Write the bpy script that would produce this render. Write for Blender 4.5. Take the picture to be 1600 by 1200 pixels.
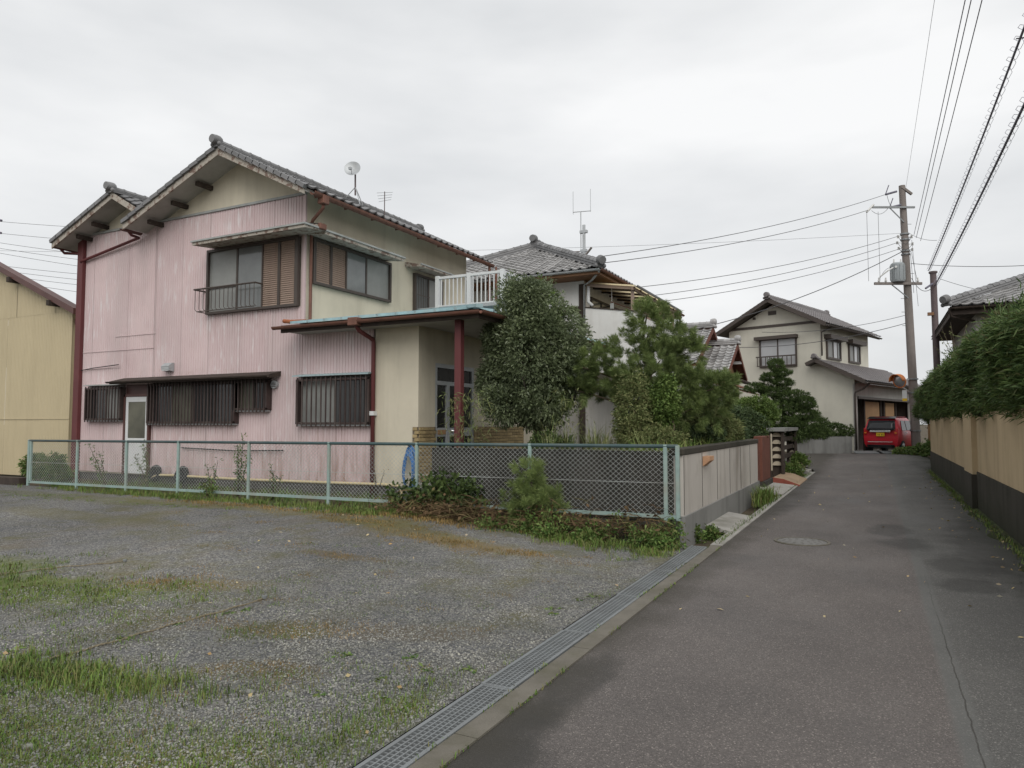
import bpy, bmesh, math, random
import numpy as np
from mathutils import Vector, Matrix
R = math.radians
for o in list(bpy.data.objects):
    bpy.data.objects.remove(o, do_unlink=True)
S = bpy.context.scene
COL = S.collection
random.seed(7)
RNG = np.random.default_rng(11)

# ------------------------------------------------------------------ camera
cam = bpy.data.cameras.new('camera')
cam.sensor_width = 36.0; cam.lens = 25.0; cam.clip_start = 0.05; cam.clip_end = 3000
co = bpy.data.objects.new('camera', cam); COL.objects.link(co)
co.location = (0, 0, 1.5)
co.rotation_euler = (R(90 + 3.2), 0, R(27.1))
S.camera = co
S.render.resolution_x = 1024; S.render.resolution_y = 768

# ------------------------------------------------------------------ world, sun, exposure
SUN_ELEV, SUN_AZ = 42.0, 145.0       # azimuth clockwise from +Y
W = bpy.data.worlds.new('World'); S.world = W; W.use_nodes = True
nt = W.node_tree; nt.nodes.clear()
wo = nt.nodes.new('ShaderNodeOutputWorld'); bg = nt.nodes.new('ShaderNodeBackground')
sky = nt.nodes.new('ShaderNodeTexSky'); sky.sky_type = 'NISHITA'; sky.sun_disc = False
sky.sun_elevation = R(SUN_ELEV); sky.sun_rotation = R(SUN_AZ)
sky.air_density = 1.0; sky.dust_density = 4.0
tc = nt.nodes.new('ShaderNodeTexCoord')
mp = nt.nodes.new('ShaderNodeMapping'); mp.inputs['Scale'].default_value = (1.0, 1.0, 3.2)
mp.inputs['Location'].default_value = (3.1, 0.7, 0.2)
nz = nt.nodes.new('ShaderNodeTexNoise'); nz.inputs['Scale'].default_value = 1.7
nz.inputs['Detail'].default_value = 5; nz.inputs['Roughness'].default_value = 0.5
rp = nt.nodes.new('ShaderNodeValToRGB')
rp.color_ramp.elements[0].position = 0.33; rp.color_ramp.elements[0].color = (0.70, 0.715, 0.728, 1)
rp.color_ramp.elements[1].position = 0.67; rp.color_ramp.elements[1].color = (0.975, 0.977, 0.975, 1)
sc = nt.nodes.new('ShaderNodeVectorMath'); sc.operation = 'SCALE'; sc.inputs['Scale'].default_value = 9.0
mx = nt.nodes.new('ShaderNodeMix'); mx.data_type = 'RGBA'; mx.inputs['Factor'].default_value = 0.93
nt.links.new(tc.outputs['Generated'], mp.inputs['Vector'])
nt.links.new(mp.outputs['Vector'], nz.inputs['Vector'])
nt.links.new(nz.outputs['Fac'], rp.inputs['Fac'])
nt.links.new(rp.outputs['Color'], sc.inputs[0])
nt.links.new(sky.outputs['Color'], mx.inputs[6]); nt.links.new(sc.outputs[0], mx.inputs[7])
nt.links.new(mx.outputs[2], bg.inputs['Color']); bg.inputs['Strength'].default_value = 0.1
nt.links.new(bg.outputs[0], wo.inputs[0])

sl = bpy.data.lights.new('sun', 'SUN'); sl.energy = 1.5; sl.angle = R(50); sl.color = (1.0, 0.97, 0.93)
so = bpy.data.objects.new('sun', sl); COL.objects.link(so)
_d = Vector((math.sin(R(SUN_AZ)) * math.cos(R(SUN_ELEV)), math.cos(R(SUN_AZ)) * math.cos(R(SUN_ELEV)), math.sin(R(SUN_ELEV))))
so.rotation_euler = _d.to_track_quat('Z', 'Y').to_euler(); so.location = (0, 0, 40)

S.view_settings.view_transform = 'Standard'; S.view_settings.look = 'None'
S.view_settings.gamma = 1.0; S.view_settings.use_curve_mapping = False
S.view_settings.exposure = 0.2
try:
    S.cycles.max_bounces = 5; S.cycles.diffuse_bounces = 3; S.cycles.glossy_bounces = 2
    S.cycles.transmission_bounces = 4; S.cycles.transparent_max_bounces = 8
except Exception:
    pass

# ------------------------------------------------------------------ helpers: materials
MATS = {}
def _new(name):
    m = bpy.data.materials.new(name); m.use_nodes = True
    t = m.node_tree; b = t.nodes['Principled BSDF']
    MATS[name] = m
    return m, t, b
def N(t, kind, **kw):
    n = t.nodes.new('ShaderNode' + kind)
    for k, v in kw.items():
        if k in n.inputs: n.inputs[k].default_value = v
        else: setattr(n, k, v)
    return n
def L(t, a, b): t.links.new(a, b)
def wpos(t, scale=(1, 1, 1)):
    g = N(t, 'NewGeometry'); m = N(t, 'Mapping'); m.inputs['Scale'].default_value = scale
    L(t, g.outputs['Position'], m.inputs['Vector']); return m.outputs[0]
def noise(t, scale, vec=None, detail=4, rough=.6):
    n = N(t, 'TexNoise'); n.inputs['Scale'].default_value = scale; n.inputs['Detail'].default_value = detail
    n.inputs['Roughness'].default_value = rough
    L(t, vec if vec else wpos(t), n.inputs['Vector']); return n.outputs['Fac']
def ramp(t, fac, stops):
    r = N(t, 'ValToRGB'); e = r.color_ramp.elements
    while len(e) < len(stops): e.new(.5)
    for i, (p, c) in enumerate(stops):
        e[i].position = p; e[i].color = (*c, 1) if len(c) == 3 else c
    L(t, fac, r.inputs['Fac']); return r.outputs['Color']
def val(t, fac, a, b):
    r = N(t, 'MapRange'); r.inputs['From Min'].default_value = a; r.inputs['From Max'].default_value = b
    L(t, fac, r.inputs['Value']); return r.outputs['Result']
def mixc(t, fac, a, b, bt='MIX'):
    m = N(t, 'Mix'); m.data_type = 'RGBA'; m.blend_type = bt
    for s, v in ((0, fac), (6, a), (7, b)):
        if hasattr(v, 'is_output') or hasattr(v, 'links'): L(t, v, m.inputs[s])
        else: m.inputs[s].default_value = v if s == 0 else (*v, 1)
    return m.outputs[2]
def mth(t, op, a, b=None, c=None):
    m = N(t, 'Math'); m.operation = op; m.use_clamp = False
    for i, v in enumerate((a, b, c)):
        if v is None: continue
        if hasattr(v, 'links'): L(t, v, m.inputs[i])
        else: m.inputs[i].default_value = v
    return m.outputs[0]
def bump(t, b, h, strength=.3, dist=.01):
    n = N(t, 'Bump'); n.inputs['Strength'].default_value = strength; n.inputs['Distance'].default_value = dist
    L(t, h, n.inputs['Height']); L(t, n.outputs[0], b.inputs['Normal'])
def mat(name, col, rough=.8, var=.14, scale=2.5, dirt=None, dirt_amt=.4, streak=False, bmp=0, bscale=60, metal=0, spec=.3, bdist=.006, island=0, dscale=0, dband=(.48, .72)):
    """plain weathered surface: large tonal drift, optional dirt (streaked downwards), fine relief"""
    m, t, b = _new(name)
    c1 = tuple(max(0, x * (1 - var)) for x in col); c2 = tuple(min(1, x * (1 + var)) for x in col)
    f = noise(t, scale, detail=5)
    c = ramp(t, f, [(.3, c1), (.7, c2)])
    c = mixc(t, .35, c, mixc(t, noise(t, scale * 14), c1, c2))
    if dirt:
        v = wpos(t, (1, 1, .09)) if streak else wpos(t)
        f2 = val(t, noise(t, dscale if dscale else (4.5 if streak else 1.8), v, 6, .65), *dband)
        c = mixc(t, mth(t, 'MULTIPLY', f2, dirt_amt), c, dirt)
    if island:
        g = N(t, 'ObjectInfo'); f3 = g.outputs['Random']
        c = mixc(t, 1.0, c, ramp(t, f3, [(0, (1 - island,) * 3), (1, (1 + island * .3,) * 3)]), 'MULTIPLY')
    L(t, c, b.inputs['Base Color'])
    b.inputs['Roughness'].default_value = rough; b.inputs['Metallic'].default_value = metal
    b.inputs['Specular IOR Level'].default_value = spec
    if bmp: bump(t, b, noise(t, bscale, detail=3), bmp, bdist)
    return m
def leafmat(name, cols, rough=.55, spec=.25, trans=.0):
    m, t, b = _new(name)
    g = N(t, 'NewGeometry')
    c = ramp(t, g.outputs['Random Per Island'], [(i / (len(cols) - 1), k) for i, k in enumerate(cols)])
    f = noise(t, 1.6, detail=2)
    c = mixc(t, 1.0, c, ramp(t, f, [(.3, (.72, .74, .7)), (.7, (1.2, 1.18, 1.1))]), 'MULTIPLY')
    L(t, c, b.inputs['Base Color']); b.inputs['Roughness'].default_value = rough
    b.inputs['Specular IOR Level'].default_value = spec
    if trans:
        tr = N(t, 'BsdfTranslucent'); L(t, c, tr.inputs['Color'])
        ms = N(t, 'MixShader'); ms.inputs[0].default_value = trans
        out = t.nodes['Material Output']
        L(t, b.outputs[0], ms.inputs[1]); L(t, tr.outputs[0], ms.inputs[2]); L(t, ms.outputs[0], out.inputs[0])
    return m

# ------------------------------------------------------------------ helpers: meshes and objects
ORG = {}
class MB:
    def __init__(s): s.v = []; s.f = []
    def add(s, vs, fs):
        n = len(s.v); s.v += [tuple(p) for p in vs]; s.f += [tuple(i + n for i in f) for f in fs]; return s
    def quad(s, a, b, c, d): return s.add([a, b, c, d], [(0, 1, 2, 3)])
    def poly(s, ps): return s.add(ps, [tuple(range(len(ps)))])
    def box(s, x0, x1, y0, y1, z0, z1):
        return s.add([(x0, y0, z0), (x1, y0, z0), (x1, y1, z0), (x0, y1, z0), (x0, y0, z1), (x1, y0, z1), (x1, y1, z1), (x0, y1, z1)],
                     [(3, 2, 1, 0), (4, 5, 6, 7), (0, 1, 5, 4), (1, 2, 6, 5), (2, 3, 7, 6), (3, 0, 4, 7)])
    def bar(s, a, b, w, h, up=(0, 0, 1)):
        """box section from a to b, w across, h along 'up'"""
        a = Vector(a); b = Vector(b); d = (b - a).normalized(); u = Vector(up)
        sd = d.cross(u)
        if sd.length < 1e-4: sd = d.cross(Vector((1, 0, 0)))
        sd.normalize(); u = sd.cross(d).normalized()
        c = [(-w / 2, -h / 2), (w / 2, -h / 2), (w / 2, h / 2), (-w / 2, h / 2)]
        vs = [a + sd * p + u * q for p, q in c] + [b + sd * p + u * q for p, q in c]
        return s.add(vs, [(0, 1, 2, 3), (7, 6, 5, 4), (0, 4, 5, 1), (1, 5, 6, 2), (2, 6, 7, 3), (3, 7, 4, 0)])
    def tube(s, pts, r, n=8, cap=True):
        pts = [Vector(p) for p in pts]; rs = r if isinstance(r, (list, tuple)) else [r] * len(pts)
        ref = None; rings = []
        for i, p in enumerate(pts):
            d = (pts[min(i + 1, len(pts) - 1)] - pts[max(i - 1, 0)])
            d = d.normalized() if d.length > 1e-9 else Vector((0, 0, 1))
            if ref is None:
                ref = d.cross(Vector((0, 0, 1)) if abs(d.z) < .9 else Vector((1, 0, 0))).normalized()
            ref = (ref - d * ref.dot(d)); ref.normalize(); w = d.cross(ref)
            rings.append([p + (ref * math.cos(2 * math.pi * k / n) + w * math.sin(2 * math.pi * k / n)) * rs[i] for k in range(n)])
        vs = [q for rg in rings for q in rg]; fs = []
        for i in range(len(pts) - 1):
            for k in range(n):
                a = i * n + k; b = i * n + (k + 1) % n
                fs.append((a, b, b + n, a + n))
        if cap:
            fs.append(tuple(range(n - 1, -1, -1))); fs.append(tuple((len(pts) - 1) * n + k for k in range(n)))
        return s.add(vs, fs)
    def cyl(s, c, r, z0, z1, n=16, r1=None):
        return s.tube([(c[0], c[1], z0), (c[0], c[1], z1)], [r, r if r1 is None else r1], n)
    def prism(s, ps, d):
        """polygon ps extruded along vector d"""
        d = Vector(d); n = len(ps); a = [Vector(p) for p in ps]; b = [p + d for p in a]
        return s.add(a + b, [tuple(range(n - 1, -1, -1)), tuple(range(n, 2 * n))] + [(i, (i + 1) % n, n + (i + 1) % n, n + i) for i in range(n)])
    def blob(s, c, rx, ry, rz, seg=10, rings=6, jit=0):
        vs = [(c[0], c[1], c[2] - rz)]
        for i in range(1, rings):
            th = -math.pi / 2 + math.pi * i / rings
            for k in range(seg):
                ph = 2 * math.pi * k / seg; j = 1 + random.uniform(-jit, jit)
                vs.append((c[0] + rx * j * math.cos(th) * math.cos(ph), c[1] + ry * j * math.cos(th) * math.sin(ph), c[2] + rz * j * math.sin(th)))
        vs.append((c[0], c[1], c[2] + rz)); fs = []
        for k in range(seg): fs.append((0, 1 + (k + 1) % seg, 1 + k))
        for i in range(rings - 2):
            for k in range(seg):
                a = 1 + i * seg + k; b = 1 + i * seg + (k + 1) % seg; fs.append((a, b, b + seg, a + seg))
        top = len(vs) - 1; o = 1 + (rings - 2) * seg
        for k in range(seg): fs.append((top, o + k, o + (k + 1) % seg))
        return s.add(vs, fs)
    def mesh(s, name, m, org=None, smooth=False):
        me = bpy.data.meshes.new(name)
        vs = s.v if org is None else [(x - org[0], y - org[1], z - org[2]) for x, y, z in s.v]
        me.from_pydata(vs, [], s.f); me.update()
        if m: me.materials.append(MATS[m] if isinstance(m, str) else m)
        if smooth:
            me.polygons.foreach_set('use_smooth', [True] * len(me.polygons))
            if smooth == 'auto':
                try: me.set_sharp_from_angle(angle=R(35))
                except Exception: pass
        return me
    def build(s, name, m, parent=None, smooth=False, bevel=0):
        """link as ONE mesh object; under a parent the coordinates are taken relative to the parent's root"""
        org = ORG.get(parent.name) if parent else None
        if parent is None:      # a top-level mesh gets its origin at the middle of its base
            a = np.array(s.v); lo = a.min(0); hi = a.max(0)
            org = Vector(((lo[0] + hi[0]) / 2, (lo[1] + hi[1]) / 2, lo[2]))
        o = bpy.data.objects.new(name, s.mesh(name, m, org, smooth)); COL.objects.link(o)
        if parent is None: o.location = org; ORG[o.name] = org
        else: o.parent = parent; ORG[o.name] = ORG.get(parent.name)
        if bevel:
            bv = o.modifiers.new('bevel', 'BEVEL'); bv.width = bevel; bv.segments = 1; bv.limit_method = 'ANGLE'
        return o
def npmesh(name, V, F, m, smooth=False):
    """fast mesh from numpy arrays; F is (n,3) or (n,4)"""
    V = np.asarray(V, dtype=np.float32); F = np.asarray(F, dtype=np.int32); k = F.shape[1]
    me = bpy.data.meshes.new(name)
    me.vertices.add(len(V)); me.vertices.foreach_set('co', V.ravel())
    me.loops.add(F.size); me.loops.foreach_set('vertex_index', F.ravel())
    me.polygons.add(len(F)); me.polygons.foreach_set('loop_start', np.arange(0, F.size, k, dtype=np.int32))
    me.polygons.foreach_set('loop_total', np.full(len(F), k, dtype=np.int32))
    if smooth: me.polygons.foreach_set('use_smooth', np.ones(len(F), dtype=bool))
    me.update(calc_edges=True); me.validate()
    me.materials.append(MATS[m])
    return me
def npobj(name, V, F, m, parent=None, smooth=False):
    V = np.asarray(V, dtype=np.float32)
    if parent is None: org = Vector(((V[:, 0].min() + V[:, 0].max()) / 2, (V[:, 1].min() + V[:, 1].max()) / 2, V[:, 2].min()))
    else: org = ORG.get(parent.name)
    if org is not None: V = V - np.array(org, dtype=np.float32)
    o = bpy.data.objects.new(name, npmesh(name, V, F, m, smooth)); COL.objects.link(o)
    if parent is None: o.location = org; ORG[o.name] = org
    else: o.parent = parent; ORG[o.name] = org
    return o
def tag(o, label, cat, group=None):
    o['label'] = label; o['category'] = cat
    if group: o['group'] = group
    return o
def struct(o): o['kind'] = 'structure'; return o
def stuff(o, label=None, cat=None):
    o['kind'] = 'stuff'
    if label: o['label'] = label; o['category'] = cat
    return o
def root(name, label, cat, loc, rz=0, group=None, local=False):
    """an Empty at a thing's base; local=True: its parts are given in its own coordinates"""
    o = bpy.data.objects.new(name, None); COL.objects.link(o)
    o.location = loc; o.rotation_euler = (0, 0, rz); o.empty_display_size = .3
    ORG[o.name] = None if local else Vector(loc)
    return tag(o, label, cat, group)
def piece(name, me, parent, M4):
    """one of many alike pieces, sharing mesh data; M4 in the coordinates the parts are given in"""
    o = bpy.data.objects.new(name, me); COL.objects.link(o); o.parent = parent
    og = ORG.get(parent.name)
    o.matrix_basis = (Matrix.Translation(-og) if og is not None else Matrix.Identity(4)) @ M4
    return o
def boxmesh(name, sx, sy, sz, m, bev=0):
    """box centred in x,y with its base at z=0, edges chamfered"""
    bm = bmesh.new(); bmesh.ops.create_cube(bm, size=1)
    for v in bm.verts: v.co = Vector((v.co.x * sx, v.co.y * sy, (v.co.z + .5) * sz))
    if bev: bmesh.ops.bevel(bm, geom=bm.edges[:], offset=bev, segments=1, affect='EDGES')
    me = bpy.data.meshes.new(name); bm.to_mesh(me); bm.free(); me.materials.append(MATS[m]); return me
def T(x, y, z): return Matrix.Translation((x, y, z))
def frame(P, U, V):
    U = Vector(U).normalized(); V = Vector(V).normalized(); n = U.cross(V)
    return Matrix(((U.x, V.x, n.x, P[0]), (U.y, V.y, n.y, P[1]), (U.z, V.z, n.z, P[2]), (0, 0, 0, 1)))
def sstep(a, b, x):
    t = np.clip((np.asarray(x, dtype=float) - a) / (b - a), 0, 1); return t * t * (3 - 2 * t)
def catenary(a, b, sag, n=14):
    a = Vector(a); b = Vector(b)
    return [a.lerp(b, i / n) - Vector((0, 0, sag * 4 * (i / n) * (1 - i / n))) for i in range(n + 1)]

# ------------------------------------------------------------------ terrain heights
def roadz(x, y): return 0.20 * sstep(23, 33, y) + 0 * np.asarray(x)
def lotz(x, y): return 0.17 * sstep(2.3, 6.5, -np.asarray(x)) * sstep(3.0, 8.5, y) + 0 * np.asarray(x)
# ------------------------------------------------------------------ materials
def make_gravel():
    m, t, b = _new('gravel'); p = wpos(t)
    vo = N(t, 'TexVoronoi'); vo.inputs['Scale'].default_value = 62; vo.inputs['Randomness'].default_value = 1; L(t, p, vo.inputs['Vector'])
    bw = N(t, 'SeparateColor'); L(t, vo.outputs['Color'], bw.inputs[0])
    c = ramp(t, bw.outputs[0], [(0, (.11, .112, .114)), (.45, (.19, .193, .195)), (.85, (.27, .27, .262)), (1, (.40, .39, .37))])
    gap = val(t, vo.outputs['Distance'], .0, .014)
    c = mixc(t, 1.0, c, ramp(t, vo.outputs['Distance'], [(.3, (1, 1, 1)), (.85, (.5, .5, .5))]), 'MULTIPLY')
    soil = val(t, noise(t, .9, p, 6, .7), .52, .70)
    c = mixc(t, mth(t, 'MULTIPLY', soil, .45), c, (.16, .125, .075))
    green = mth(t, 'MULTIPLY', val(t, noise(t, 1.7, p, 6, .75), .46, .64), val(t, noise(t, .42, p, 3), .40, .56))
    c = mixc(t, mth(t, 'MULTIPLY', green, .75), c, (.125, .118, .05))
    sx = N(t, 'SeparateXYZ'); L(t, p, sx.inputs[0]); rag = mth(t, 'MULTIPLY', mth(t, 'SUBTRACT', noise(t, 5.5, p, 6, .75), .5), 3.4)
    for cx, cy, rx, ry, ang, k_, cl in ((-4.5, 2.6, .75, .22, .25, .85, (.105, .15, .03)), (-6.9, 3.75, 1.35, .42, .35, .8, (.14, .175, .04)), (-8.6, 4.0, 1.1, .45, .3, .7, (.13, .16, .045)), (-5.7, 4.5, .7, .2, .35, .65, (.20, .15, .06)), (-6.2, 7.9, .9, .3, 0, .75, (.155, .14, .05)), (-5.2, 7.55, .9, .28, -.1, .7, (.16, .14, .055)), (-4.2, 7.3, .9, .22, -.1, .55, (.20, .155, .085)), (-3.85, 3.9, .38, .16, .4, .7, (.13, .13, .045)), (-3.4, 3.25, .4, .14, .3, .7, (.16, .12, .05)), (-3.3, 1.95, .9, .34, .1, .75, (.11, .13, .035)), (-2.6, 2.2, .42, .34, .3, .75, (.10, .125, .032)), (-4.3, 1.85, .8, .4, .2, .75, (.115, .14, .035)), (-2.25, 2.9, .14, .6, 0, .7, (.10, .125, .035)), (-9.2, 8.2, 2.6, .28, 0, .6, (.17, .15, .065)), (-13, 8.0, 2.5, .3, 0, .5, (.12, .125, .05)), (-3.0, 4.3, .5, .2, .4, .5, (.17, .13, .07)), (-5.2, 6.1, .5, .12, .1, .5, (.17, .125, .06)), (-10.5, 6.6, 2.2, .3, 0, .4, (.14, .13, .06))):
        c_, s_ = math.cos(ang), math.sin(ang); dx = mth(t, 'SUBTRACT', sx.outputs[0], cx); dy = mth(t, 'SUBTRACT', sx.outputs[1], cy)
        u = mth(t, 'ADD', mth(t, 'MULTIPLY', dx, c_ / rx), mth(t, 'MULTIPLY', dy, s_ / rx)); v_ = mth(t, 'SUBTRACT', mth(t, 'MULTIPLY', dy, c_ / ry), mth(t, 'MULTIPLY', dx, s_ / ry))
        e = mth(t, 'ADD', mth(t, 'ADD', mth(t, 'MULTIPLY', u, u), mth(t, 'MULTIPLY', v_, v_)), rag)
        c = mixc(t, mth(t, 'MULTIPLY', mth(t, 'SUBTRACT', 1.0, val(t, e, .5, 1.7)), k_), c, cl)
    tint = noise(t, .35, p, 3)
    c = mixc(t, 1.0, c, ramp(t, tint, [(.35, (.72, .72, .73)), (.65, (1.14, 1.12, 1.08))]), 'MULTIPLY')
    L(t, c, b.inputs['Base Color']); b.inputs['Roughness'].default_value = .85; b.inputs['Specular IOR Level'].default_value = .3
    h = mth(t, 'ADD', mth(t, 'MULTIPLY', vo.outputs['Distance'], -1.2), noise(t, 9, p, 4))
    bump(t, b, h, .9, .012)
make_gravel()
def make_asphalt():
    m, t, b = _new('asphalt'); p = wpos(t)
    sx = N(t, 'SeparateXYZ'); L(t, p, sx.inputs[0]); X, Y = sx.outputs[0], sx.outputs[1]
    vo = N(t, 'TexVoronoi'); vo.inputs['Scale'].default_value = 170; L(t, p, vo.inputs['Vector'])
    g = N(t, 'SeparateColor'); L(t, vo.outputs['Color'], g.inputs[0])
    c = ramp(t, g.outputs[0], [(0, (.078, .075, .072)), (.6, (.116, .112, .108)), (.93, (.146, .141, .135)), (1, (.29, .28, .26))])
    # two lays of asphalt, joined along a slightly wandering seam
    wob = mth(t, 'MULTIPLY', mth(t, 'SUBTRACT', noise(t, .7, p, 4), .5), .04)
    xs = mth(t, 'ADD', X, wob)
    side = val(t, xs, .31, .33)
    c = mixc(t, side, mixc(t, 1.0, c, (1.06, .99, .97), 'MULTIPLY'), mixc(t, 1.0, c, (.94, .96, .95), 'MULTIPLY'))
    d = mth(t, 'ABSOLUTE', mth(t, 'SUBTRACT', xs, .36))
    strip = mth(t, 'SUBTRACT', 1.0, val(t, d, .045, .075))
    far = mth(t, 'SUBTRACT', 1.0, val(t, Y, 9.2, 9.35))
    strip = mth(t, 'MULTIPLY', strip, mth(t, 'ADD', .28, mth(t, 'MULTIPLY', far, .26)))
    c = mixc(t, strip, c, (.135, .138, .132))
    d2 = mth(t, 'ABSOLUTE', mth(t, 'SUBTRACT', mth(t, 'ADD', xs, mth(t, 'MULTIPLY', mth(t, 'SUBTRACT', noise(t, 6, p, 4), .5), .03)), .385))
    crack = mth(t, 'MULTIPLY', mth(t, 'SUBTRACT', 1.0, val(t, d2, .0015, .006)), mth(t, 'MULTIPLY', val(t, noise(t, 1.3, p), .40, .5), mth(t, 'SUBTRACT', 1.0, val(t, Y, 5.5, 8.5))))
    c = mixc(t, mth(t, 'MULTIPLY', crack, .8), c, (.03, .027, .022))
    # broad tonal drift, damp blotches, dark edge growth
    c = mixc(t, 1.0, c, ramp(t, noise(t, .55, p, 5), [(.3, (.78, .78, .78)), (.7, (1.14, 1.12, 1.1))]), 'MULTIPLY')
    v2 = wpos(t, (1.5, .55, 1)); damp = val(t, noise(t, .8, v2, 5, .6), .60, .69)
    c = mixc(t, mth(t, 'MULTIPLY', damp, .28), c, (.042, .041, .039))
    for cx, cy, rx, ry in ((.13, 11.4, .30, .75), (.28, 10.2, .30, .55), (.85, 8.9, .42, .75), (.75, 7.85, .3, .35), (1.25, 10.5, .5, 3.2), (-1.60, 2.75, .30, .6), (-1.62, 3.1, .22, .6), (-1.58, 3.9, .16, .7), (-1.6, 16, .35, 4)):
        e = mth(t, 'ADD', mth(t, 'POWER', mth(t, 'DIVIDE', mth(t, 'SUBTRACT', X, cx), rx), 2), mth(t, 'POWER', mth(t, 'DIVIDE', mth(t, 'SUBTRACT', Y, cy), ry), 2))
        e = mth(t, 'ADD', e, mth(t, 'MULTIPLY', mth(t, 'SUBTRACT', noise(t, 2.3, p, 5), .5), 2.6))
        c = mixc(t, mth(t, 'MULTIPLY', mth(t, 'SUBTRACT', 1.0, val(t, e, .4, 1.2)), .55), c, (.034, .033, .031))
    edge = val(t, mth(t, 'ADD', X, mth(t, 'MULTIPLY', mth(t, 'SUBTRACT', noise(t, 1.6, p, 5), .5), .9)), 1.0, 1.55)
    c = mixc(t, mth(t, 'MULTIPLY', edge, .75), c, (.028, .031, .018))
    le = val(t, mth(t, 'SUBTRACT', mth(t, 'MULTIPLY', mth(t, 'SUBTRACT', noise(t, 2.1, p, 5), .5), .7), X), 1.38, 1.72)
    c = mixc(t, mth(t, 'MULTIPLY', le, .65), c, (.040, .036, .026))
    L(t, c, b.inputs['Base Color'])
    L(t, ramp(t, noise(t, .8, v2, 5, .6), [(.45, (.8,) * 3), (.72, (.55,) * 3)]), b.inputs['Roughness'])
    b.inputs['Specular IOR Level'].default_value = .35
    bump(t, b, mth(t, 'ADD', mth(t, 'MULTIPLY', vo.outputs['Distance'], -1), mth(t, 'MULTIPLY', noise(t, 4, p), .4)), .55, .006)
make_asphalt()
def make_pink():
    m, t, b = _new('pink_siding'); p = wpos(t)
    sx = N(t, 'SeparateXYZ'); L(t, p, sx.inputs[0]); X, Z = sx.outputs[0], sx.outputs[2]
    c = ramp(t, noise(t, 1.1, p, 5), [(.3, (.555, .43, .43)), (.7, (.645, .52, .517))])
    og = N(t, 'ObjectInfo')
    c = mixc(t, 1.0, c, ramp(t, og.outputs['Random'], [(0, (.955, .95, .955)), (1, (1.03, 1.03, 1.03))]), 'MULTIPLY')
    # chalked, flaked paint in upright streaks
    sv = wpos(t, (1, 1, .13))
    w = mth(t, 'MULTIPLY', val(t, noise(t, 11, sv, 5, .6), .535, .62), val(t, noise(t, .8, p, 4), .42, .62))
    c = mixc(t, mth(t, 'MULTIPLY', w, .8), c, (.70, .655, .655))
    # rust and rising dirt near the foot and below the roof edge
    foot = mth(t, 'MULTIPLY', val(t, noise(t, 8, sv, 5, .65), .45, .65), mth(t, 'SUBTRACT', 1.0, val(t, Z, .35, 1.35)))
    right = mth(t, 'ADD', .45, mth(t, 'MULTIPLY', val(t, X, -13.5, -9.5), .5))
    c = mixc(t, mth(t, 'MULTIPLY', foot, right), c, (.27, .155, .10))
    def box_(x0, x1, z0, z1):
        fx = mth(t, 'MULTIPLY', val(t, X, x0, x0 + .15), mth(t, 'SUBTRACT', 1.0, val(t, X, x1 - .15, x1)))
        return mth(t, 'MULTIPLY', fx, mth(t, 'MULTIPLY', val(t, Z, z0, z1), mth(t, 'SUBTRACT', 1.0, val(t, Z, z1, z1 + .01))))
    runs = val(t, noise(t, 13, wpos(t, (1, 1, .06)), 4, .6), .50, .64)
    for q in ((-10.6, -8.6, .75, 1.47), (-17.4, -16.1, 1.15, 1.57), (-15.1, -12.3, 1.0, 1.49), (-13.4, -10.5, 3.35, 3.93)):
        c = mixc(t, mth(t, 'MULTIPLY', mth(t, 'MULTIPLY', box_(*q), runs), .5), c, (.30, .20, .16))
    up_ = mth(t, 'MULTIPLY', mth(t, 'MULTIPLY', val(t, noise(t, 7, p, 5, .7), .52, .66), box_(-16.9, -11.2, 2.5, 2.86)), .75)
    c = mixc(t, mth(t, 'MULTIPLY', up_, mth(t, 'SUBTRACT', 1.0, val(t, Z, 2.58, 2.84))), c, (.30, .16, .10))
    grey = mth(t, 'MULTIPLY', val(t, noise(t, 1.7, sv, 5, .6), .46, .7), .38)
    c = mixc(t, grey, c, (.46, .40, .39))
    L(t, c, b.inputs['Base Color']); b.inputs['Roughness'].default_value = .62; b.inputs['Specular IOR Level'].default_value = .3
    bump(t, b, noise(t, 26, p), .12, .006)
make_pink()
def make_stucco(name, col, stain, amt=.35, grain=120, streak=True, low=None):
    m, t, b = _new(name); p = wpos(t)
    c = ramp(t, noise(t, .9, p, 5), [(.3, tuple(x * .92 for x in col)), (.7, tuple(min(1, x * 1.06) for x in col))])
    sv = wpos(t, (1, 1, .14))
    s = val(t, noise(t, 2.6, sv if streak else p, 6, .62), .48, .74)
    c = mixc(t, mth(t, 'MULTIPLY', s, amt), c, stain)
    s2 = val(t, noise(t, 1.1, p, 6, .6), .52, .7)
    c = mixc(t, mth(t, 'MULTIPLY', s2, amt * .55), c, stain)
    if low:
        sx = N(t, 'SeparateXYZ'); L(t, p, sx.inputs[0])
        lo = mth(t, 'MULTIPLY', mth(t, 'SUBTRACT', 1.0, val(t, mth(t, 'ADD', sx.outputs[2], mth(t, 'MULTIPLY', noise(t, 3, p, 5), .6)), low[0], low[1])), .7)
        c = mixc(t, lo, c, low[2])
    L(t, c, b.inputs['Base Color']); b.inputs['Roughness'].default_value = .9; b.inputs['Specular IOR Level'].default_value = .2
    bump(t, b, noise(t, grain, p, 3), .35, .004)
make_stucco('cream_stucco', (.61, .56, .445), (.36, .325, .25), .42)
make_stucco('white_plaster', (.70, .70, .68), (.42, .40, .36), .35)
make_stucco('grey_plaster', (.44, .43, .405), (.25, .235, .20), .5)
make_stucco('pale_stucco', (.59, .57, .49), (.40, .385, .33), .28)
make_stucco('tan_wall', (.50, .39, .245), (.25, .185, .115), .5)
make_stucco('dark_footing', (.058, .053, .043), (.022, .023, .014), .85, low=(.25, .75, (.022, .028, .012)))
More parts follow.
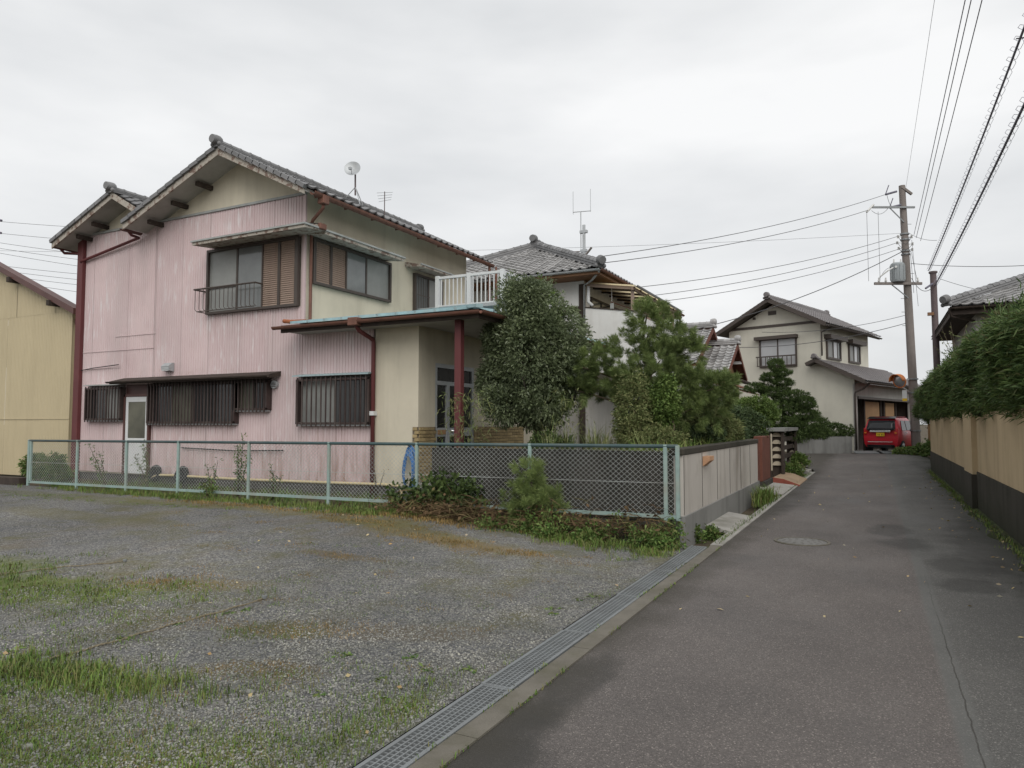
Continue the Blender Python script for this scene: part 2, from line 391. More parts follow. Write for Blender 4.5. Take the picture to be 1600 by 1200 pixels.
make_stucco('block_wall', (.49, .46, .42), (.22, .195, .165), .75)
make_stucco('old_concrete', (.056, .053, .047), (.018, .018, .014), .9)  # mould-stained concrete; the inner wall's shade is also darkened into this colour
make_stucco('planter_concrete', (.235, .235, .225), (.10, .10, .092), .75)
make_stucco('soffit', (.42, .41, .38), (.20, .19, .16), .4)
mat('foundation', (.11, .105, .10), .95, dirt=(.04, .042, .03), dirt_amt=.7)
mat('soil', (.085, .067, .045), 1, .3, 6, dirt=(.05, .06, .022), dirt_amt=.6, bmp=.8, bscale=25, bdist=.03)
mat('kerb', (.15, .138, .115), .95, .2, 4, dirt=(.07, .068, .038), dirt_amt=.75, bmp=.5, bscale=90)
mat('concrete', (.33, .32, .295), .92, .16, 3, dirt=(.12, .115, .085), dirt_amt=.7, bmp=.4, bscale=80)
mat('yellow_siding', (.50, .425, .275), .6, .06, .8, dirt=(.40, .335, .215), dirt_amt=.35, streak=True)
mat('maroon', (.095, .042, .036), .5, .2, 2, dirt=(.07, .03, .026), dirt_amt=.5, streak=True, spec=.4)
mat('maroon_post', (.125, .037, .038), .55, .15, 2, dirt=(.09, .03, .03), dirt_amt=.5, streak=True)
mat('rust_pipe', (.165, .078, .056), .65, .3, 6, dirt=(.12, .07, .055), dirt_amt=.6, streak=True)
mat('orange_pipe', (.36, .12, .05), .6, .25, 6)
mat('barge', (.43, .395, .34), .85, .3, 7, dirt=(.16, .10, .078), dirt_amt=.9, dscale=7, dband=(.5, .58), bmp=.4, bscale=30)
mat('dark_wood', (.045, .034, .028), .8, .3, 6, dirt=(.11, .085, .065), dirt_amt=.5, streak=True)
mat('brown_wood', (.23, .125, .068), .75, .25, 5, dirt=(.12, .065, .04), dirt_amt=.6)
mat('red_wood', (.15, .058, .04), .75, .25, 5, dirt=(.07, .035, .03), dirt_amt=.6, streak=True)
mat('ramp_wood', (.30, .215, .14), .85, .2, 5, dirt=(.17, .12, .08), dirt_amt=.6)
mat('ramp_red', (.30, .085, .06), .8, .2, 6, dirt=(.2, .12, .09), dirt_amt=.6)
mat('pale_round', (.50, .44, .34), .8, .1, 5)
mat('board_tan', (.32, .195, .10), .8, .15, 3)
mat('frame_brown', (.070, .056, .048), .55, .15, 4, spec=.4)
mat('louvre', (.30, .225, .18), .6, .12, 3, dirt=(.19, .135, .105), dirt_amt=.4, streak=True)
mat('grille', (.052, .035, .032), .6, .35, 8, dirt=(.17, .15, .135), dirt_amt=.4, streak=True)
mat('white_metal', (.64, .65, .65), .45, .05, 3, dirt=(.5, .5, .48), dirt_amt=.3, streak=True)
mat('grey_metal', (.42, .44, .45), .45, .1, 4, dirt=(.2, .18, .15), dirt_amt=.35, metal=.3)
mat('galvanised', (.235, .25, .255), .5, .15, 9, dirt=(.13, .13, .125), dirt_amt=.5, metal=.35, spec=.5)
mat('flashing', (.33, .345, .335), .6, .2, 5, dirt=(.16, .15, .13), dirt_amt=.6)
mat('hood_blue', (.34, .44, .46), .6, .2, 5, dirt=(.2, .19, .17), dirt_amt=.5)
mat('blue_roof', (.33, .46, .485), .65, .2, 5, dirt=(.36, .42, .42), dirt_amt=.6)
mat('tile_grey', (.205, .205, .208), .55, .2, 9, dirt=(.10, .10, .095), dirt_amt=.5, spec=.4, island=.3)
mat('tile_pale', (.37, .365, .36), .45, .2, 9, dirt=(.16, .155, .15), dirt_amt=.5, spec=.5, island=.38)
mat('tile_brown', (.20, .185, .185), .5, .15, 9, dirt=(.12, .11, .11), dirt_amt=.4, spec=.45, island=.2)
mat('tile_red', (.24, .11, .075), .7, .3, 9, dirt=(.10, .06, .05), dirt_amt=.6, island=.3)
mat('fence_green', (.265, .36, .335), .55, .2, 7, dirt=(.30, .25, .19), dirt_amt=.6, spec=.35)
mat('fence_rail_dark', (.05, .085, .088), .5, .2, 7, dirt=(.16, .16, .14), dirt_amt=.4)
mat('chainlink', (.46, .485, .465), .5, .2, 10, dirt=(.19, .16, .13), dirt_amt=.5, metal=.3)
mat('brick_tan', (.36, .275, .14), .6, .15, 10, dirt=(.22, .15, .07), dirt_amt=.4, island=.35)
mat('mortar', (.16, .135, .10), .95, .2, 20)
mat('hose_blue', (.035, .15, .38), .4, .15, 10, spec=.5)
mat('hose_cream', (.56, .47, .28), .5, .1, 10)
mat('rubber', (.022, .022, .022), .7, .2, 10)
mat('mirror_orange', (.62, .20, .05), .5, .15, 10, dirt=(.5, .3, .2), dirt_amt=.5)
mat('mirror_face', (.42, .43, .44), .3, .02, 3, metal=.6)
mat('pole_concrete', (.215, .19, .175), .9, .12, 3, dirt=(.10, .095, .085), dirt_amt=.55, streak=True)
mat('pole_steel', (.115, .088, .088), .6, .15, 5)
mat('transformer_grey', (.33, .36, .37), .5, .08, 4, dirt=(.2, .2, .19), dirt_amt=.4, streak=True)
mat('porcelain', (.62, .62, .60), .3, .05, 5, spec=.5)
mat('wire_black', (.08, .08, .085), .7, .1, 5)
mat('wire_violet', (.14, .135, .17), .65, .1, 5)
mat('car_red', (.40, .012, .024), .3, .04, 3, spec=.4)
mat('car_black', (.018, .018, .02), .3, .05, 5, spec=.5)
mat('car_glass', (.03, .032, .035), .15, .05, 3, spec=.3)
mat('chrome', (.72, .73, .74), .2, .03, 5, metal=.8)
mat('tail_red', (.42, .02, .02), .25, .05, 5, spec=.6)
mat('tail_amber', (.55, .16, .03), .3, .05, 5)
mat('plate_yellow', (.72, .47, .03), .45, .05, 10)
mat('tyre', (.02, .02, .021), .8, .2, 10)
mat('stone_pale', (.21, .21, .19), .9, .25, 8, dirt=(.16, .19, .10), dirt_amt=.6, bmp=.5, bscale=30)
mat('moss', (.036, .046, .016), 1, .4, 8, dirt=(.05, .042, .026), dirt_amt=.5, bmp=.8, bscale=60, bdist=.02)
mat('bark', (.085, .072, .058), .95, .3, 8, dirt=(.04, .035, .03), dirt_amt=.6, bmp=.8, bscale=30, bdist=.02)
mat('twig', (.11, .09, .06), .95, .25, 8)
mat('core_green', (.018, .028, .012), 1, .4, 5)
mat('manhole_iron', (.17, .165, .155), .6, .15, 12, dirt=(.09, .085, .07), dirt_amt=.5, metal=.3)
mat('orange_box', (.50, .30, .18), .75, .12, 8, dirt=(.35, .17, .09), dirt_amt=.5)
_m = mat('cream_sheet', (.72, .62, .40), .6, .08, 4)
_t = _m.node_tree; _tr = _t.nodes.new('ShaderNodeBsdfTranslucent'); _tr.inputs['Color'].default_value = (.72, .62, .40, 1); _ms = _t.nodes.new('ShaderNodeMixShader'); _ms.inputs[0].default_value = .7
_t.links.new(_t.nodes['Principled BSDF'].outputs[0], _ms.inputs[1]); _t.links.new(_tr.outputs[0], _ms.inputs[2]); _t.links.new(_ms.outputs[0], _t.nodes['Material Output'].inputs[0])
mat('rope', (.21, .18, .12), .9, .3, 30)
mat('black_marking', (.03, .03, .025), .7, .1, 10)
mat('curtain', (.60, .61, .62), .9, .06, 3)
def make_glass(name, col, rough, spec=.5, var=.2):
    m, t, b = _new(name); p = wpos(t)
    c = ramp(t, noise(t, 1.3, p, 4), [(.3, tuple(x * (1 - var) for x in col)), (.7, tuple(x * (1 + var) for x in col))])
    L(t, c, b.inputs['Base Color']); b.inputs['Roughness'].default_value = rough; b.inputs['Specular IOR Level'].default_value = spec
    bump(t, b, noise(t, 1.7, p, 1), .02, .02)
make_glass('glass_grey', (.15, .158, .155), .10, .7)
make_glass('glass_frost', (.235, .24, .228), .4, .4)
make_glass('glass_dark', (.028, .028, .028), .12, .5)
make_glass('glass_olive', (.10, .098, .072), .35, .4, .5)
make_glass('glass_curtain', (.43, .44, .45), .12, .5, .06)
leafmat('leaf_osmanthus', [(.085, .112, .06), (.15, .19, .10), (.225, .265, .16), (.125, .158, .082)], .40, .45, .3)
leafmat('leaf_young', [(.13, .20, .05), (.17, .25, .07)], .5, .3)
leafmat('leaf_hedge', [(.04, .075, .028), (.08, .135, .045), (.13, .195, .065), (.058, .10, .035), (.165, .23, .08), (.09, .145, .047), (.14, .12, .06)], .55, .3, .25)
leafmat('needle_pine', [(.10, .155, .058), (.19, .255, .09), (.27, .33, .13), (.14, .185, .068)], .55, .25, .3)
leafmat('needle_dark', [(.035, .06, .03), (.065, .098, .043), (.095, .13, .06)], .6, .2)
leafmat('leaf_niwaki', [(.036, .060, .022), (.07, .108, .036), (.11, .155, .052)], .6, .2, .2)
leafmat('leaf_bright', [(.065, .115, .026), (.11, .17, .042), (.15, .205, .06)], .6, .25)
leafmat('grass_green', [(.07, .13, .026), (.115, .195, .04), (.155, .225, .055), (.18, .185, .07), (.13, .115, .05)], .65, .2)
leafmat('grass_dry', [(.26, .17, .075), (.34, .24, .11), (.19, .12, .05), (.15, .14, .05)], .8, .1)
leafmat('grass_tall', [(.09, .13, .045), (.14, .17, .07), (.20, .205, .095), (.11, .125, .05)], .7, .15)
leafmat('vine_dead', [(.095, .06, .036), (.15, .10, .06), (.07, .045, .03), (.20, .14, .08), (.09, .10, .04)], .9, .1)
leafmat('leaf_weed', [(.055, .105, .028), (.10, .175, .045), (.15, .215, .065), (.13, .12, .05)], .6, .2)
leafmat('leaf_fallen', [(.45, .36, .20), (.55, .46, .30), (.34, .20, .08), (.5, .47, .4)], .8, .15)
leafmat('stone_chip', [(.10, .102, .106), (.215, .218, .224), (.30, .30, .29), (.165, .16, .15), (.25, .25, .243), (.38, .375, .35)], .85, .25)

# ------------------------------------------------------------------ ground
def sheet(name, xs, ys, zf, m):
    XX, YY = np.meshgrid(xs, ys); ZZ = zf(XX, YY)
    V = np.stack([XX, YY, ZZ], -1).reshape(-1, 3); nx = len(xs); ny = len(ys)
    i = np.arange((ny - 1) * (nx - 1)); r = i // (nx - 1); c = i % (nx - 1); a = r * nx + c
    F = np.stack([a, a + 1, a + nx + 1, a + nx], 1)
    return npobj(name, V, F, m, smooth=True)
xs = np.concatenate([[-900, -300, -120, -60, -40], np.linspace(-30, 12, 22), [30, 60, 120, 300, 900]])
ys = np.concatenate([[-300, -100, -30], np.linspace(-12, 60, 37), [80, 120, 200, 400, 1200]])
struct(sheet('ground', xs, ys, lambda x, y: -.09 + .15 * sstep(2.2, 6.5, -x) * sstep(3.0, 9, y) + .20 * sstep(23, 33, y), 'soil'))
# lane: straight between the walls, widening where it bends at its far end
ys = np.concatenate([np.linspace(-8, 26, 35), np.linspace(27, 40, 14)])
def lane():
    V = []; F = []
    for i, y in enumerate(ys):
        x0 = -1.74 if y < 24 else -1.74 - 1.6 * sstep(24, 30, y); x1 = 1.56 + 5 * sstep(26.6, 29, y)
        for k in range(9):
            x = x0 + (x1 - x0) * k / 8; V.append((x, y, float(roadz(x, y)) + .006 - .004 * abs(k - 4) / 4))
    for i in range(len(ys) - 1):
        for k in range(8):
            a = i * 9 + k; F.append((a, a + 1, a + 10, a + 9))
    return npobj('road', V, F, 'asphalt', smooth=True)
struct(lane())
XL = np.concatenate([np.linspace(-40, -14, 27), np.linspace(-13.6, -2.08, 90)]); YL = np.concatenate([np.linspace(-8, 0, 10), np.linspace(.2, 8.98, 70)])
def lotzn(x, y):
    return lotz(x, y) + .012 * np.sin(x * 1.7 + y * .6) * np.sin(y * 1.3 - x * .4) * sstep(2.1, 3.2, -x) + .010 * np.sin(x * 4.1) * np.sin(y * 3.3) * sstep(2.1, 3.2, -x)
struct(sheet('gravel_lot', XL, YL, lotzn, 'gravel'))
b = MB()
for y in np.arange(-6, 9.0, 1.5):      # cast kerb strip along the drain
    b.box(-1.845, -1.72, y + .004, y + 1.496, -.12, .012 + .002 * random.random())
struct(b.build('kerb', 'kerb'))
b = MB()
b.box(-2.2, -2.0, 9.0, 16.2, -.30, -.16); b.box(-1.86, -1.72, 9.0, 24, -.12, .014)
struct(b.build('drain_channel', 'concrete'))
b = MB(); b.box(-2.062, -1.845, -6, 9.0, -.30, -.14); struct(b.build('drain_bed', 'foundation'))

# gutter gratings: frame, bearing bars and cross rods, one object per panel
def grate_panel(y0, y1, dx):
    g = root('drain_grating', '', 'grating', (-1.953 + dx, y0, 0))
    x0, x1 = -2.053 + dx, -1.853 + dx; zt = .016
    f = MB()
    f.box(x0, x0 + .022, y0, y1, -.03, zt); f.box(x1 - .022, x1, y0, y1, -.03, zt)
    f.box(x0 + .022, x1 - .022, y0, y0 + .012, -.03, zt); f.box(x0 + .022, x1 - .022, y1 - .012, y1, -.03, zt)
    f.build('frame', 'galvanised', g)
    for k in range(4):
        x = x0 + .022 + (.156) * (k + 1) / 5
        MB().box(x - .004, x + .004, y0 + .012, y1 - .012, -.028, zt - .002).build('bearing_bar', 'galvanised', g)
    r = MB(); n = int((y1 - y0) / .033)
    for k in range(1, n):
        y = y0 + (y1 - y0) * k / n; r.box(x0 + .022, x1 - .022, y - .0035, y + .0035, -.012, zt - .005)
    stuff(r.build('cross_rods', 'galvanised', g))
    return g
gl = ['drain grating panel nearest the camera, cut by the bottom picture edge', 'second steel drain grating panel from the bottom of the picture',
      'third steel drain grating panel, with small weeds growing through its bars', 'fourth steel drain grating panel up the lane edge, set slightly askew',
      'fifth steel drain grating panel, tufts of grass growing over it', 'farthest steel drain grating panel, ending at the weeds by the wall']
yy = 1.0
for i, ln in enumerate((1.42, 1.2, 1.2, 1.2, 1.2, 1.6)):
    g = grate_panel(yy + .004, yy + ln - .004, [0, .003, -.004, .006, -.003, .002][i]); g['label'] = gl[i]; g['group'] = 'drain gratings along the lot'
    yy += ln

# manhole cover: rim, lid and raised pattern
g = root('manhole_cover', 'round cast iron manhole cover in the asphalt lane', 'manhole cover', (-.88, 9.8, 0))
b = MB(); n = 36; zt = .014
for k in range(n):
    a0, a1 = 2 * math.pi * k / n, 2 * math.pi * (k + 1) / n
    P = lambda r, a, z: (-.88 + r * math.cos(a), 9.8 + r * math.sin(a), z)
    b.quad(P(.30, a0, zt), P(.335, a0, zt), P(.335, a1, zt), P(.30, a1, zt)); b.quad(P(.335, a0, zt), P(.335, a0, 0), P(.335, a1, 0), P(.335, a1, zt)); b.quad(P(.30, a0, 0.004), P(.30, a0, zt), P(.30, a1, zt), P(.30, a1, 0.004))
b.build('rim', 'kerb', g)
b = MB(); b.cyl((-.88, 9.8), .292, 0, .010, 36); lid = b.build('lid', 'manhole_iron', g)
b = MB()
for r in (.08, .15, .22, .27):
    for k in range(int(r * 60)):
        a = 2 * math.pi * k / int(r * 60); x, y = -.88 + r * math.cos(a), 9.8 + r * math.sin(a); b.box(x - .017, x + .017, y - .009, y + .009, .010, .014)
stuff(b.build('raised_pattern', 'manhole_iron', lid))
# ------------------------------------------------------------------ shared building parts
def tile_mesh(name, w, l, m, n=7, h=.036, lip=.034):
    """one pantile: w across, l exposed, S-shaped, front lip downwards"""
    V = []; F = []
    for j, (y, dz) in enumerate(((-.012, .034), (l + .02, -.004))):
        for i in range(n):
            s = i / (n - 1)
            z = -h * .55 * math.sin(math.pi * s / .66) if s < .66 else h * .9 * math.sin(math.pi * (s - .66) / .34 * .9)
            V.append((s * w * 1.03, y, z + dz))
    for i in range(n): V.append((V[i][0], V[i][1] + .004, V[i][2] - lip))
    for i in range(n - 1):
        F.append((i, i + 1, n + i + 1, n + i)); F.append((2 * n + i, 2 * n + i + 1, i + 1, i))
    me = bpy.data.meshes.new(name); me.from_pydata(V, [], F); me.update(); me.materials.append(MATS[m])
    me.polygons.foreach_set('use_smooth', [True] * len(F)); me.set_sharp_from_angle(angle=R(50))
    return me
TILES = {}
def tile_roof(roof, P0, U, V, nu, nv, m, single=lambda i, j: False, keep=lambda u, v: True, tw=.27, tl=.235, lift=.03):
    """tiles on a slope: P0 eave corner, U along the eave, V up the slope; the ones named by single() are objects of their own"""
    key = (m, round(tw, 3), round(tl, 3))
    if key not in TILES: TILES[key] = tile_mesh('roof_tile', tw, tl, m)
    me = TILES[key]; P0 = Vector(P0); U = Vector(U).normalized(); V = Vector(V).normalized(); Nn = U.cross(V)
    if Nn.z < 0: Nn = -Nn
    bv = np.array([v.co[:] for v in me.vertices]); bf = np.array([p.vertices[:] for p in me.polygons])
    AV = []; AF = []; n = 0; cnt = 0
    for j in range(nv):
        for i in range(nu):
            if not keep((i + .5) * tw, (j + .5) * tl): continue
            p = P0 + U * (i * tw) + V * (j * tl) + Nn * (lift + random.uniform(-.004, .004))
            if single(i, j) and cnt < 298:
                Mx = frame(p, U, V) if U.cross(V).z > 0 else frame(p + U * tw, -U, V)
                piece('roof_tile', me, roof, Mx @ Matrix.Rotation(random.uniform(-.012, .012), 4, 'Z')); cnt += 1
            else:
                pv = np.array(p); A = np.stack([np.array(U), np.array(V), np.array(Nn)], 1)
                AV.append(bv @ A.T + pv); AF.append(bf + n); n += len(bv)
    if AV: 
        o = npobj('tiles_beyond', np.concatenate(AV), np.concatenate(AF), m, roof, smooth=True); o.data.set_sharp_from_angle(angle=R(50)); stuff(o)
def ridge(roof, a, b, m, w=.24, h=.20, end0=True, end1=True, step=.27, layers=2):
    """stacked ridge: flat courses, round cap tiles one by one, boss tiles at the ends"""
    a = Vector(a); b = Vector(b); d = (b - a); Ln = d.length; d.normalize(); up = Vector((0, 0, 1)); sd = d.cross(up).normalized(); up = sd.cross(d)
    q = MB()
    for k in range(layers):
        ww = w * (1 + .12 * (layers - k)); z = h * k / layers
        q.bar(a + up * (z + h / layers * .42), b + up * (z + h / layers * .42), ww, h / layers * .80, up)
    q.build('ridge_course', m, roof)
    n = max(1, int(Ln / step)); key = ('cap', m, round(w, 2))
    if key not in TILES:
        c = MB(); V = []; F = []
        for j, y in enumerate((-.005, .02, .021, step * 1.02)):
            rr = w * .5 * (1.12 if j < 2 else 1.0)
            for i in range(7):
                th = math.pi * i / 6; V.append((rr * math.cos(th), y, rr * .85 * math.sin(th)))
        for j in range(3):
            for i in range(6): a0 = j * 7 + i; F.append((a0, a0 + 1, a0 + 8, a0 + 7))
        F.append(tuple(range(6, -1, -1)))
        c.add(V, F); TILES[key] = c.mesh('ridge_tile', m, None, 'auto')
    for i in range(n):
        p = a + d * (Ln * i / n) + up * (h + random.uniform(-.004, .004))
        piece('ridge_tile', TILES[key], roof, frame(p, d.cross(up), d))
    for e, s in ((a, -1), (b, 1)):
        if (s < 0 and not end0) or (s > 0 and not end1): continue
        o = MB(); c = e + d * s * .03
        o.bar(c + up * .0, c + up * (h * .9), w * 1.15, .07, d)
        q_ = c + up * (h + w * .30) ; o.tube([q_ - d * .14, q_ - d * .05, q_ + d * .04, q_ + d * .09, q_ + d * .11], [w * .50, w * .58, w * .58, w * .45, w * .2], 12)
        for sgn in (-1, 1): o.blob(c + sd * sgn * w * .55 + up * .05 + d * s * .03, w * .26, w * .26, w * .28, 10, 6)
        o.build('ridge_end_ornament', m, roof, smooth='auto')
def siding(parent, x0, x1, z0, z1, y, holes, m, sheet=.91, pitch=.0758, depth=.012, cuts=(), hem=None):
    """ribbed metal sheets on a wall facing -y, one object per sheet, leaving the openings free"""
    ed = sorted(set([x0, x1] + list(np.arange(x0, x1, sheet)) + [c for h in holes for c in h[:2] if x0 < c < x1] + list(cuts)))
    for a, b_ in zip(ed, ed[1:]):
        if b_ - a < .012: continue
        mid = (a + b_) / 2; zs = [(z0, z1)]
        for hx0, hx1, hz0, hz1 in holes:
            if hx0 < mid < hx1:
                nz_ = []
                for p, q in zs:
                    if hz1 <= p or hz0 >= q: nz_.append((p, q)); continue
                    if hz0 > p: nz_.append((p, hz0))
                    if hz1 < q: nz_.append((hz1, q))
                zs = nz_
        for p, q in zs:
            if q - p < .02: continue
            off = random.uniform(-.004, .002); xs_ = []
            k0 = math.floor(a / pitch) - 1
            x = k0 * pitch
            prof = []
            while x < b_ + pitch:
                prof += [(x, 0), (x + pitch * .74, 0), (x + pitch * .82, depth), (x + pitch * .94, depth)]; x += pitch
            def yat(xx):
                for (u0, d0), (u1, d1) in zip(prof, prof[1:]):
                    if u0 <= xx <= u1: return d0 + (d1 - d0) * (xx - u0) / max(1e-9, u1 - u0)
                return 0
            pts = [(a + .0015, yat(a))] + [(u, d) for u, d in prof if a + .003 < u < b_ - .003] + [(b_ - .0015, yat(b_))]
            V = [(u, y + d + off, p + .002) for u, d in pts] + [(u, y + d + off, q - .002) for u, d in pts]; n = len(pts)
            B = MB(); B.add(V, [(i, i + 1, n + i + 1, n + i) for i in range(n - 1)])
            B.build('siding_sheet', m, parent)
def bars_between(parent, name, m, x0, x1, z0, z1, y, n, w, d, axis='x', jit=0):
    for k in range(n):
        u = x0 + (x1 - x0) * (k + .5) / n + random.uniform(-jit, jit)
        b = MB()
        if axis == 'x': b.box(u - w / 2, u + w / 2, y - d / 2, y + d / 2, z0, z1)
        else: b.box(y - d / 2, y + d / 2, u - w / 2, u + w / 2, z0, z1)
        b.build(name, m, parent)
def win_x(parent, x0, x1, z0, z1, y, splits, fm, panes, fw=.05, proud=.06, name='window'):
    """window on a wall facing -y: frame, one pane per light, stiles between; panes = material per light"""
    f = MB(); yo = y - proud
    f.box(x0, x1, yo, y, z0, z0 + fw); f.box(x0, x1, yo, y, z1 - fw, z1)
    f.box(x0, x0 + fw, yo, y, z0 + fw, z1 - fw); f.box(x1 - fw, x1, yo, y, z0 + fw, z1 - fw)
    w = f.build(name, fm, parent)
    e = [x0 + fw] + [x0 + (x1 - x0) * s for s in splits] + [x1 - fw]
    for i in range(len(e) - 1):
        pm = panes[i % len(panes)]
        if pm:
            MB().box(e[i] + .001, e[i + 1] - .001, y - .030 - .012 * (i % 2), y - .022 - .012 * (i % 2), z0 + fw, z1 - fw).build('pane', pm, w)
        if i: MB().box(e[i] - fw * .45, e[i] + fw * .45, y - .056, y - .010, z0 + fw, z1 - fw).build('stile', fm, w)
    return w
def win_y(parent, y0, y1, z0, z1, x, splits, fm, panes, fw=.05, proud=.06, name='window'):
    """the same on a wall facing +x"""
    f = MB(); xo = x + proud
    f.box(x, xo, y0, y1, z0, z0 + fw); f.box(x, xo, y0, y1, z1 - fw, z1)
    f.box(x, xo, y0, y0 + fw, z0 + fw, z1 - fw); f.box(x, xo, y1 - fw, y1, z0 + fw, z1 - fw)
    w = f.build(name, fm, parent)
    e = [y0 + fw] + [y0 + (y1 - y0) * s for s in splits] + [y1 - fw]
    for i in range(len(e) - 1):
        pm = panes[i % len(panes)]
        if pm:
            MB().box(x + .022 + .012 * (i % 2), x + .030 + .012 * (i % 2), e[i] + .001, e[i + 1] - .001, z0 + fw, z1 - fw).build('pane', pm, w)
        if i: MB().box(x + .010, x + .056, e[i] - fw * .45, e[i] + fw * .45, z0 + fw, z1 - fw).build('stile', fm, w)
    return w

# ------------------------------------------------------------------ the pink house
H1 = root('pink_house', 'two storey house with flaking pink metal siding and grey tiled gables', 'house', (-13, 11.05, .15))
# walls: backing shell of the upper gable front, cream sides
b = MB()
b.poly([(-17.95, 11.03, .3), (-10.44, 11.03, .3), (-10.44, 11.03, 6.32), (-12.38, 11.03, 7.32), (-14.93, 11.03, 6.36), (-16.02, 11.03, 6.93), (-17.95, 11.03, 6.2)])
b.poly([(-10.44, 17.5, .3), (-17.95, 17.5, .3), (-17.95, 17.5, 6.2), (-16.02, 17.5, 6.93), (-14.93, 17.5, 6.36), (-12.38, 17.5, 7.32), (-10.44, 17.5, 6.32)])
b.quad((-17.95, 17.5, .3), (-17.95, 11.03, .3), (-17.95, 11.03, 6.2), (-17.95, 17.5, 6.2))
b.quad((-10.44, 11.03, .3), (-10.44, 17.5, .3), (-10.44, 17.5, 6.32), (-10.44, 11.03, 6.32))
b.build('wall', 'cream_stucco', H1)
b = MB(); b.box(-8.6, -7.59, 11.0, 11.12, .33, 3.42); b.box(-7.70, -7.59, 11.12, 11.57, .33, 3.42); b.box(-7.70, -7.59, 11.57, 13.05, 2.68, 3.42); b.box(-7.70, -7.59, 13.05, 17.4, .33, 3.42); b.box(-10.4, -7.7, 17.3, 17.4, .33, 3.42)
b.build('porch_wall', 'cream_stucco', H1)
b = MB(); b.box(-17.98, -7.62, 11.06, 17.45, -.1, .33); b.build('foundation', 'foundation', H1)
b = MB(); b.box(-7.6, -6.1, 10.9, 14.5, -.05, .42); b.build('porch_step', 'concrete', H1)
holes = [(-17.45, -16.10, 1.57, 2.43), (-16.06, -15.12, .3, 2.42), (-15.10, -12.27, 1.49, 2.46), (-12.27, -11.32, 1.77, 2.46), (-10.48, -8.66, 1.47, 2.45), (-13.28, -10.55, 3.93, 5.40)]
siding(H1, -17.80, -10.45, .33, 6.26, 11.0, holes, 'pink_siding', cuts=(-16.53, -15.06))
siding(H1, -10.45, -8.62, .33, 3.40, 11.0, holes, 'pink_siding')
MB().box(-10.47, -10.43, 10.985, 11.03, 3.42, 6.26).build('corner_trim', 'pink_siding', H1)
b = MB(); b.box(-17.8, -10.42, 10.965, 11.02, 6.262, 6.31); b.build('siding_cap', 'flashing', H1)
b = MB(); b.box(-18.02, -17.805, 10.90, 11.02, .12, 6.24); b.build('corner_post', 'maroon_post', H1, bevel=.01)
for (x0, x1, z) in ((-16.53, -15.06, 3.62), (-17.8, -15.1, 3.28), (-17.75, -16.3, 2.86)):      # lap joints of the sheets
    MB().box(x0, x1, 10.984, 10.992, z, z + .012).build('sheet_joint', 'pink_siding', H1)
MB().tube([(-17.78, 10.95, 2.84), (-17.3, 10.94, 2.88), (-16.3, 10.94, 2.93)], .011, 6).build('wall_cable', 'rubber', H1)
MB().tube([(-14.0, 10.95, .96), (-12.3, 10.94, .92), (-10.9, 10.94, .95)], .014, 6).build('lower_cable', 'rubber', H1)

# main roofs
def gable_roof(parent, xr, zr, xl, zl, xe, ze, y0, y1, tm, side_single, tiles_left=True):
    """deck slabs, barge boards, fascia, tiles and ridge; xr ridge, xl/xe the two eaves"""
    rf = MB(); t = .07
    rf.prism([(xl, y0, zl), (xr, y0, zr), (xe, y0, ze), (xe, y0, ze - t), (xr, y0, zr - t), (xl, y0, zl - t)], (0, y1 - y0, 0))
    roof = rf.build('roof', 'soffit', parent)
    return roof
Y0, Y1 = 10.42, 17.95
roof = gable_roof(H1, -12.38, 7.37, -15.50, 6.13, -9.93, 6.16, Y0, Y1, 'tile_grey', None)
def barge(roof, a, b_, y):
    q = MB(); q.prism([(a[0], y - .03, a[1] - .10), (b_[0], y - .03, b_[1] - .10), (b_[0], y - .03, b_[1] + .045), (a[0], y - .03, a[1] + .045)], (0, .035, 0)); q.build('barge_board', 'barge', roof)
barge(roof, (-15.50, 6.10), (-12.38, 7.34), Y0); barge(roof, (-12.38, 7.34), (-9.93, 6.13), Y0)
sl = math.hypot(2.77, 1.34); Vr = Vector((-2.45, 0, 1.21)).normalized()
tile_roof(roof, (-9.86, Y0 - .02, 6.14), (0, 1, 0), Vr, 28, 11, 'tile_grey', single=lambda i, j: j < 1 or i < 1)
Vl = Vector((3.12, 0, 1.24)).normalized()
tile_roof(roof, (-15.56, Y1 + .02, 6.12), (0, -1, 0), Vl, 28, 13, 'tile_grey', single=lambda i, j: i == 27)
ridge(roof, (-12.38, Y0 - .02, 7.40), (-12.38, Y1, 7.40), 'tile_grey', .18, .09)
q = MB()                                   # verge tiles: the rolled edge along the barge
for s_, (xa, za, xb, zb) in enumerate(((-15.5, 6.17, -12.46, 7.39), (-12.30, 7.39, -9.9, 6.18))):
    for k in range(12):
        p0 = Vector((xa, Y0 - .03, za)).lerp(Vector((xb, Y0 - .03, zb)), k / 12); p1 = Vector((xa, Y0 - .03, za)).lerp(Vector((xb, Y0 - .03, zb)), (k + 1.06) / 12)
        up = Vector((0, 0, .012)) if s_ == 0 else Vector((0, 0, .012))
        MB().bar(p0 + up, p1 - up * .6, .10, .085).build('verge_tile', 'tile_grey', roof)
roof2 = gable_roof(H1, -16.02, 6.96, -18.36, 6.03, -14.95, 6.37, Y0 + .06, Y1 - .1, 'tile_grey', None)
barge(roof2, (-18.36, 6.00), (-16.02, 6.94), Y0 + .06); barge(roof2, (-16.02, 6.94), (-14.98, 6.37), Y0 + .06)
tile_roof(roof2, (-18.42, Y1 - .1, 6.02), (0, -1, 0), Vector((2.34, 0, .93)), 27, 10, 'tile_grey', single=lambda i, j: i == 26)
tile_roof(roof2, (-14.95, Y0 + .04, 6.38), (0, 1, 0), Vector((-1.07, 0, .59)), 27, 5, 'tile_grey', single=lambda i, j: i == 0)
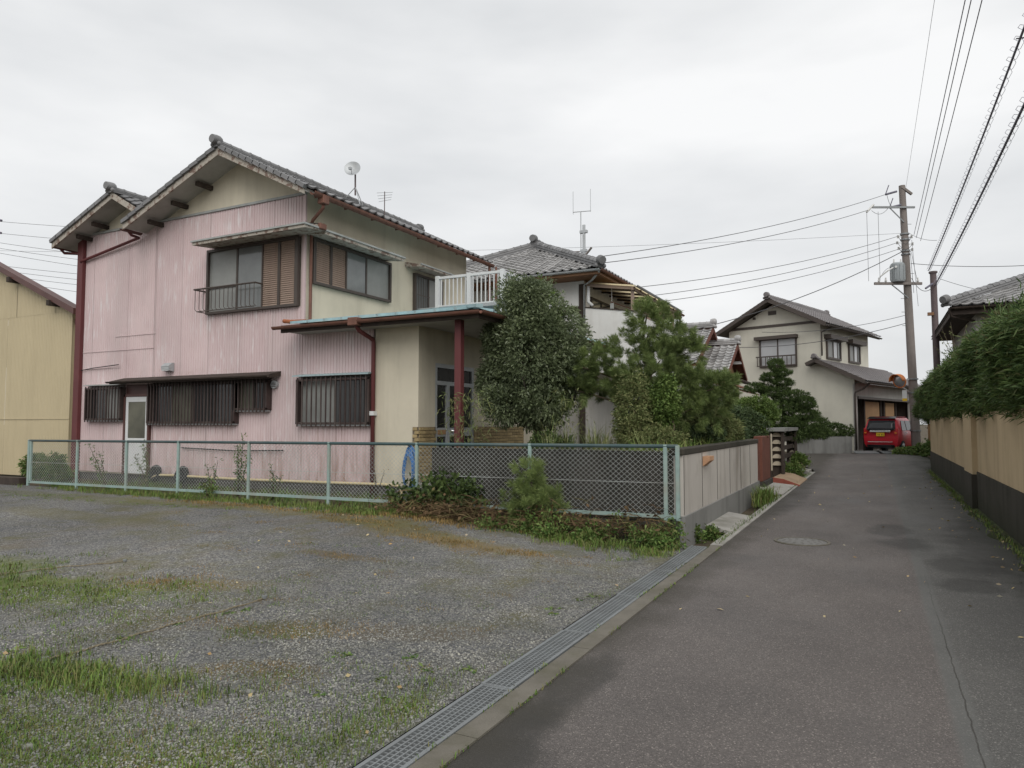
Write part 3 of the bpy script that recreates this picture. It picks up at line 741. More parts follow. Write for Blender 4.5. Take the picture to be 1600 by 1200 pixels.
ridge(roof2, (-16.02, Y0 + .04, 6.97), (-16.02, Y1 - .1, 6.97), 'tile_grey', .18, .09)
for k in range(9):
    p0 = Vector((-18.38, Y0 + .03, 6.07)).lerp(Vector((-16.10, Y0 + .03, 6.97)), k / 9); p1 = Vector((-18.38, Y0 + .03, 6.07)).lerp(Vector((-16.10, Y0 + .03, 6.97)), (k + 1.06) / 9)
    MB().bar(p0, p1, .10, .085).build('verge_tile', 'tile_grey', roof2)
for (x, z, rf) in ((-14.9, 6.24, roof), (-14.1, 6.57, roof), (-13.3, 6.89, roof), (-17.6, 6.22, roof2), (-17.0, 6.46, roof2)):
    MB().box(x - .045, x + .045, Y0 + .20, 11.05, z - .105, z - .01).build('purlin_end', 'dark_wood', rf)
# eave gutters and rain pipes
def gutter(parent, a, b_, r=.06, m='rust_pipe', name='gutter'):
    a = Vector(a); b_ = Vector(b_); d = (b_ - a).normalized(); sd = d.cross(Vector((0, 0, 1))).normalized(); V = []; F = []
    for p in (a, b_):
        for k in range(9):
            th = math.pi * k / 8; V.append(p + sd * math.cos(th) * r - Vector((0, 0, 1)) * math.sin(th) * r)
        for k in range(9):
            th = math.pi * (8 - k) / 8; V.append(p + sd * math.cos(th) * (r - .008) - Vector((0, 0, 1)) * math.sin(th) * (r - .008))
    for k in range(18): F.append((k, (k + 1) % 18, 18 + (k + 1) % 18, 18 + k))
    F += [tuple(range(18)), tuple(range(35, 17, -1))]
    return MB().add(V, F).build(name, m, parent, smooth='auto')
gutter(H1, (-9.82, Y0 + .1, 6.10), (-9.82, Y1, 6.10), .075)
for y in np.arange(10.7, 17.9, .9): MB().box(-9.94, -9.78, y, y + .02, 6.03, 6.11).build('gutter_bracket', 'rust_pipe', H1)
gutter(H1, (-18.42, Y1, 5.99), (-18.42, Y0 + .1, 5.99), .06, 'maroon'); gutter(H1, (-15.58, Y0 + .5, 6.06), (-15.58, Y0, 6.06), .06, 'maroon')
MB().box(-9.90, -9.74, 10.75, 10.93, 5.92, 6.09).build('gutter_box', 'rust_pipe', H1, bevel=.01)
MB().tube([(-9.82, 10.84, 5.92), (-9.85, 10.86, 5.85), (-10.32, 11.08, 5.72), (-10.36, 11.09, 5.66), (-10.36, 11.09, 3.66), (-10.36, 11.0, 3.60)], .035, 8).build('rain_pipe', 'rust_pipe', H1, smooth=True)
MB().tube([(-15.58, 10.6, 6.03), (-15.60, 10.70, 5.96), (-15.62, 10.90, 5.95), (-17.78, 10.93, 5.64), (-17.86, 10.88, 5.60)], .035, 8).build('slanting_rain_pipe', 'maroon_post', H1, smooth=True)
MB().tube([(-18.42, 10.7, 5.96), (-18.40, 10.8, 5.86), (-18.02, 10.93, 5.83)], .035, 8).build('rain_pipe', 'maroon_post', H1, smooth=True)
MB().tube([(-9.84, 17.8, 6.06), (-9.84, 17.8, 4.2)], .04, 8).build('rain_pipe', 'rust_pipe', H1)
MB().tube([(-9.62, 17.8, 6.0), (-9.62, 17.8, 4.2)], .032, 8).build('rain_pipe', 'rust_pipe', H1)
MB().tube([(-10.36, 10.98, 3.60), (-10.42, 10.6, 3.545), (-10.40, 10.40, 3.53)], .04, 8).build('pipe_elbow', 'orange_pipe', H1, smooth=True)

# upper front window with rail and louvred shutters, and its canopy that turns the corner
w = win_x(H1, -13.28, -10.56, 3.93, 5.38, 11.0, (.342, .625), 'frame_brown', ['glass_frost', 'glass_grey', None], .055, .09)
def louvre(parent, a0, a1, z0, z1, c, axis):
    q = MB(); n = int((z1 - z0) / .044)
    for k in range(n):
        z = z0 + (z1 - z0) * k / n; dz = (z1 - z0) / n
        if axis == 'x': q.quad((a0, c - .028, z), (a1, c - .028, z), (a1, c - .006, z + dz), (a0, c - .006, z + dz)); q.quad((a0, c - .006, z + dz), (a1, c - .006, z + dz), (a1, c - .028, z + dz), (a0, c - .028, z + dz))
        else: q.quad((c + .028, a0, z), (c + .028, a1, z), (c + .006, a1, z + dz), (c + .006, a0, z + dz)); q.quad((c + .006, a0, z + dz), (c + .006, a1, z + dz), (c + .028, a1, z + dz), (c + .028, a0, z + dz))
    o = q.build('shutter', 'louvre', parent)
    f = MB()
    for u in (a0, a1 - .03):
        if axis == 'x': f.box(u, u + .03, c - .045, c - .002, z0, z1)
        else: f.box(c + .002, c + .045, u, u + .03, z0, z1)
    f.build('shutter_stile', 'frame_brown', o)
louvre(w, -11.58, -11.085, 3.99, 5.32, 10.955, 'x'); louvre(w, -11.08, -10.615, 3.99, 5.32, 10.955, 'x')
MB().box(-13.22, -12.37, 10.94, 10.965, 4.50, 4.53).build('glazing_bar', 'frame_brown', w)
rl = MB(); rl.tube([(-13.40, 10.99, 4.47), (-13.42, 10.72, 4.47), (-11.56, 10.72, 4.47), (-11.56, 10.99, 4.47)], .02, 6); rl.tube([(-13.30, 10.99, 3.97), (-13.30, 10.72, 3.97), (-11.56, 10.72, 3.97)], .012, 6)
rail = rl.build('window_railing', 'frame_brown', H1)
for k in range(15):
    x = -13.38 + 1.80 * k / 14; MB().tube([(x, 10.72, 4.47), (x, 10.72, 4.02), (x + .03, 10.76, 3.97)], .008, 5).build('baluster', 'frame_brown', rail)
b = MB()
b.prism([(-13.12, 10.40, 5.36), (-13.12, 10.40, 5.43), (-13.12, 11.0, 5.56), (-13.12, 11.0, 5.42)], (3.22, 0, 0))
b.prism([(-9.90, 11.0, 5.36), (-9.90, 11.0, 5.43), (-10.44, 11.0, 5.56), (-10.44, 11.0, 5.42)], (0, 2.73, 0))
can = b.build('canopy', 'barge', H1)
b = MB(); b.bar((-13.14, 10.385, 5.44), (-9.885, 10.385, 5.44), .03, .035); b.bar((-9.885, 10.40, 5.44), (-9.885, 13.75, 5.44), .03, .035)
b.quad((-13.14, 10.39, 5.445), (-9.89, 10.39, 5.445), (-9.89, 11.0, 5.575), (-13.14, 11.0, 5.575)); b.quad((-9.89, 11.0, 5.445), (-9.89, 13.75, 5.445), (-10.44, 13.75, 5.575), (-10.44, 11.0, 5.575))
b.build('canopy_flashing', 'flashing', can)
MB().box(-9.96, -9.84, 10.78, 10.98, 5.42, 5.54).build('rain_head', 'rust_pipe', H1, bevel=.015)
# side windows
w = win_y(H1, 11.16, 13.84, 4.42, 5.38, -10.44, (.40, .66), 'frame_brown', [None, 'glass_grey', 'glass_frost'], .055, .09)
louvre(w, 11.21, 11.70, 4.48, 5.32, -10.395, 'y'); louvre(w, 11.71, 12.21, 4.48, 5.32, -10.395, 'y')
w = win_y(H1, 14.84, 16.15, 4.36, 5.34, -10.44, (.5,), 'frame_brown', ['glass_grey', 'glass_frost'], .055, .09)
for k in range(5): MB().box(-10.33, -10.322, 14.94 + k * .11, 14.955 + k * .11, 4.45, 5.28).build('glazing_bar', 'frame_brown', w)
MB().box(-10.33, -10.32, 14.90, 15.45, 4.78, 4.80).build('glazing_bar', 'frame_brown', w)
b = MB(); b.prism([(-9.95, 14.5, 5.40), (-9.95, 14.5, 5.45), (-10.44, 14.5, 5.56), (-10.44, 14.5, 5.44)], (0, 1.75, 0)); can = b.build('canopy', 'barge', H1)
b = MB(); b.bar((-9.94, 14.48, 5.46), (-9.94, 16.27, 5.46), .03, .03); b.build('canopy_flashing', 'flashing', can)

# ground floor openings: three barred windows, back door, long dark canopy
def grille(x0, x1, z0, z1, n, panes, splits, low=.10):
    w = win_x(H1, x0, x1, z0, z1, 11.03, splits, 'frame_brown', panes, .04, .05)
    f = MB(); f.box(x0 - .02, x1 + .02, 10.86, 10.885, z0 + .03, z0 + .06); f.box(x0 - .02, x1 + .02, 10.86, 10.885, z1 - .09, z1 - .06)
    f.box(x0 - .02, x0 + .02, 10.86, 11.0, z0 + .02, z1 - .05); f.box(x1 - .02, x1 + .02, 10.86, 11.0, z0 + .02, z1 - .05)
    g = f.build('window_grille', 'grille', H1)
    for k in range(n):
        x = x0 + .04 + (x1 - x0 - .08) * k / (n - 1)
        MB().box(x - .012, x + .012, 10.838, 10.858, z0 - .03, z1 - .02).build('grille_bar', 'grille', g)
    MB().box(x0, x1, 10.90, 11.03, z0 - .012, z0 + .012).build('window_sill', 'grey_metal', w)
    return w
grille(-17.45, -16.10, 1.57, 2.43, 12, ['glass_dark', 'glass_frost'], (.5,))
grille(-15.10, -12.27, 1.49, 2.46, 27, ['glass_dark', 'glass_olive', 'glass_dark', 'glass_dark'], (.25, .5, .75))
grille(-12.27, -11.32, 1.77, 2.46, 9, ['glass_olive', 'glass_dark'], (.5,))
w4 = grille(-10.48, -8.66, 1.47, 2.45, 15, ['glass_frost', 'glass_dark'], (.5,))
MB().prism([(-10.55, 10.80, 2.45), (-10.55, 10.80, 2.475), (-10.55, 11.0, 2.51), (-10.55, 11.0, 2.48)], (1.93, 0, 0)).build('window_hood', 'hood_blue', w4)
MB().prism([(-17.52, 10.84, 2.43), (-17.52, 10.84, 2.445), (-17.52, 11.0, 2.475), (-17.52, 11.0, 2.45)], (1.45, 0, 0)).build('window_hood', 'flashing', H1)
b = MB(); b.box(-16.05, -15.995, 10.93, 11.03, .30, 2.20); b.box(-15.175, -15.12, 10.93, 11.03, .30, 2.20); b.box(-16.05, -15.12, 10.93, 11.03, 2.145, 2.20); b.build('door_frame', 'maroon', H1)
b = MB(); b.box(-15.99, -15.90, 10.95, 10.985, .33, 2.14); b.box(-15.27, -15.18, 10.95, 10.985, .33, 2.14); b.box(-15.90, -15.27, 10.95, 10.985, 2.02, 2.14); b.box(-15.90, -15.27, 10.95, 10.985, 1.06, 1.16); b.box(-15.90, -15.27, 10.955, 10.98, .33, 1.06)
door = b.build('back_door', 'white_metal', H1)
MB().box(-15.90, -15.27, 10.962, 10.974, 1.16, 2.02).build('pane', 'glass_olive', door)
MB().tube([(-15.93, 10.95, 1.10), (-15.93, 10.90, 1.10), (-15.84, 10.89, 1.10)], .012, 6).build('handle', 'grey_metal', door)
MB().box(-16.05, -15.12, 10.99, 11.01, 2.2, 2.43).build('door_head_panel', 'maroon', H1)
b = MB(); b.prism([(-16.15, 10.62, 2.43), (-16.15, 10.62, 2.50), (-16.15, 11.0, 2.60), (-16.15, 11.0, 2.50)], (5.1, 0, 0)); can = b.build('long_canopy', 'dark_wood', H1)
gutter(can, (-16.2, 10.59, 2.49), (-11.0, 10.59, 2.49), .04, 'dark_wood')
b = MB(); b.prism([(-14.62, 10.99, 2.70), (-14.62, 10.86, 2.72), (-14.62, 10.84, 2.82), (-14.62, 10.93, 2.90), (-14.62, 10.99, 2.90)], (.26, 0, 0)); vh = b.build('vent_hood', 'grey_metal', H1)
for k in range(3): MB().box(-14.60, -14.38, 10.845 , 10.862, 2.715 + .03 * k, 2.725 + .03 * k).build('vent_slat', 'white_metal', vh)
b = MB(); b.tube([(-11.19, 11.0, 2.32), (-11.19, 10.93, 2.32)], .085, 16); mt = b.build('gas_vent', 'grey_metal', H1, smooth='auto')
for k in range(3): MB().box(-11.25, -11.13, 10.915, 10.93, 2.27 + .035 * k, 2.285 + .035 * k).build('vent_slat', 'frame_brown', mt)
MB().tube([(-8.59, 10.38, 3.36), (-8.59, 10.5, 3.24), (-8.60, 10.92, 3.12), (-8.60, 10.94, 3.05), (-8.60, 10.94, .1)], .042, 8).build('rain_pipe', 'maroon_post', H1, smooth=True)
MB().box(-8.66, -8.54, 10.885, 10.995, 1.66, 1.74).build('pipe_clip', 'white_metal', H1)
MB().box(-8.70, -8.48, 10.28, 10.45, 3.32, 3.47).build('gutter_box', 'rust_pipe', H1, bevel=.01)

# low hipped roof over porch: blue sheet metal, battens, dark eave, soffit, maroon post
EX, EY, EZ = -5.95, 10.40, 3.46; K = .19
xin = -10.44; yb = 17.2
b = MB(); hx = EX - (yb - EY)
def zr(x, y): return EZ + K * min(y - EY, EX - x)
b.poly([(-10.55, EY, EZ), (EX, EY, EZ), (-9.9, EY + 3.95, zr(-9.9, EY + 3.95)), (-10.44, EY + 4.49, zr(-10.44, EY + 4.49)), (-10.44, 11.0, zr(-10.44, 11.0)), (-10.55, 11.0, EZ + K * .6)])
b.poly([(EX, EY, EZ), (EX, yb, EZ), (-10.44, yb, zr(-10.44, yb)), (-10.44, EY + 4.49, zr(-10.44, EY + 4.49)), (-9.9, EY + 3.95, zr(-9.9, EY + 3.95))])
lr = b.build('porch_roof', 'blue_roof', H1)
for k in range(11):
    x = -10.2 + k * .42
    if x > EX - .1: break
    y1 = min(EY + (EX - x), 15.2)
    if x < -10.0: y1 = 11.0
    MB().bar((x, EY - .012, EZ + .028), (x, y1, zr(x, y1) + .028), .045, .05).build('roof_batten', 'blue_roof', lr)
for k in range(14):
    y = EY + .5 + k * .45; x1 = EX - (y - EY)
    MB().bar((EX + .012, y, EZ + .028), (max(x1, -10.4), y, zr(max(x1, -10.4), y) + .028), .05, .045, (0, 0, 1)).build('roof_batten', 'blue_roof', lr)
MB().bar((EX + .02, EY - .02, EZ + .04), (-9.9, EY + 3.95, zr(-9.9, EY + 3.95) + .04), .12, .06).build('hip_cap', 'blue_roof', lr)
b = MB(); b.box(-10.5, EX - .02, EY + .02, EY + .06, 3.30, 3.448); b.box(EX - .06, EX - .02, EY + .06, yb, 3.30, 3.448); b.build('fascia', 'dark_wood', H1)
b = MB(); b.quad((-10.5, EY + .06, 3.335), (-10.5, 11.0, 3.335), (EX - .06, 11.0, 3.335), (EX - .06, EY + .06, 3.335)); b.quad((-7.585, 11.0, 3.335), (-7.585, yb, 3.335), (EX - .06, yb, 3.335), (EX - .06, 11.0, 3.335)); b.build('porch_soffit', 'soffit', H1)
gutter(H1, (-10.62, EY - .06, 3.415), (EX + .06, EY - .06, 3.415), .06, 'rust_pipe'); gutter(H1, (EX + .06, EY - .06, 3.415), (EX + .06, yb, 3.415), .06, 'rust_pipe')
b = MB(); b.box(-6.60, -6.47, 10.66, 10.79, .40, 3.335); b.build('porch_post', 'maroon_post', H1, bevel=.008)
# entrance door in the side wall
b = MB(); X_ = -7.66
for (y0, y1, z0, z1) in ((11.57, 11.64, .42, 2.68), (12.98, 13.05, .42, 2.68), (11.64, 12.98, 2.26, 2.34), (11.64, 12.98, 2.60, 2.68), (11.99, 12.10, .42, 2.26)): b.box(X_, X_ + .07, y0, y1, z0, z1)
ed = b.build('entrance_door', 'grey_metal', H1)
for (y0, y1, z0, z1, pm) in ((11.64, 12.98, 2.34, 2.60, 'glass_dark'), (11.64, 11.99, 1.42, 2.26, 'glass_dark'), (12.10, 12.98, 1.42, 2.26, 'glass_dark'), (11.64, 11.99, .46, 1.25, 'glass_dark'), (12.10, 12.98, .46, 1.25, 'glass_dark')): MB().box(X_ + .02, X_ + .035, y0, y1, z0, z1).build('pane', pm, ed)
b = MB(); b.box(X_ + .005, X_ + .06, 11.64, 11.99, 1.25, 1.42); b.box(X_ + .005, X_ + .06, 12.10, 12.98, 1.25, 1.42); b.build('lock_rail', 'grey_metal', ed)
MB().box(X_ + .06, X_ + .075, 11.68, 11.95, 1.29, 1.38).build('door_plate', 'board_tan', ed)
MB().tube([(X_ + .06, 12.16, 1.36), (X_ + .10, 12.18, 1.36), (X_ + .10, 12.3, 1.34)], .014, 6).build('handle', 'chrome', ed)
# tan brick facing at the porch corner and beyond the door
me = boxmesh('brick', .196, .026, .058, 'brick_tan', .004); me2 = boxmesh('brick', .096, .026, .058, 'brick_tan', .004)
b = MB(); b.box(-7.588, -7.575, 11.0, 11.57, .1, 1.44); b.box(-7.588, -7.575, 13.05, 15.4, .1, 1.44); b.box(-7.70, -7.59, 10.978, 10.998, .1, 1.44); bk = b.build('brick_facing', 'mortar', H1)
for j in range(20):
    z = .11 + j * .0665; off = (j % 2) * .102
    for seg in ((11.0, 11.57), (13.05, 15.4)):
        y = seg[0] - off
        while y < seg[1] - .02:
            a0, a1 = max(y, seg[0]), min(y + .198, seg[1])
            if a1 - a0 > .09:
                piece('brick', me if a1 - a0 > .15 else me2, bk, T(-7.567, (a0 + a1) / 2, z) @ Matrix.Rotation(math.pi / 2, 4, 'Z') @ Matrix.Scale(min(1, (a1 - a0) / (.2 if a1 - a0 > .15 else .1)), 4, (1, 0, 0)))
            y += .204
    piece('brick', me2, bk, T(-7.60 - .04 * (j % 2), 10.972, z))
# balcony on the porch roof
b = MB(); b.box(-10.4, -7.93, 14.98, 18.0, 4.36, 4.44); b.build('balcony_deck', 'grey_metal', H1)
bl = MB(); bl.box(-9.78, -7.93, 14.97, 15.03, 5.14, 5.20); bl.box(-7.96, -7.90, 15.03, 18.0, 5.14, 5.20); bl.box(-9.78, -7.93, 14.985, 15.015, 4.44, 4.47); bl.box(-7.945, -7.915, 15.03, 18.0, 4.44, 4.47)
br = bl.build('balcony_railing', 'white_metal', H1)
for x, y, w_ in ((-9.78, 15.0, .10), (-8.86, 15.0, .10), (-7.93, 15.0, .10), (-7.93, 16.5, .10), (-7.93, 18.0, .10)): MB().box(x - w_ / 2, x + w_ / 2, y - w_ / 2, y + w_ / 2, 4.0, 5.22).build('railing_post', 'white_metal', br)
bars_between(br, 'baluster', 'white_metal', -9.73, -8.91, 4.47, 5.14, 15.0, 7, .024, .024); bars_between(br, 'baluster', 'white_metal', -8.81, -7.99, 4.47, 5.14, 15.0, 7, .024, .024)
bars_between(br, 'baluster', 'white_metal', 15.06, 16.45, 4.47, 5.14, -7.93, 11, .024, .024, 'y'); bars_between(br, 'baluster', 'white_metal', 16.55, 17.95, 4.47, 5.14, -7.93, 11, .024, .024, 'y')
# roof top aerials
d = root('satellite_dish', 'pale round satellite dish on a tripod on the pink house ridge', 'satellite dish', (-12.03, 14.5, 7.2))
b = MB(); V = []; F = []; nd = Vector((.42, -.86, .28)).normalized(); uu = nd.cross(Vector((0, 0, 1))).normalized(); vv = uu.cross(nd); c0 = Vector((-12.08, 14.42, 8.17))
for j in range(5):
    r = .215 * j / 4
    for k in range(24): th = 2 * math.pi * k / 24; V.append(c0 + uu * r * math.cos(th) + vv * r * math.sin(th) + nd * (1.1 * r * r))
for j in range(4):
    for k in range(24): a = j * 24 + k; a2 = j * 24 + (k + 1) % 24; F.append((a, a2, a2 + 24, a + 24))
b.add(V, F); ds = b.build('reflector', 'grey_metal', d, smooth=True)
MB().tube([c0 - vv * .17 + nd * .04, c0 - vv * .06 + nd * .20], .008, 5).build('feed_arm', 'grey_metal', ds); MB().box(c0.x + .05, c0.x + .12, c0.y - .24, c0.y - .16, c0.z - .08, c0.z - .02).build('receiver', 'grey_metal', ds)
b = MB(); b.tube([(-12.05, 14.5, 7.50), (-12.06, 14.5, 8.15)], .022, 8); b.build('mast', 'pole_steel', d)
for dx, dy in ((-.24, -.1), (.24, -.1), (.05, .25)): MB().tube([(-12.05, 14.5, 7.72), (-12.05 + dx, 14.5 + dy, 7.52 - abs(.49 * (-12.05 + dx + 12.7)) + .12)], .012, 6).build('tripod_leg', 'grey_metal', d)
d = root('roof_aerial', 'small thin television aerial behind the dish on the pink house roof', 'aerial', (-11.40, 14.9, 6.9))
b = MB(); b.tube([(-11.40, 14.9, 6.8), (-11.40, 14.9, 7.62)], .012, 6); b.build('mast', 'pole_steel', d)
for k in range(4): MB().tube([(-11.62, 14.9 - .05 + k * .03, 7.60 - k * .07), (-11.18, 14.9 + .05 - k * .02, 7.58 - k * .07)], .006, 5).build('element', 'grey_metal', d)
# ------------------------------------------------------------------ yellow warehouse at the left
H2 = root('yellow_shed', 'tall yellow corrugated metal shed beside the pink house', 'shed', (-24, 11.2, .1))
siding(H2, -36, -18.62, .1, 4.45, 11.2, [], 'yellow_siding', sheet=1.8, pitch=.068, depth=.009)
b = MB(); b.poly([(-36, 11.23, 4.4), (-18.62, 11.23, 4.4), (-18.62, 11.23, 4.52), (-24.5, 11.23, 6.98), (-36, 11.23, 6.98)]); b.build('wall', 'yellow_siding', H2)
xg = np.arange(-30, -18.62, .068)
for x in np.arange(-30.2, -18.7, 1.8):       # upper sheets following the roof slope
    V = []; 
    for k in range(27):
        for dx, d in ((0, 0), (.050, 0), (.056, .009), (.064, .009)):
            xx = min(x + k * .0681 + dx, -18.63); V.append((xx, 11.2 + d, 4.452)); V.append((xx, 11.2 + d, min(7.0, 4.44 + (-18.62 - xx) * .417)))
    F = [(2 * i, 2 * i + 2, 2 * i + 3, 2 * i + 1) for i in range(len(V) // 2 - 1)]
    MB().add(V, F).build('siding_sheet', 'yellow_siding', H2)
MB().box(-36, -18.62, 11.185, 11.195, 1.62, 1.64).build('sheet_joint', 'yellow_siding', H2)
b = MB(); b.quad((-18.64, 11.2, .1), (-18.64, 26, .1), (-18.64, 26, 4.5), (-18.64, 11.2, 4.5)); b.build('side_wall', 'yellow_siding', H2)
b = MB(); b.prism([(-18.2, 10.95, 4.30), (-26, 10.95, 7.55), (-26, 10.95, 7.70), (-18.2, 10.95, 4.46)], (0, .30, 0)); b.build('roof_verge', 'maroon', H2)
b = MB(); b.box(-36, -18.4, 11.26, 26, 4.1, 4.25); b.build('roof', 'maroon', H2)
for x in (-19.3, -21.2): MB().box(x, x + .12, 10.9, 11.2, 4.28 + (-18.2 - x) * .417 - .14, 4.28 + (-18.2 - x) * .417).build('purlin_end', 'dark_wood', H2)

# ------------------------------------------------------------------ chain link fence
FY = 8.97
def ftop(x): return 1.215 + .0055 * (x + 2.2)
def fbot(x): return ftop(x) - .885 + .003 * (x + 2.2) * 0
FX0, FX1 = -16.32, -2.24
fen = root('chain_link_fence', 'low pale green chain link fence between gravel lot and houses', 'fence', (-9, FY, .15))
posts = [-14.60, -13.03, -11.54, -9.73, -7.93, -6.21, -4.31, -2.40]
for x in [FX0 + .02] + posts: 
    w = .05 if x > -16 else .065
    b = MB(); b.box(x - w / 2, x + w / 2, FY - .022, FY + .022, .05, ftop(x) + .02); b.build('post', 'fence_green', fen, bevel=.006)
b = MB(); b.box(FX1 - .03, FX1 + .02, FY - .025, FY + .025, .28, ftop(FX1) + .01); b.build('post', 'fence_green', fen, bevel=.006)
b = MB(); b.box(FX0 + .08, FX0 + .12, FY - .02, FY + .02, fbot(FX0), ftop(FX0)); b.build('post', 'fence_green', fen)
b = MB(); b.tube([(FX0, FY, ftop(FX0)), (-9, FY, ftop(-9)), (FX1, FY, ftop(FX1))], .024, 8); b.build('top_rail', 'fence_rail_dark', fen, smooth=True)
b = MB(); b.bar((FX0, FY, fbot(FX0)), (FX1, FY, fbot(FX1)), .04, .045); b.build('bottom_rail', 'fence_green', fen)
b = MB(); b.tube([(FX0, FY - .012, fbot(FX0) + .42), (FX1, FY - .012, fbot(FX1) + .42)], .004, 5); b.build('tension_wire', 'chainlink', fen)
def mesh_net():
    V = []; F = []; px = .076; pz = .0326; r = .0028; n = 0
    nx = int((FX1 - FX0) / px); rows = 27
    prof = [(1, 0), (-.5, .87), (-.5, -.87)]
    for i in range(nx + 1):
        for k in range(rows):
            a = i * px + (px / 2 if k % 2 else 0); c = i * px + (0 if k % 2 else px / 2)
            for sgn in (1, -1):
                # every row is a zigzag: right-leaning from one wire, left-leaning from its neighbour
                xa, xb = (a, c) if sgn > 0 else (a, 2 * a - c)
                xa += FX0; xb += FX0
                if max(xa, xb) > FX1 or min(xa, xb) < FX0: continue
                za = fbot(xa) + k * pz; zb = fbot(xb) + (k + 1) * pz; yo = .003 * sgn
                d = Vector((xb - xa, 0, zb - za)).normalized(); sd = Vector((-d.z, 0, d.x))
                for (xx, zz, yy_) in ((xa, za, FY + yo), (xb, zb, FY - yo)):
                    for p, q in prof: V.append((xx + sd.x * p * r, yy_ + q * r, zz + sd.z * p * r))
                for e in range(3): F.append((n + e, n + (e + 1) % 3, n + 3 + (e + 1) % 3, n + 3 + e))
                n += 6
    return V, F
V, F = mesh_net(); stuff(npobj('wire_mesh', V, F, 'chainlink', fen))
b = MB()
for x in np.arange(FX0, FX1 - .3, 1.8): b.box(x, min(x + 1.79, FX1), FY - .05, FY + .05, -.1, .17 + .003 * (x % .7) if x < -6.3 else .25)
struct(b.build('fence_kerb', 'old_concrete'))

# ------------------------------------------------------------------ garden wall (cast concrete, L-shaped)
GW = root('garden_wall', 'stained concrete garden wall on dark footing, turning the lane corner', 'garden wall', (-2.3, 9.2, 0))
b = MB(); b.box(-2.32, -2.2, 9.06, 15.42, .33, 1.10); b.build('wall_panel', 'block_wall', GW)
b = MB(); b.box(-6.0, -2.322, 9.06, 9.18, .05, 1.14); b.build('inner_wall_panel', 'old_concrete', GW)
b = MB(); b.box(-2.36, -2.185, 9.02, 15.46, 1.10, 1.185); b.build('coping', 'dark_footing', GW, bevel=.01)
b = MB(); b.box(-2.34, -2.17, 9.03, 15.44, -.25, .33); b.build('footing', 'planter_concrete', GW)
for k in range(6):
    MB().box(-2.202, -2.196, 9.1 + k * 1.06, 9.112 + k * 1.06, .34, 1.09).build('panel_joint', 'old_concrete', GW)
b = MB(); b.box(-2.34, -2.18, 15.44, 15.52, -.1, 1.19); b.build('end_post', 'red_wood', GW)
b = MB(); b.prism([(-2.196, 10.20, .90), (-2.10, 10.20, .98), (-2.10, 10.20, 1.04), (-2.196, 10.20, 1.04)], (0, .30, 0)); bx = b.build('delivery_box', 'orange_box'); tag(bx, 'small orange box fixed high on the concrete garden wall', 'box')
# fill of the raised garden
b = MB()
struct(sheet('garden_soil', np.linspace(-6.0, -2.33, 14), np.linspace(9.18, 15.4, 16), lambda x, y: .86 + .04 * np.sin(x * 3) * np.sin(y * 2.2) - .5 * sstep(4.8, 5.9, -x), 'soil'))
struct(sheet('yard_soil', np.linspace(-19, -6.0, 30), np.linspace(9.03, 11.1, 8), lambda x, y: .10 + .03 * np.sin(x * 2.3 + y) + 0 * y, 'soil'))

# entrance pieces along the lane beyond the garden wall
t = root('concrete_slab', 'grey concrete slab bridging the open drain beside the garden wall', 'slab', (-2.0, 11, 0))
b = MB(); b.prism([(-2.17, 10.15, .02), (-2.17, 10.15, .085), (-1.80, 10.15, .035), (-1.80, 10.15, -.02)], (0, 1.75, 0)); b.build('slab', 'concrete', t, bevel=.01)
t = MB(); t.prism([(-2.62, 15.75, .05), (-2.62, 15.75, .14), (-1.76, 15.75, .06), (-1.76, 15.75, 0)], (0, 2.3, 0)); tag(t.build('drive_slab', 'concrete', bevel=.012), 'concrete drive slab over the drain in front of the wooden gate post', 'slab')
t = root('kerb_ramp', 'red edged wooden kerb ramp lying on the lane edge', 'ramp', (-2.0, 19.3, 0))
b = MB(); b.prism([(-2.45, 18.5, .07), (-2.30, 18.5, .18), (-2.05, 18.5, .15), (-1.70, 18.5, .02), (-1.70, 18.5, .0), (-2.45, 18.5, .03)], (0, 2.3, 0)); b.build('ramp_board', 'ramp_wood', t)
b = MB(); b.prism([(-2.45, 18.47, .06), (-2.30, 18.47, .19), (-2.05, 18.47, .16), (-1.68, 18.47, .03), (-1.68, 18.47, .0), (-2.3, 18.47, .04)], (0, .03, 0)); b.build('red_edge', 'ramp_red', t)
tag(MB().prism([(-2.35, 23.0, .05), (-2.35, 23.0, .13), (-1.85, 23.0, .08), (-1.85, 23.0, 0)], (0, 1.3, 0)).build('stepping_slab', 'concrete'), 'small pale slab beyond the wooden ramp on the lane edge', 'slab')
t = root('gate_post', 'dark red wooden gate post between garden wall and slatted gate', 'gate post', (-2.35, 17.4, 0))
b = MB(); b.box(-2.45, -2.27, 16.6, 17.9, .22, 1.22); b.build('boards', 'red_wood', t, bevel=.01); MB().box(-2.5, -2.22, 16.55, 17.95, .0, .22).build('plinth', 'old_concrete', t)
tag(MB().box(-2.62, -2.50, 15.6, 16.55, .1, 1.12).build('wall_stub', 'block_wall'), 'short pale wall stub behind the dark red gate post', 'wall')
t = root('ornamental_gate', 'dark garden gate posts set with pale round tiles under grey cap', 'gate', (-2.35, 21.5, 0))
for x0, x1, y0, y1 in ((-2.56, -2.50, 20.0, 20.3), (-2.26, -2.20, 20.0, 20.3), (-2.46, -2.40, 23.2, 23.5), (-2.24, -2.18, 23.2, 23.5)): MB().box(x0, x1, y0, y1, .1, 1.30).build('gate_upright', 'dark_wood', t)
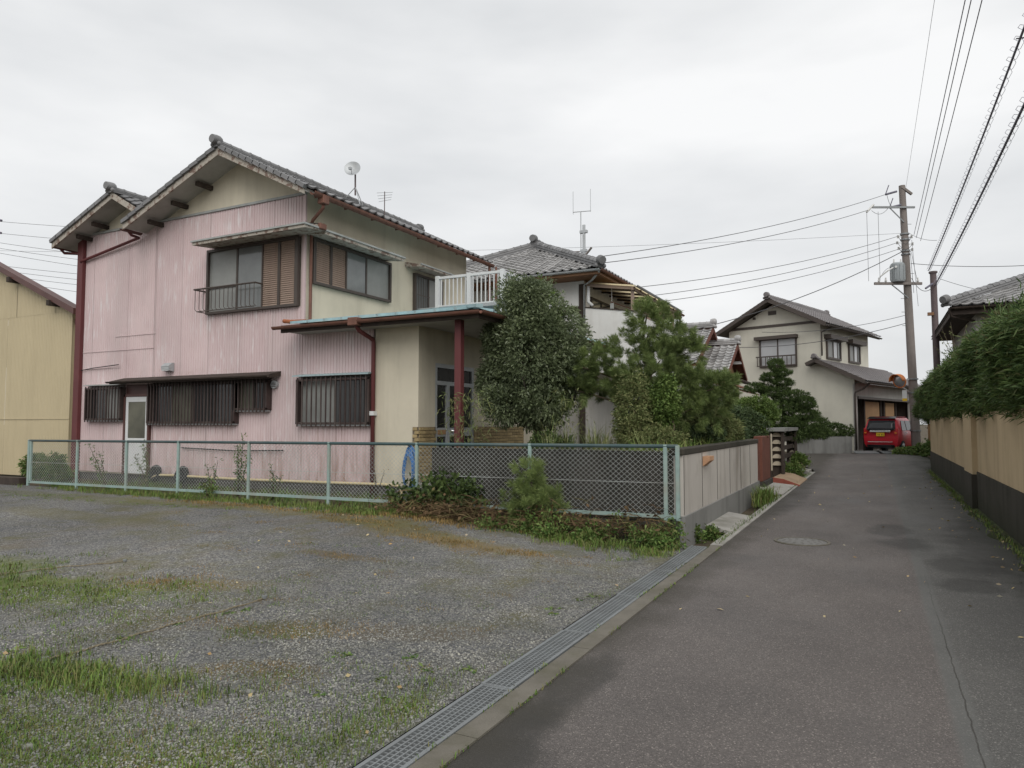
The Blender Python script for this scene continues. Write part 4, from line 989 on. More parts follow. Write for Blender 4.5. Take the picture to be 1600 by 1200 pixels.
for x0, x1, y, n_ in ((-2.50, -2.26, 20.1, 5), (-2.40, -2.24, 23.3, 5)):
    MB().box(x0, x1, y + .06, y + .15, .1, 1.30).build('backing', 'dark_wood', t)
    for k in range(n_):
        z = .42 + k * .19; c = ((x0 + x1) / 2, y, z); w_ = (x1 - x0) * .46; pts = [(c[0] + w_ * math.cos(a), y, z + .085 * math.sin(a)) for a in np.linspace(-.3, math.pi + .3, 9)]
        MB().prism(pts[::-1], (0, .055, 0)).build('round_tile', 'pale_round', t)
for k in range(4): MB().box(-2.30, -2.27, 20.32, 23.18, .3 + k * .24, .42 + k * .24).build('rail', 'dark_wood', t)
MB().box(-2.60, -2.15, 19.9, 23.6, 1.30, 1.39).build('cap', 'planter_concrete', t)
tag(MB().box(-2.34, -2.31, 18.6, 18.65, .35, 1.25).build('wooden_stake', 'pale_round'), 'thin pale wooden stake beside the dark gate posts', 'stake')

# ------------------------------------------------------------------ middle house with hipped tile roof
H3 = root('hipped_house', 'white walled house with grey hipped tile roof behind the trees', 'house', (-10.5, 23.5, 0))
b = MB(); b.box(-13.4, -7.56, 19.4, 27.6, 2.9, 5.78); b.build('upper_wall', 'white_plaster', H3)
b = MB(); b.box(-13.38, -7.58, 19.43, 27.55, 0, 2.9); b.build('lower_wall', 'grey_plaster', H3)
b = MB(); b.box(-7.70, -7.54, 19.36, 19.44, 0, 5.6); b.build('corner_post', 'dark_wood', H3)
MB().box(-9.8, -7.55, 19.34, 19.395, 4.78, 4.95).build('belt_board', 'dark_wood', H3)
ex, ey, ez, tt = -6.85, 18.70, 5.86, 3.62; exl = -14.09; eyb = 28.3; az = 7.62
b = MB(); P = [(exl, ey, ez), (ex, ey, ez), (ex, eyb, ez), (exl, eyb, ez), (-10.47, ey + tt, az), (-10.47, eyb - tt, az)]
b.add(P, [(0, 1, 4), (1, 2, 5, 4), (2, 3, 5), (3, 0, 4, 5)]); b.add([(p[0], p[1], p[2] - .06) for p in P[:4]], [(3, 2, 1, 0)])
rf = b.build('roof', 'tile_grey', H3)
b = MB(); b.box(exl + .02, ex - .02, ey + .02, eyb - .02, ez - .16, ez - .065); b.build('eave_soffit', 'brown_wood', H3)
b = MB(); b.box(exl, ex, ey - .012, ey + .018, ez - .15, ez - .02); b.build('fascia', 'brown_wood', H3); b = MB(); b.box(ex - .018, ex + .012, ey + .02, eyb, ez - .15, ez - .02); b.build('fascia', 'brown_wood', H3)
gutter(H3, (exl, ey - .07, ez - .02), (ex + .08, ey - .07, ez - .02), .06, 'grey_metal'); gutter(H3, (ex + .08, ey - .07, ez - .02), (ex + .08, eyb, ez - .02), .06, 'rust_pipe')
sl3 = math.hypot(tt, az - ez); wv = Vector((0, tt, az - ez))
wid = ex - exl
tile_roof(rf, (exl, ey - .03, ez + .0), (1, 0, 0), wv, int(wid / .27) + 1, int(sl3 / .235) + 1, 'tile_pale', single=lambda i, j: i > 4, keep=lambda u, v: v / sl3 * tt < u < wid - v / sl3 * tt, lift=.035)
ln3 = eyb - ey
tile_roof(rf, (ex + .03, ey, ez), (0, 1, 0), Vector((-tt, 0, az - ez)), int(ln3 / .27), int(sl3 / .235) + 1, 'tile_grey', single=lambda i, j: j == 0, keep=lambda u, v: v / sl3 * tt < u < ln3 - v / sl3 * tt, lift=.035)
ridge(rf, (ex + .05, ey - .05, ez + .02), (-10.47, ey + tt, az + .02), 'tile_grey', .22, .15, True, False); ridge(rf, (exl, ey - .05, ez + .02), (-10.47, ey + tt, az + .02), 'tile_grey', .22, .15, True, False)
ridge(rf, (-10.47, ey + tt - .15, az + .03), (-10.47, eyb - tt, az + .03), 'tile_grey', .24, .22, True, True)
MB().tube([(ex + .05, ey - .02, ez - .06), (ex - .3, ey + .3, ez - .25), (-7.5, 19.3, ez - .32), (-7.50, 19.31, 3.0)], .035, 8).build('rain_pipe', 'grey_metal', H3, smooth=True)
MB().tube([(-7.38, 19.33, 5.5), (-7.38, 19.3, 5.05), (-7.25, 19.3, 4.92)], .05, 8).build('duct', 'white_metal', H3, smooth=True)
# balcony with solid parapet and lean-to of translucent sheets
b = MB(); b.prism([(-7.50, 19.30, 2.95), (-6.05, 19.30, 2.95), (-6.05, 19.30, 4.67), (-7.50, 19.30, 4.88)], (0, .09, 0)); b.box(-6.14, -6.05, 19.39, 24.0, 2.95, 4.64); b.box(-7.5, -6.14, 19.39, 24.0, 2.95, 3.05); pr = b.build('balcony_parapet', 'white_plaster', H3)
MB().bar((-7.5, 19.34, 4.895), (-6.03, 19.34, 4.685), .13, .03).build('parapet_cap', 'dark_wood', pr)
for y in (19.4, 21.0, 22.6, 23.9): MB().box(-6.13, -6.05, y, y + .07, 4.64, 5.33).build('lean_to_post', 'louvre', H3)
MB().bar((-7.5, 19.38, 5.56), (-6.0, 19.38, 5.34), .07, .09).build('lean_to_beam', 'louvre', H3); MB().bar((-6.05, 19.3, 5.33), (-6.05, 24.1, 5.33), .06, .09).build('lean_to_beam', 'louvre', H3)
for k in range(6): y = 20.0 + k * .75; MB().bar((-7.5, y, 5.575), (-6.0, y, 5.36), .04, .06).build('lean_to_rafter', 'dark_wood', H3)
b = MB(); b.quad((-7.52, 19.25, 5.635), (-5.95, 19.25, 5.405), (-5.95, 24.15, 5.405), (-7.52, 24.15, 5.635)); b.build('lean_to_sheet', 'cream_sheet', H3)
gutter(H3, (-5.92, 19.2, 5.40), (-5.92, 24.2, 5.40), .05, 'grey_metal')
win_y(H3, 19.9, 22.6, 3.9, 5.3, -7.56, (.33, .66), 'frame_brown', ['glass_grey', 'glass_dark', 'glass_grey'], .06)
win_x(H3, -13.0, -11.2, 3.4, 4.9, 19.4, (.5,), 'frame_brown', ['glass_grey', 'glass_frost'], .06)
MB().box(-12.9, -10.3, 19.36, 19.398, 3.0, 5.3).build('shutter', 'louvre', H3)
t = root('laundry_pole', 'laundry pole with pale blue cloth under the balcony lean-to', 'laundry pole', (-6.7, 20, 4.7))
MB().tube([(-6.75, 19.5, 5.02), (-6.35, 23, 5.0)], .014, 6).build('rod', 'red_wood', t); b = MB(); b.box(-6.80, -6.70, 19.55, 19.60, 4.78, 5.0); b.build('cloth', 'flashing', t); MB().tube([(-6.75, 19.55, 5.02), (-6.75, 19.55, 5.45)], .006, 5).build('hook', 'white_metal', t)
# aerial mast on the middle house
t = root('aerial_mast', 'forked aerial on a grey mast rising above the hipped roof', 'aerial', (-9.35, 24, 6.9))
MB().tube([(-9.33, 24, 6.9), (-9.33, 24, 8.75)], .055, 10).build('mast', 'grey_metal', t); MB().tube([(-9.45, 24, 7.9), (-9.45, 24, 9.25)], .02, 8).build('aerial_tube', 'grey_metal', t)
MB().tube([(-9.76, 24, 9.28), (-9.06, 24, 9.24)], .014, 6).build('cross_bar', 'grey_metal', t)
for x in (-9.75, -9.07): MB().tube([(x, 24, 9.2), (x, 24, 10.05)], .010, 6).build('whip', 'grey_metal', t)
MB().box(-9.48, -9.20, 23.94, 24.06, 8.45, 8.55).build('clamp', 'grey_metal', t); MB().box(-9.46, -9.22, 23.94, 24.06, 7.75, 7.85).build('clamp', 'grey_metal', t)
MB().tube([(-9.30, 24, 7.6), (-9.0, 23.9, 7.86)], .04, 8).build('bracket', 'pole_concrete', t); MB().tube([(-9.9, 24, 7.82), (-9.4, 24, 7.78)], .02, 8).build('bracket', 'pole_concrete', t)

# ------------------------------------------------------------------ small tiled outbuildings
H4 = root('tiled_annex', 'old low annex with two stepped grey tile roofs and brown gables', 'house', (-7.5, 30.5, 0))
b = MB(); b.box(-9.5, -6.4, 28.0, 32.6, 0, 4.2); b.box(-8.0, -5.55, 29.3, 32.6, 0, 3.55); b.build('wall', 'white_plaster', H4)
b = MB(); b.poly([(-6.38, 28.0, 4.2), (-6.38, 32.6, 4.2), (-6.38, 30.3, 5.45)]); b.poly([(-5.53, 29.3, 3.55), (-5.53, 32.6, 3.55), (-5.53, 30.96, 4.62)]); b.build('gable_boards', 'brown_wood', H4)
def small_roof(xv, xl, yr, zr_, ye, ze, m):
    yb_ = 2 * yr - ye
    b = MB(); b.prism([(xl, ye, ze), (xl, yr, zr_), (xl, yb_, ze), (xl, yb_, ze - .08), (xl, yr, zr_ - .08), (xl, ye, ze - .08)], (xv - xl, 0, 0)); rf = b.build('roof', 'red_wood', H4)
    sv = Vector((0, yr - ye, zr_ - ze)); n = int((xv - xl) / .29)
    tile_roof(rf, (xv - n * .29, ye - .03, ze), (1, 0, 0), sv, n, int(sv.length / .25), m, single=lambda i, j: i > n - 9, tw=.29, tl=.25)
    ridge(rf, (xl, yr, zr_ + .02), (xv + .02, yr, zr_ + .02), m, .26, .16, False, True)
    for (ya, za, yb2, zb2) in ((ye, ze, yr, zr_), (yr, zr_, yb_, ze)): MB().bar((xv + .02, ya, za - .05), (xv + .02, yb2, zb2 - .05), .04, .16).build('barge_board', 'red_wood', rf)
    for q in (.3, .7): MB().box(xv - .6, xv + .01, ye + (yb_ - ye) * q - .05, ye + (yb_ - ye) * q + .05, ze + (zr_ - ze) * .55 - .14, ze + (zr_ - ze) * .55 - .02).build('purlin_end', 'white_metal', rf)
small_roof(-6.0, -10.5, 30.22, 5.50, 27.0, 3.75, 'tile_pale'); small_roof(-5.15, -7.9, 30.96, 4.83, 28.7, 3.48, 'tile_pale')
b = MB(); b.box(-5.52, -5.45, 30.2, 33.0, 2.0, 3.5); b.build('brown_panel', 'brown_wood', H4); MB().box(-5.3, -5.0, 28.6, 33.6, 3.30, 3.37).build('tie_beam', 'dark_wood', H4)
rr = MB(); rr.prism([(-5.55, 25.9, 3.12), (-4.5, 25.9, 2.78), (-4.5, 25.9, 2.72), (-5.55, 25.9, 3.06)], (0, 6.4, 0)); pr = rr.build('pent_roof', 'red_wood', H4)
tile_roof(pr, (-4.45, 25.9, 2.80), (0, 1, 0), Vector((-1.05, 0, .34)), 22, 4, 'tile_red', single=lambda i, j: True, tw=.29, tl=.25)
b = MB(); b.box(-6.4, -5.5, 26.1, 29.3, 0, 3.0); b.build('porch_wall', 'white_plaster', H4); MB().box(-4.75, -4.6, 27.2, 27.35, 0, 2.75).build('porch_post', 'dark_wood', H4)
MB().tube([(-4.42, 26.0, 2.74), (-4.6, 26.2, 2.45), (-5.3, 26.0, 2.35)], .04, 8).build('rain_pipe', 'grey_metal', H4, smooth=True)

# ------------------------------------------------------------------ far cream house (turned a little to the right)
A17 = R(-17)
H5 = root('cream_house', 'pale cream two storey house at the bend, lean-to garage on its right', 'house', (-.84, 35.65, .12), A17, local=True)
zb = .0
b = MB(); b.poly([(-6.05, 0, zb), (-1.45, 0, zb), (-1.45, 0, 6.05), (-3.73, 0, 7.22), (-6.05, 0, 6.05)]); b.quad((-1.45, 0, zb), (0, 0, zb), (0, 0, 3.42), (-1.45, 0, 4.2)); b.quad((-1.45, 0, 3.0), (-1.45, 6.6, 3.0), (-1.45, 6.6, 6.05), (-1.45, 0, 6.05)); b.quad((-6.05, 7, zb), (-6.05, 0, zb), (-6.05, 0, 6.05), (-6.05, 7, 6.05)); b.poly([(-1.45, 6.6, zb), (-6.05, 6.6, zb), (-6.05, 6.6, 6.05), (-3.73, 6.6, 7.22), (-1.45, 6.6, 6.05)])
b.build('wall', 'pale_stucco', H5)
b = MB(); b.box(-.08, .0, .0, .32, zb, 3.2); b.box(-.08, 0, .32, 8.6, 2.62, 3.25); b.box(-.08, 0, 8.3, 8.6, zb, 2.62); b.build('garage_wall', 'grey_plaster', H5)
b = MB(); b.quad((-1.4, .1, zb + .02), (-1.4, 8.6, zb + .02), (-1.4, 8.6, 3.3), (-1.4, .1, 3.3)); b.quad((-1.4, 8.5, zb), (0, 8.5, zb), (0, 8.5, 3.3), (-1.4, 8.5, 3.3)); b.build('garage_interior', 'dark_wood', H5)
for y0, y1 in ((2.5, 4.6), (5.6, 7.0)): MB().box(-.42, -.38, y0, y1, 1.25, 2.45).build('back_board', 'board_tan', H5)
for y in (2.35, 4.75, 5.3, 7.2): MB().box(-.46, -.36, y, y + .14, .05, 2.6).build('garage_post', 'dark_wood', H5)
MB().box(-.06, .06, .32, 8.3, 2.52, 2.63).build('garage_lintel', 'frame_brown', H5)
MB().box(-6.03, -1.47, -.035, -.002, 6.12, 6.24).build('belt_board', 'frame_brown', H5)
MB().box(-3.95, -3.55, -.03, -.004, 6.72, 6.92).build('gable_vent', 'frame_brown', H5); MB().box(-4.75, -4.6, -.03, -.004, 6.58, 6.7).build('gable_vent', 'frame_brown', H5)
rb = MB(); rb.prism([(-6.45, -.55, 5.98), (-3.73, -.55, 7.42), (-1.0, -.55, 5.98), (-1.0, -.55, 5.86), (-3.73, -.55, 7.30), (-6.45, -.55, 5.86)], (0, 7.6, 0)); rf = rb.build('roof', 'frame_brown', H5)
svr = Vector((-2.73, 0, 1.44))
tile_roof(rf, (-.95, -.55, 5.98), (0, 1, 0), svr, 28, 13, 'tile_brown', single=lambda i, j: False); tile_roof(rf, (-6.5, 7.05, 5.98), (0, -1, 0), Vector((2.72, 0, 1.44)), 28, 13, 'tile_brown')
ridge(rf, (-3.73, -.58, 7.44), (-3.73, 7.05, 7.44), 'tile_brown', .24, .13)
for a_, b_ in (((-6.45, 5.95), (-3.73, 7.39)), ((-3.73, 7.39), (-1.0, 5.95))): MB().bar((a_[0], -.57, a_[1]), (b_[0], -.57, b_[1]), .05, .18).build('barge_board', 'frame_brown', rf)
gutter(H5, (-.9, -.5, 5.93), (-.9, 7.0, 5.93), .06, 'frame_brown')
MB().tube([(-.92, .1, 5.9), (-1.3, .05, 5.72), (-1.38, -.06, 5.65), (-1.38, -.06, 4.55)], .035, 8).build('rain_pipe', 'frame_brown', H5, smooth=True)
lb = MB(); lb.prism([(-1.98, -.5, 4.18), (-1.56, -.5, 4.36), (.62, -.5, 3.26), (.62, -.5, 3.15), (-1.56, -.5, 4.25), (-1.98, -.5, 4.08)], (0, .5, 0)); lb.prism([(-1.45, 0, 4.30), (.62, 0, 3.26), (.62, 0, 3.15), (-1.45, 0, 4.19)], (0, 9.2, 0)); lf = lb.build('garage_roof', 'frame_brown', H5)
tile_roof(lf, (.66, -.5, 3.26), (0, 1, 0), Vector((-2.18, 0, 1.10)), 35, 10, 'tile_brown')
MB().bar((-1.56, -.52, 4.33), (.62, -.52, 3.23), .05, .17).build('barge_board', 'frame_brown', lf); MB().bar((-1.98, -.52, 4.15), (-1.56, -.52, 4.33), .05, .15).build('barge_board', 'frame_brown', lf)
ridge(lf, (-1.56, -.5, 4.40), (-1.56, 0, 4.40), 'tile_brown', .2, .06, True, False)
gutter(H5, (.72, -.5, 3.22), (.72, 8.6, 3.22), .055, 'frame_brown')
MB().tube([(.70, -.2, 3.16), (.40, -.05, 2.95), (.05, -.06, 2.8), (.03, -.06, 2.7), (.03, -.06, .2)], .04, 8).build('rain_pipe', 'frame_brown', H5, smooth=True)
w = win_x(H5, -4.42, -2.56, 4.14, 5.55, 0, (.5,), 'frame_brown', ['glass_curtain'], .07, .08); MB().box(-4.60, -2.50, -.28, 0, 5.50, 5.66).build('window_hood', 'frame_brown', w)
rl = MB(); rl.box(-4.5, -2.5, -.30, -.25, 4.62, 4.68); rl.box(-4.46, -2.54, -.29, -.26, 4.18, 4.22); rl = rl.build('window_railing', 'frame_brown', H5)
for k in range(10): MB().box(-4.45 + k * .212, -4.42 + k * .212, -.29, -.26, 4.2, 4.64).build('baluster', 'frame_brown', rl)
for y0, y1 in ((.62, 2.45), (3.55, 5.2)):
    w = win_y(H5, y0, y1, 4.46, 5.42, -1.45, (.45, .75), 'frame_brown', ['glass_frost', 'glass_curtain', 'glass_grey'], .09, .08); MB().box(-1.45, -1.12, y0 - .2, y1 + .2, 5.40, 5.60).build('window_hood', 'frame_brown', w)
# planter in front of it and driveway plates
t = root('concrete_planter', 'grey weathered concrete planter wall below the cream house', 'planter', (-2.0, 34.2, .1))
a = Vector((-3.12, 33.38, 0)); c = Vector((-.97, 34.47, 0)); d = (c - a).normalized(); nn = Vector((-d.y, d.x, 0))
b = MB(); b.prism([a + Vector((0, 0, .1)), c + Vector((0, 0, .1)), c + Vector((0, 0, .94)), a + Vector((0, 0, .94))], nn * .15); b.prism([c + nn * .15 + Vector((0, 0, .1)), c + nn * 1.2 + Vector((0, 0, .1)), c + nn * 1.2 + Vector((0, 0, .94)), c + nn * .15 + Vector((0, 0, .94))], -d * .15); b.build('wall', 'planter_concrete', t)
b = MB(); b.prism([a + nn * .15 + Vector((0, 0, .8)), c + nn * .15 - d * .15 + Vector((0, 0, .8)), c + nn * 1.2 - d * .15 + Vector((0, 0, .8)), a + nn * 1.2 + Vector((0, 0, .8))], (0, 0, .05)); b.build('earth', 'soil', t)
for k, lab in enumerate(('left driveway ramp plate of grey metal below the red car', 'right driveway ramp plate of grey metal below the red car')):
    p = Vector((-.80 + k * 1.05, 34.1 + k * .52, 0)); e = Vector((.9, .445, 0)); q = Vector((-.18, .36, 0)); z0 = .215
    tag(MB().prism([p + Vector((0, 0, z0)), p + e + Vector((0, 0, z0)), p + e + q + Vector((0, 0, z0 + .09)), p + q + Vector((0, 0, z0 + .09))], (0, 0, .02)).build('ramp_plate', 'galvanised'), lab, 'ramp', 'driveway ramp plates')

# ------------------------------------------------------------------ tan wall on the right with footing
TW = root('tan_wall', 'tan rendered boundary wall on dark mossy footing along the lane', 'wall', (1.6, 16, 0))
b = MB(); b.box(1.53, 1.72, 4.0, 14.58, .68, 1.68); b.box(1.53, 1.72, 15.85, 26.45, .63, 1.74); b.build('wall_panel', 'tan_wall', TW)
b = MB(); b.box(1.45, 1.76, 14.58, 15.85, .63, 1.72); b.build('pilaster', 'tan_wall', TW)
b = MB(); b.box(1.51, 1.74, 4.0, 14.56, -.1, .68); b.box(1.51, 1.74, 15.87, 26.47, -.1, .63); b.build('footing', 'dark_footing', TW); b = MB(); b.box(1.43, 1.78, 14.56, 15.87, -.1, .63); b.build('pilaster_footing', 'dark_footing', TW)
struct(sheet('raised_yard', np.linspace(1.72, 14, 8), np.linspace(3, 40, 12), lambda x, y: 1.1 - .85 * sstep(26, 28, y) + 0 * x, 'soil'))
# right house behind the hedge
H6 = root('hedge_house', 'grey house with dark tiled hip roof behind the right hedge', 'house', (6.5, 30, .2))
b = MB(); b.box(2.85, 10.5, 26.3, 34, .2, 5.0); b.build('wall', 'grey_plaster', H6)
ex, ey, ez = 2.12, 25.6, 5.12; tt = 4.4; az = 7.0; exr = 10.9
b = MB(); b.add([(ex, ey, ez), (exr, ey, ez), (exr, ey + 2 * tt, ez), (ex, ey + 2 * tt, ez), (6.5, ey + tt, az)], [(0, 1, 4), (1, 2, 4), (2, 3, 4), (3, 0, 4)]); b.add([(ex, ey, ez - .1), (exr, ey, ez - .1), (exr, ey + 2 * tt, ez - .1), (ex, ey + 2 * tt, ez - .1)], [(3, 2, 1, 0)]); rf = b.build('roof', 'tile_grey', H6)
wv = Vector((0, tt, az - ez)); wl = wv.length
tile_roof(rf, (ex, ey - .03, ez), (1, 0, 0), wv, int((exr - ex) / .3), int(wl / .26), 'tile_pale', single=lambda i, j: i < 14 and j < 12, keep=lambda u, v: v / wl * tt < u < 8.78 - v / wl * tt, tw=.3, tl=.26)
ridge(rf, (ex - .05, ey - .05, ez + .02), (6.5, ey + tt, az), 'tile_grey', .24, .15, True, False)
b = MB(); b.box(ex + .05, exr, ey + .03, ey + .06, ez - .26, ez - .02); b.box(ex + .03, ex + .06, ey + .06, ey + 8, ez - .26, ez - .02); b.box(ex + .06, exr, ey + .06, ey + 8.6, ez - .20, ez - .11); b.build('eave_soffit', 'dark_wood', H6)
MB().tube([(ex - .02, ey - .02, ez - .05), (ex + .02, ey + .05, ez - .30), (2.8, 26.2, ez - .42)], .04, 8).build('rain_pipe', 'dark_wood', H6, smooth=True); gutter(H6, (ex, ey - .08, ez - .04), (exr, ey - .08, ez - .04), .07, 'dark_wood')

# ------------------------------------------------------------------ poles, transformer, mirror, wires
PB = Vector((1.53, 35.7, .15)); PT = Vector((1.27, 35.4, 12.02))
def pat(z): return PB.lerp(PT, (z - PB.z) / (PT.z - PB.z))
UP = root('utility_pole', 'tall concrete utility pole with cross arms at the lane end', 'utility pole', PB)
MB().tube([PB, pat(6), PT], [.19, .165, .13], 16).build('shaft', 'pole_concrete', UP, smooth='auto')
rd = Vector((math.cos(R(27.1)), math.sin(R(27.1)), 0))
p = pat(11.0); MB().bar(p - rd * 1.35 - Vector((0, .2, 0)), p + rd * .5 - Vector((0, .2, 0)), .07, .08).build('cross_arm', 'galvanised', UP); MB().bar(p - rd * .62 - Vector((0, .2, 0)), pat(10.35) - Vector((0, .15, 0)), .03, .04).build('arm_brace', 'galvanised', UP)
p = pat(7.62); MB().bar(p - rd * 1.45 - Vector((0, .22, 0)), p + rd * .62 - Vector((0, .22, 0)), .09, .11).build('cross_arm', 'pole_concrete', UP); MB().bar(p - rd * .75 - Vector((0, .2, 0)), pat(7.0) - Vector((0, .15, 0)), .03, .04).build('arm_brace', 'galvanised', UP)
MB().bar(PT - Vector((0, .12, .1)), PT + rd * .42 - Vector((0, .12, .42)), .09, .10).build('top_bracket', 'pole_concrete', UP)
for z in (10.3, 9.7, 9.2, 8.6, 8.1, 7.0, 6.4, 5.8): q = pat(z); s_ = 1 if int(z * 10) % 2 else -1; MB().tube([q, q + rd * s_ * .32], .012, 5).build('step_bolt', 'galvanised', UP)
for k, (z, u) in enumerate(((9.72, -.3), (9.45, -.35), (9.2, -.3), (9.72, .3), (9.4, .32), (9.15, .3))):
    q = pat(z) + rd * u - Vector((0, .1, 0)); b = MB()
    for j in range(4): b.tube([q + Vector((0, 0, -.06 + j * .035)), q + Vector((0, 0, -.04 + j * .035))], [.05, .035], 10)
    b.tube([q, pat(z)], .015, 6); b.build('insulator', 'porcelain', UP)
for z in (9.85, 9.6, 9.1, 8.95): q = pat(z); MB().tube([q - Vector((0, 0, .03)), q + Vector((0, 0, .03))], .19, 14).build('band', 'galvanised', UP)
for u in (-1.25, -.95, .45):
    q = pat(7.62) + rd * u + Vector((0, -.22, .12)); b = MB(); b.tube([q - Vector((0, 0, .06)), q, q + Vector((0, 0, .02)), q + Vector((0, 0, .14))], [.03, .06, .04, .03], 10); b.build('insulator', 'porcelain', UP)
q = pat(11.0) - rd * 1.3 - Vector((0, .2, 0)); MB().tube([q + Vector((0, 0, .12)), q - rd * .32 + Vector((0, 0, -.22))], .045, 8).build('fuse_switch', 'porcelain', UP)
for i, (z, u0, u1, dz) in enumerate(((11.72, -.25, -.75, -.14), (11.12, -.1, -.6, -.12))):
    q = pat(z) - Vector((0, .15, 0)); MB().tube([q + rd * u0, q + rd * u1 + Vector((0, 0, dz))], .045, 8).build('strain_insulator', 'wire_violet', UP); MB().tube([q + rd * u1 + Vector((0, 0, dz)), q + rd * (u1 + .16) + Vector((0, 0, dz + .42))], .022, 6).build('arrester', 'wire_violet', UP)
b = MB(); q0 = pat(3.4)
for z in (3.45, 2.85, 1.2): q = pat(z); MB().tube([q - Vector((0, 0, .03)), q + Vector((0, 0, .03))], .225, 14).build('band', 'galvanised', UP)
for (z0, u0, z1, u1, sg) in ((9.72, -.3, 9.72, .3, .35), (9.45, -.35, 9.4, .32, .3), (9.2, -.3, 9.15, .3, .28), (11.6, -.7, 11.05, -.5, .15), (11.05, -.6, 10.85, -1.4, .25), (7.75, -1.25, 8.3, -.6, -.2), (9.0, .25, 7.7, .45, .1), (8.9, .2, 7.2, .25, -.05)):
    a_ = pat(z0) + rd * u0 - Vector((0, .22, 0)); b_ = pat(z1) + rd * u1 - Vector((0, .22, 0)); MB().tube(catenary(a_, b_, sg, 10), .009, 5, False).build('jumper_wire', 'wire_black', UP)
TR = root('pole_transformer', 'grey drum transformer mounted on the utility pole arm', 'transformer', pat(7.68) - rd * .42 - Vector((0, .25, 0)))
c = pat(7.68) - rd * .42 - Vector((0, .25, 0)); b = MB(); b.tube([c, c + Vector((0, 0, .05)), c + Vector((0, 0, .78)), c + Vector((0, 0, .84))], [.25, .28, .28, .22], 18); b.build('tank', 'transformer_grey', TR, smooth='auto')
for k in range(10): th = 2 * math.pi * k / 10; MB().box(c.x + .29 * math.cos(th) - .012, c.x + .29 * math.cos(th) + .012, c.y + .29 * math.sin(th) - .012, c.y + .29 * math.sin(th) + .012, c.z + .08, c.z + .74).build('cooling_fin', 'transformer_grey', TR)
for k in (-1, 1): MB().tube([c + rd * .15 * k + Vector((0, -.05, .82)), c + rd * .15 * k + Vector((0, -.05, 1.0))], [.04, .025], 8).build('bushing', 'porcelain', TR)
MB().tube([c - rd * .2 + Vector((0, -.2, .6)), c - rd * .42 + Vector((0, -.3, .45)), c - rd * .8 + Vector((0, -.1, .2))], .03, 6).build('lead', 'porcelain', TR); MB().tube([c - rd * .07 + Vector((0, -.285, .62)), c - rd * .07 + Vector((0, -.31, .62))], .05, 10).build('gauge', 'porcelain', TR)
SP = root('steel_pole', 'thin dark steel pole rising out of the right hedge', 'pole', (2.16, 32.4, .2))
MB().tube([(2.20, 32.4, .2), (2.14, 32.3, 7.45)], [.13, .115], 14).build('shaft', 'pole_steel', SP, smooth='auto'); MB().tube([(2.14, 32.3, 7.43), (2.14, 32.3, 7.50)], .155, 14).build('cap', 'pole_steel', SP)
MB().tube([(2.10, 32.2, 7.0), (1.85, 32.0, 6.8)], .04, 8).build('clamp', 'wire_violet', SP); MB().box(1.90, 2.12, 32.15, 32.30, 5.75, 5.87).build('cable_box', 'brown_wood', SP)
# convex mirror on the pole
MR = root('traffic_mirror', 'round orange convex road mirror bracketed to the utility pole', 'traffic mirror', pat(2.6) - rd * .45)
c = pat(3.35) - rd * .60 - Vector((.0, .35, 0)); nd = Vector((-.62, -.74, -.26)).normalized(); uu = nd.cross(Vector((0, 0, 1))).normalized(); vv = uu.cross(nd)
V = []; F = []
for j in range(5):
    r = .29 * j / 4
    for k in range(20): th = 2 * math.pi * k / 20; V.append(c + uu * r * math.cos(th) + vv * r * math.sin(th) + nd * (.10 - 1.2 * r * r))
for j in range(4):
    for k in range(20): a_ = j * 20 + k; a2 = j * 20 + (k + 1) % 20; F.append((a_, a2, a2 + 20, a_ + 20))
MB().add(V, F).build('mirror', 'mirror_face', MR, smooth=True)
MB().tube([c - nd * .08, c - nd * .05, c + nd * .012], [.15, .30, .315], 20).build('housing', 'mirror_orange', MR, smooth='auto')
V = []; F = []
for k in range(13):
    th = math.pi * (.02 + .96 * k / 12); e = uu * math.cos(th) + vv * math.sin(th); V += [c + e * .30, c + e * .335 + nd * .22]
F = [(2 * k, 2 * k + 2, 2 * k + 3, 2 * k + 1) for k in range(12)]; vs = MB().add(V, F); vo_ = vs.build('visor', 'mirror_orange', MR, smooth=True); sm = vo_.modifiers.new('solid', 'SOLIDIFY'); sm.thickness = .012
MB().tube([c - nd * .1, c - nd * .16 + Vector((0, 0, -.3)), pat(2.85) - rd * .1], .03, 8).build('arm', 'white_metal', MR, smooth=True); MB().tube([c - nd * .16, pat(3.42) - rd * .1], .025, 8).build('arm', 'white_metal', MR)
sg = MB(); q = pat(2.72) - rd * .40 - Vector((0, .3, 0)); sg.box(q.x - .09, q.x + .09, q.y - .01, q.y + .01, q.z - .24, q.z + .24); sp = sg.build('sign_plate', 'white_metal', MR); MB().box(q.x - .09, q.x + .09, q.y - .013, q.y - .0105, q.z - .24, q.z - .12).build('yellow_band', 'plate_yellow', sp)

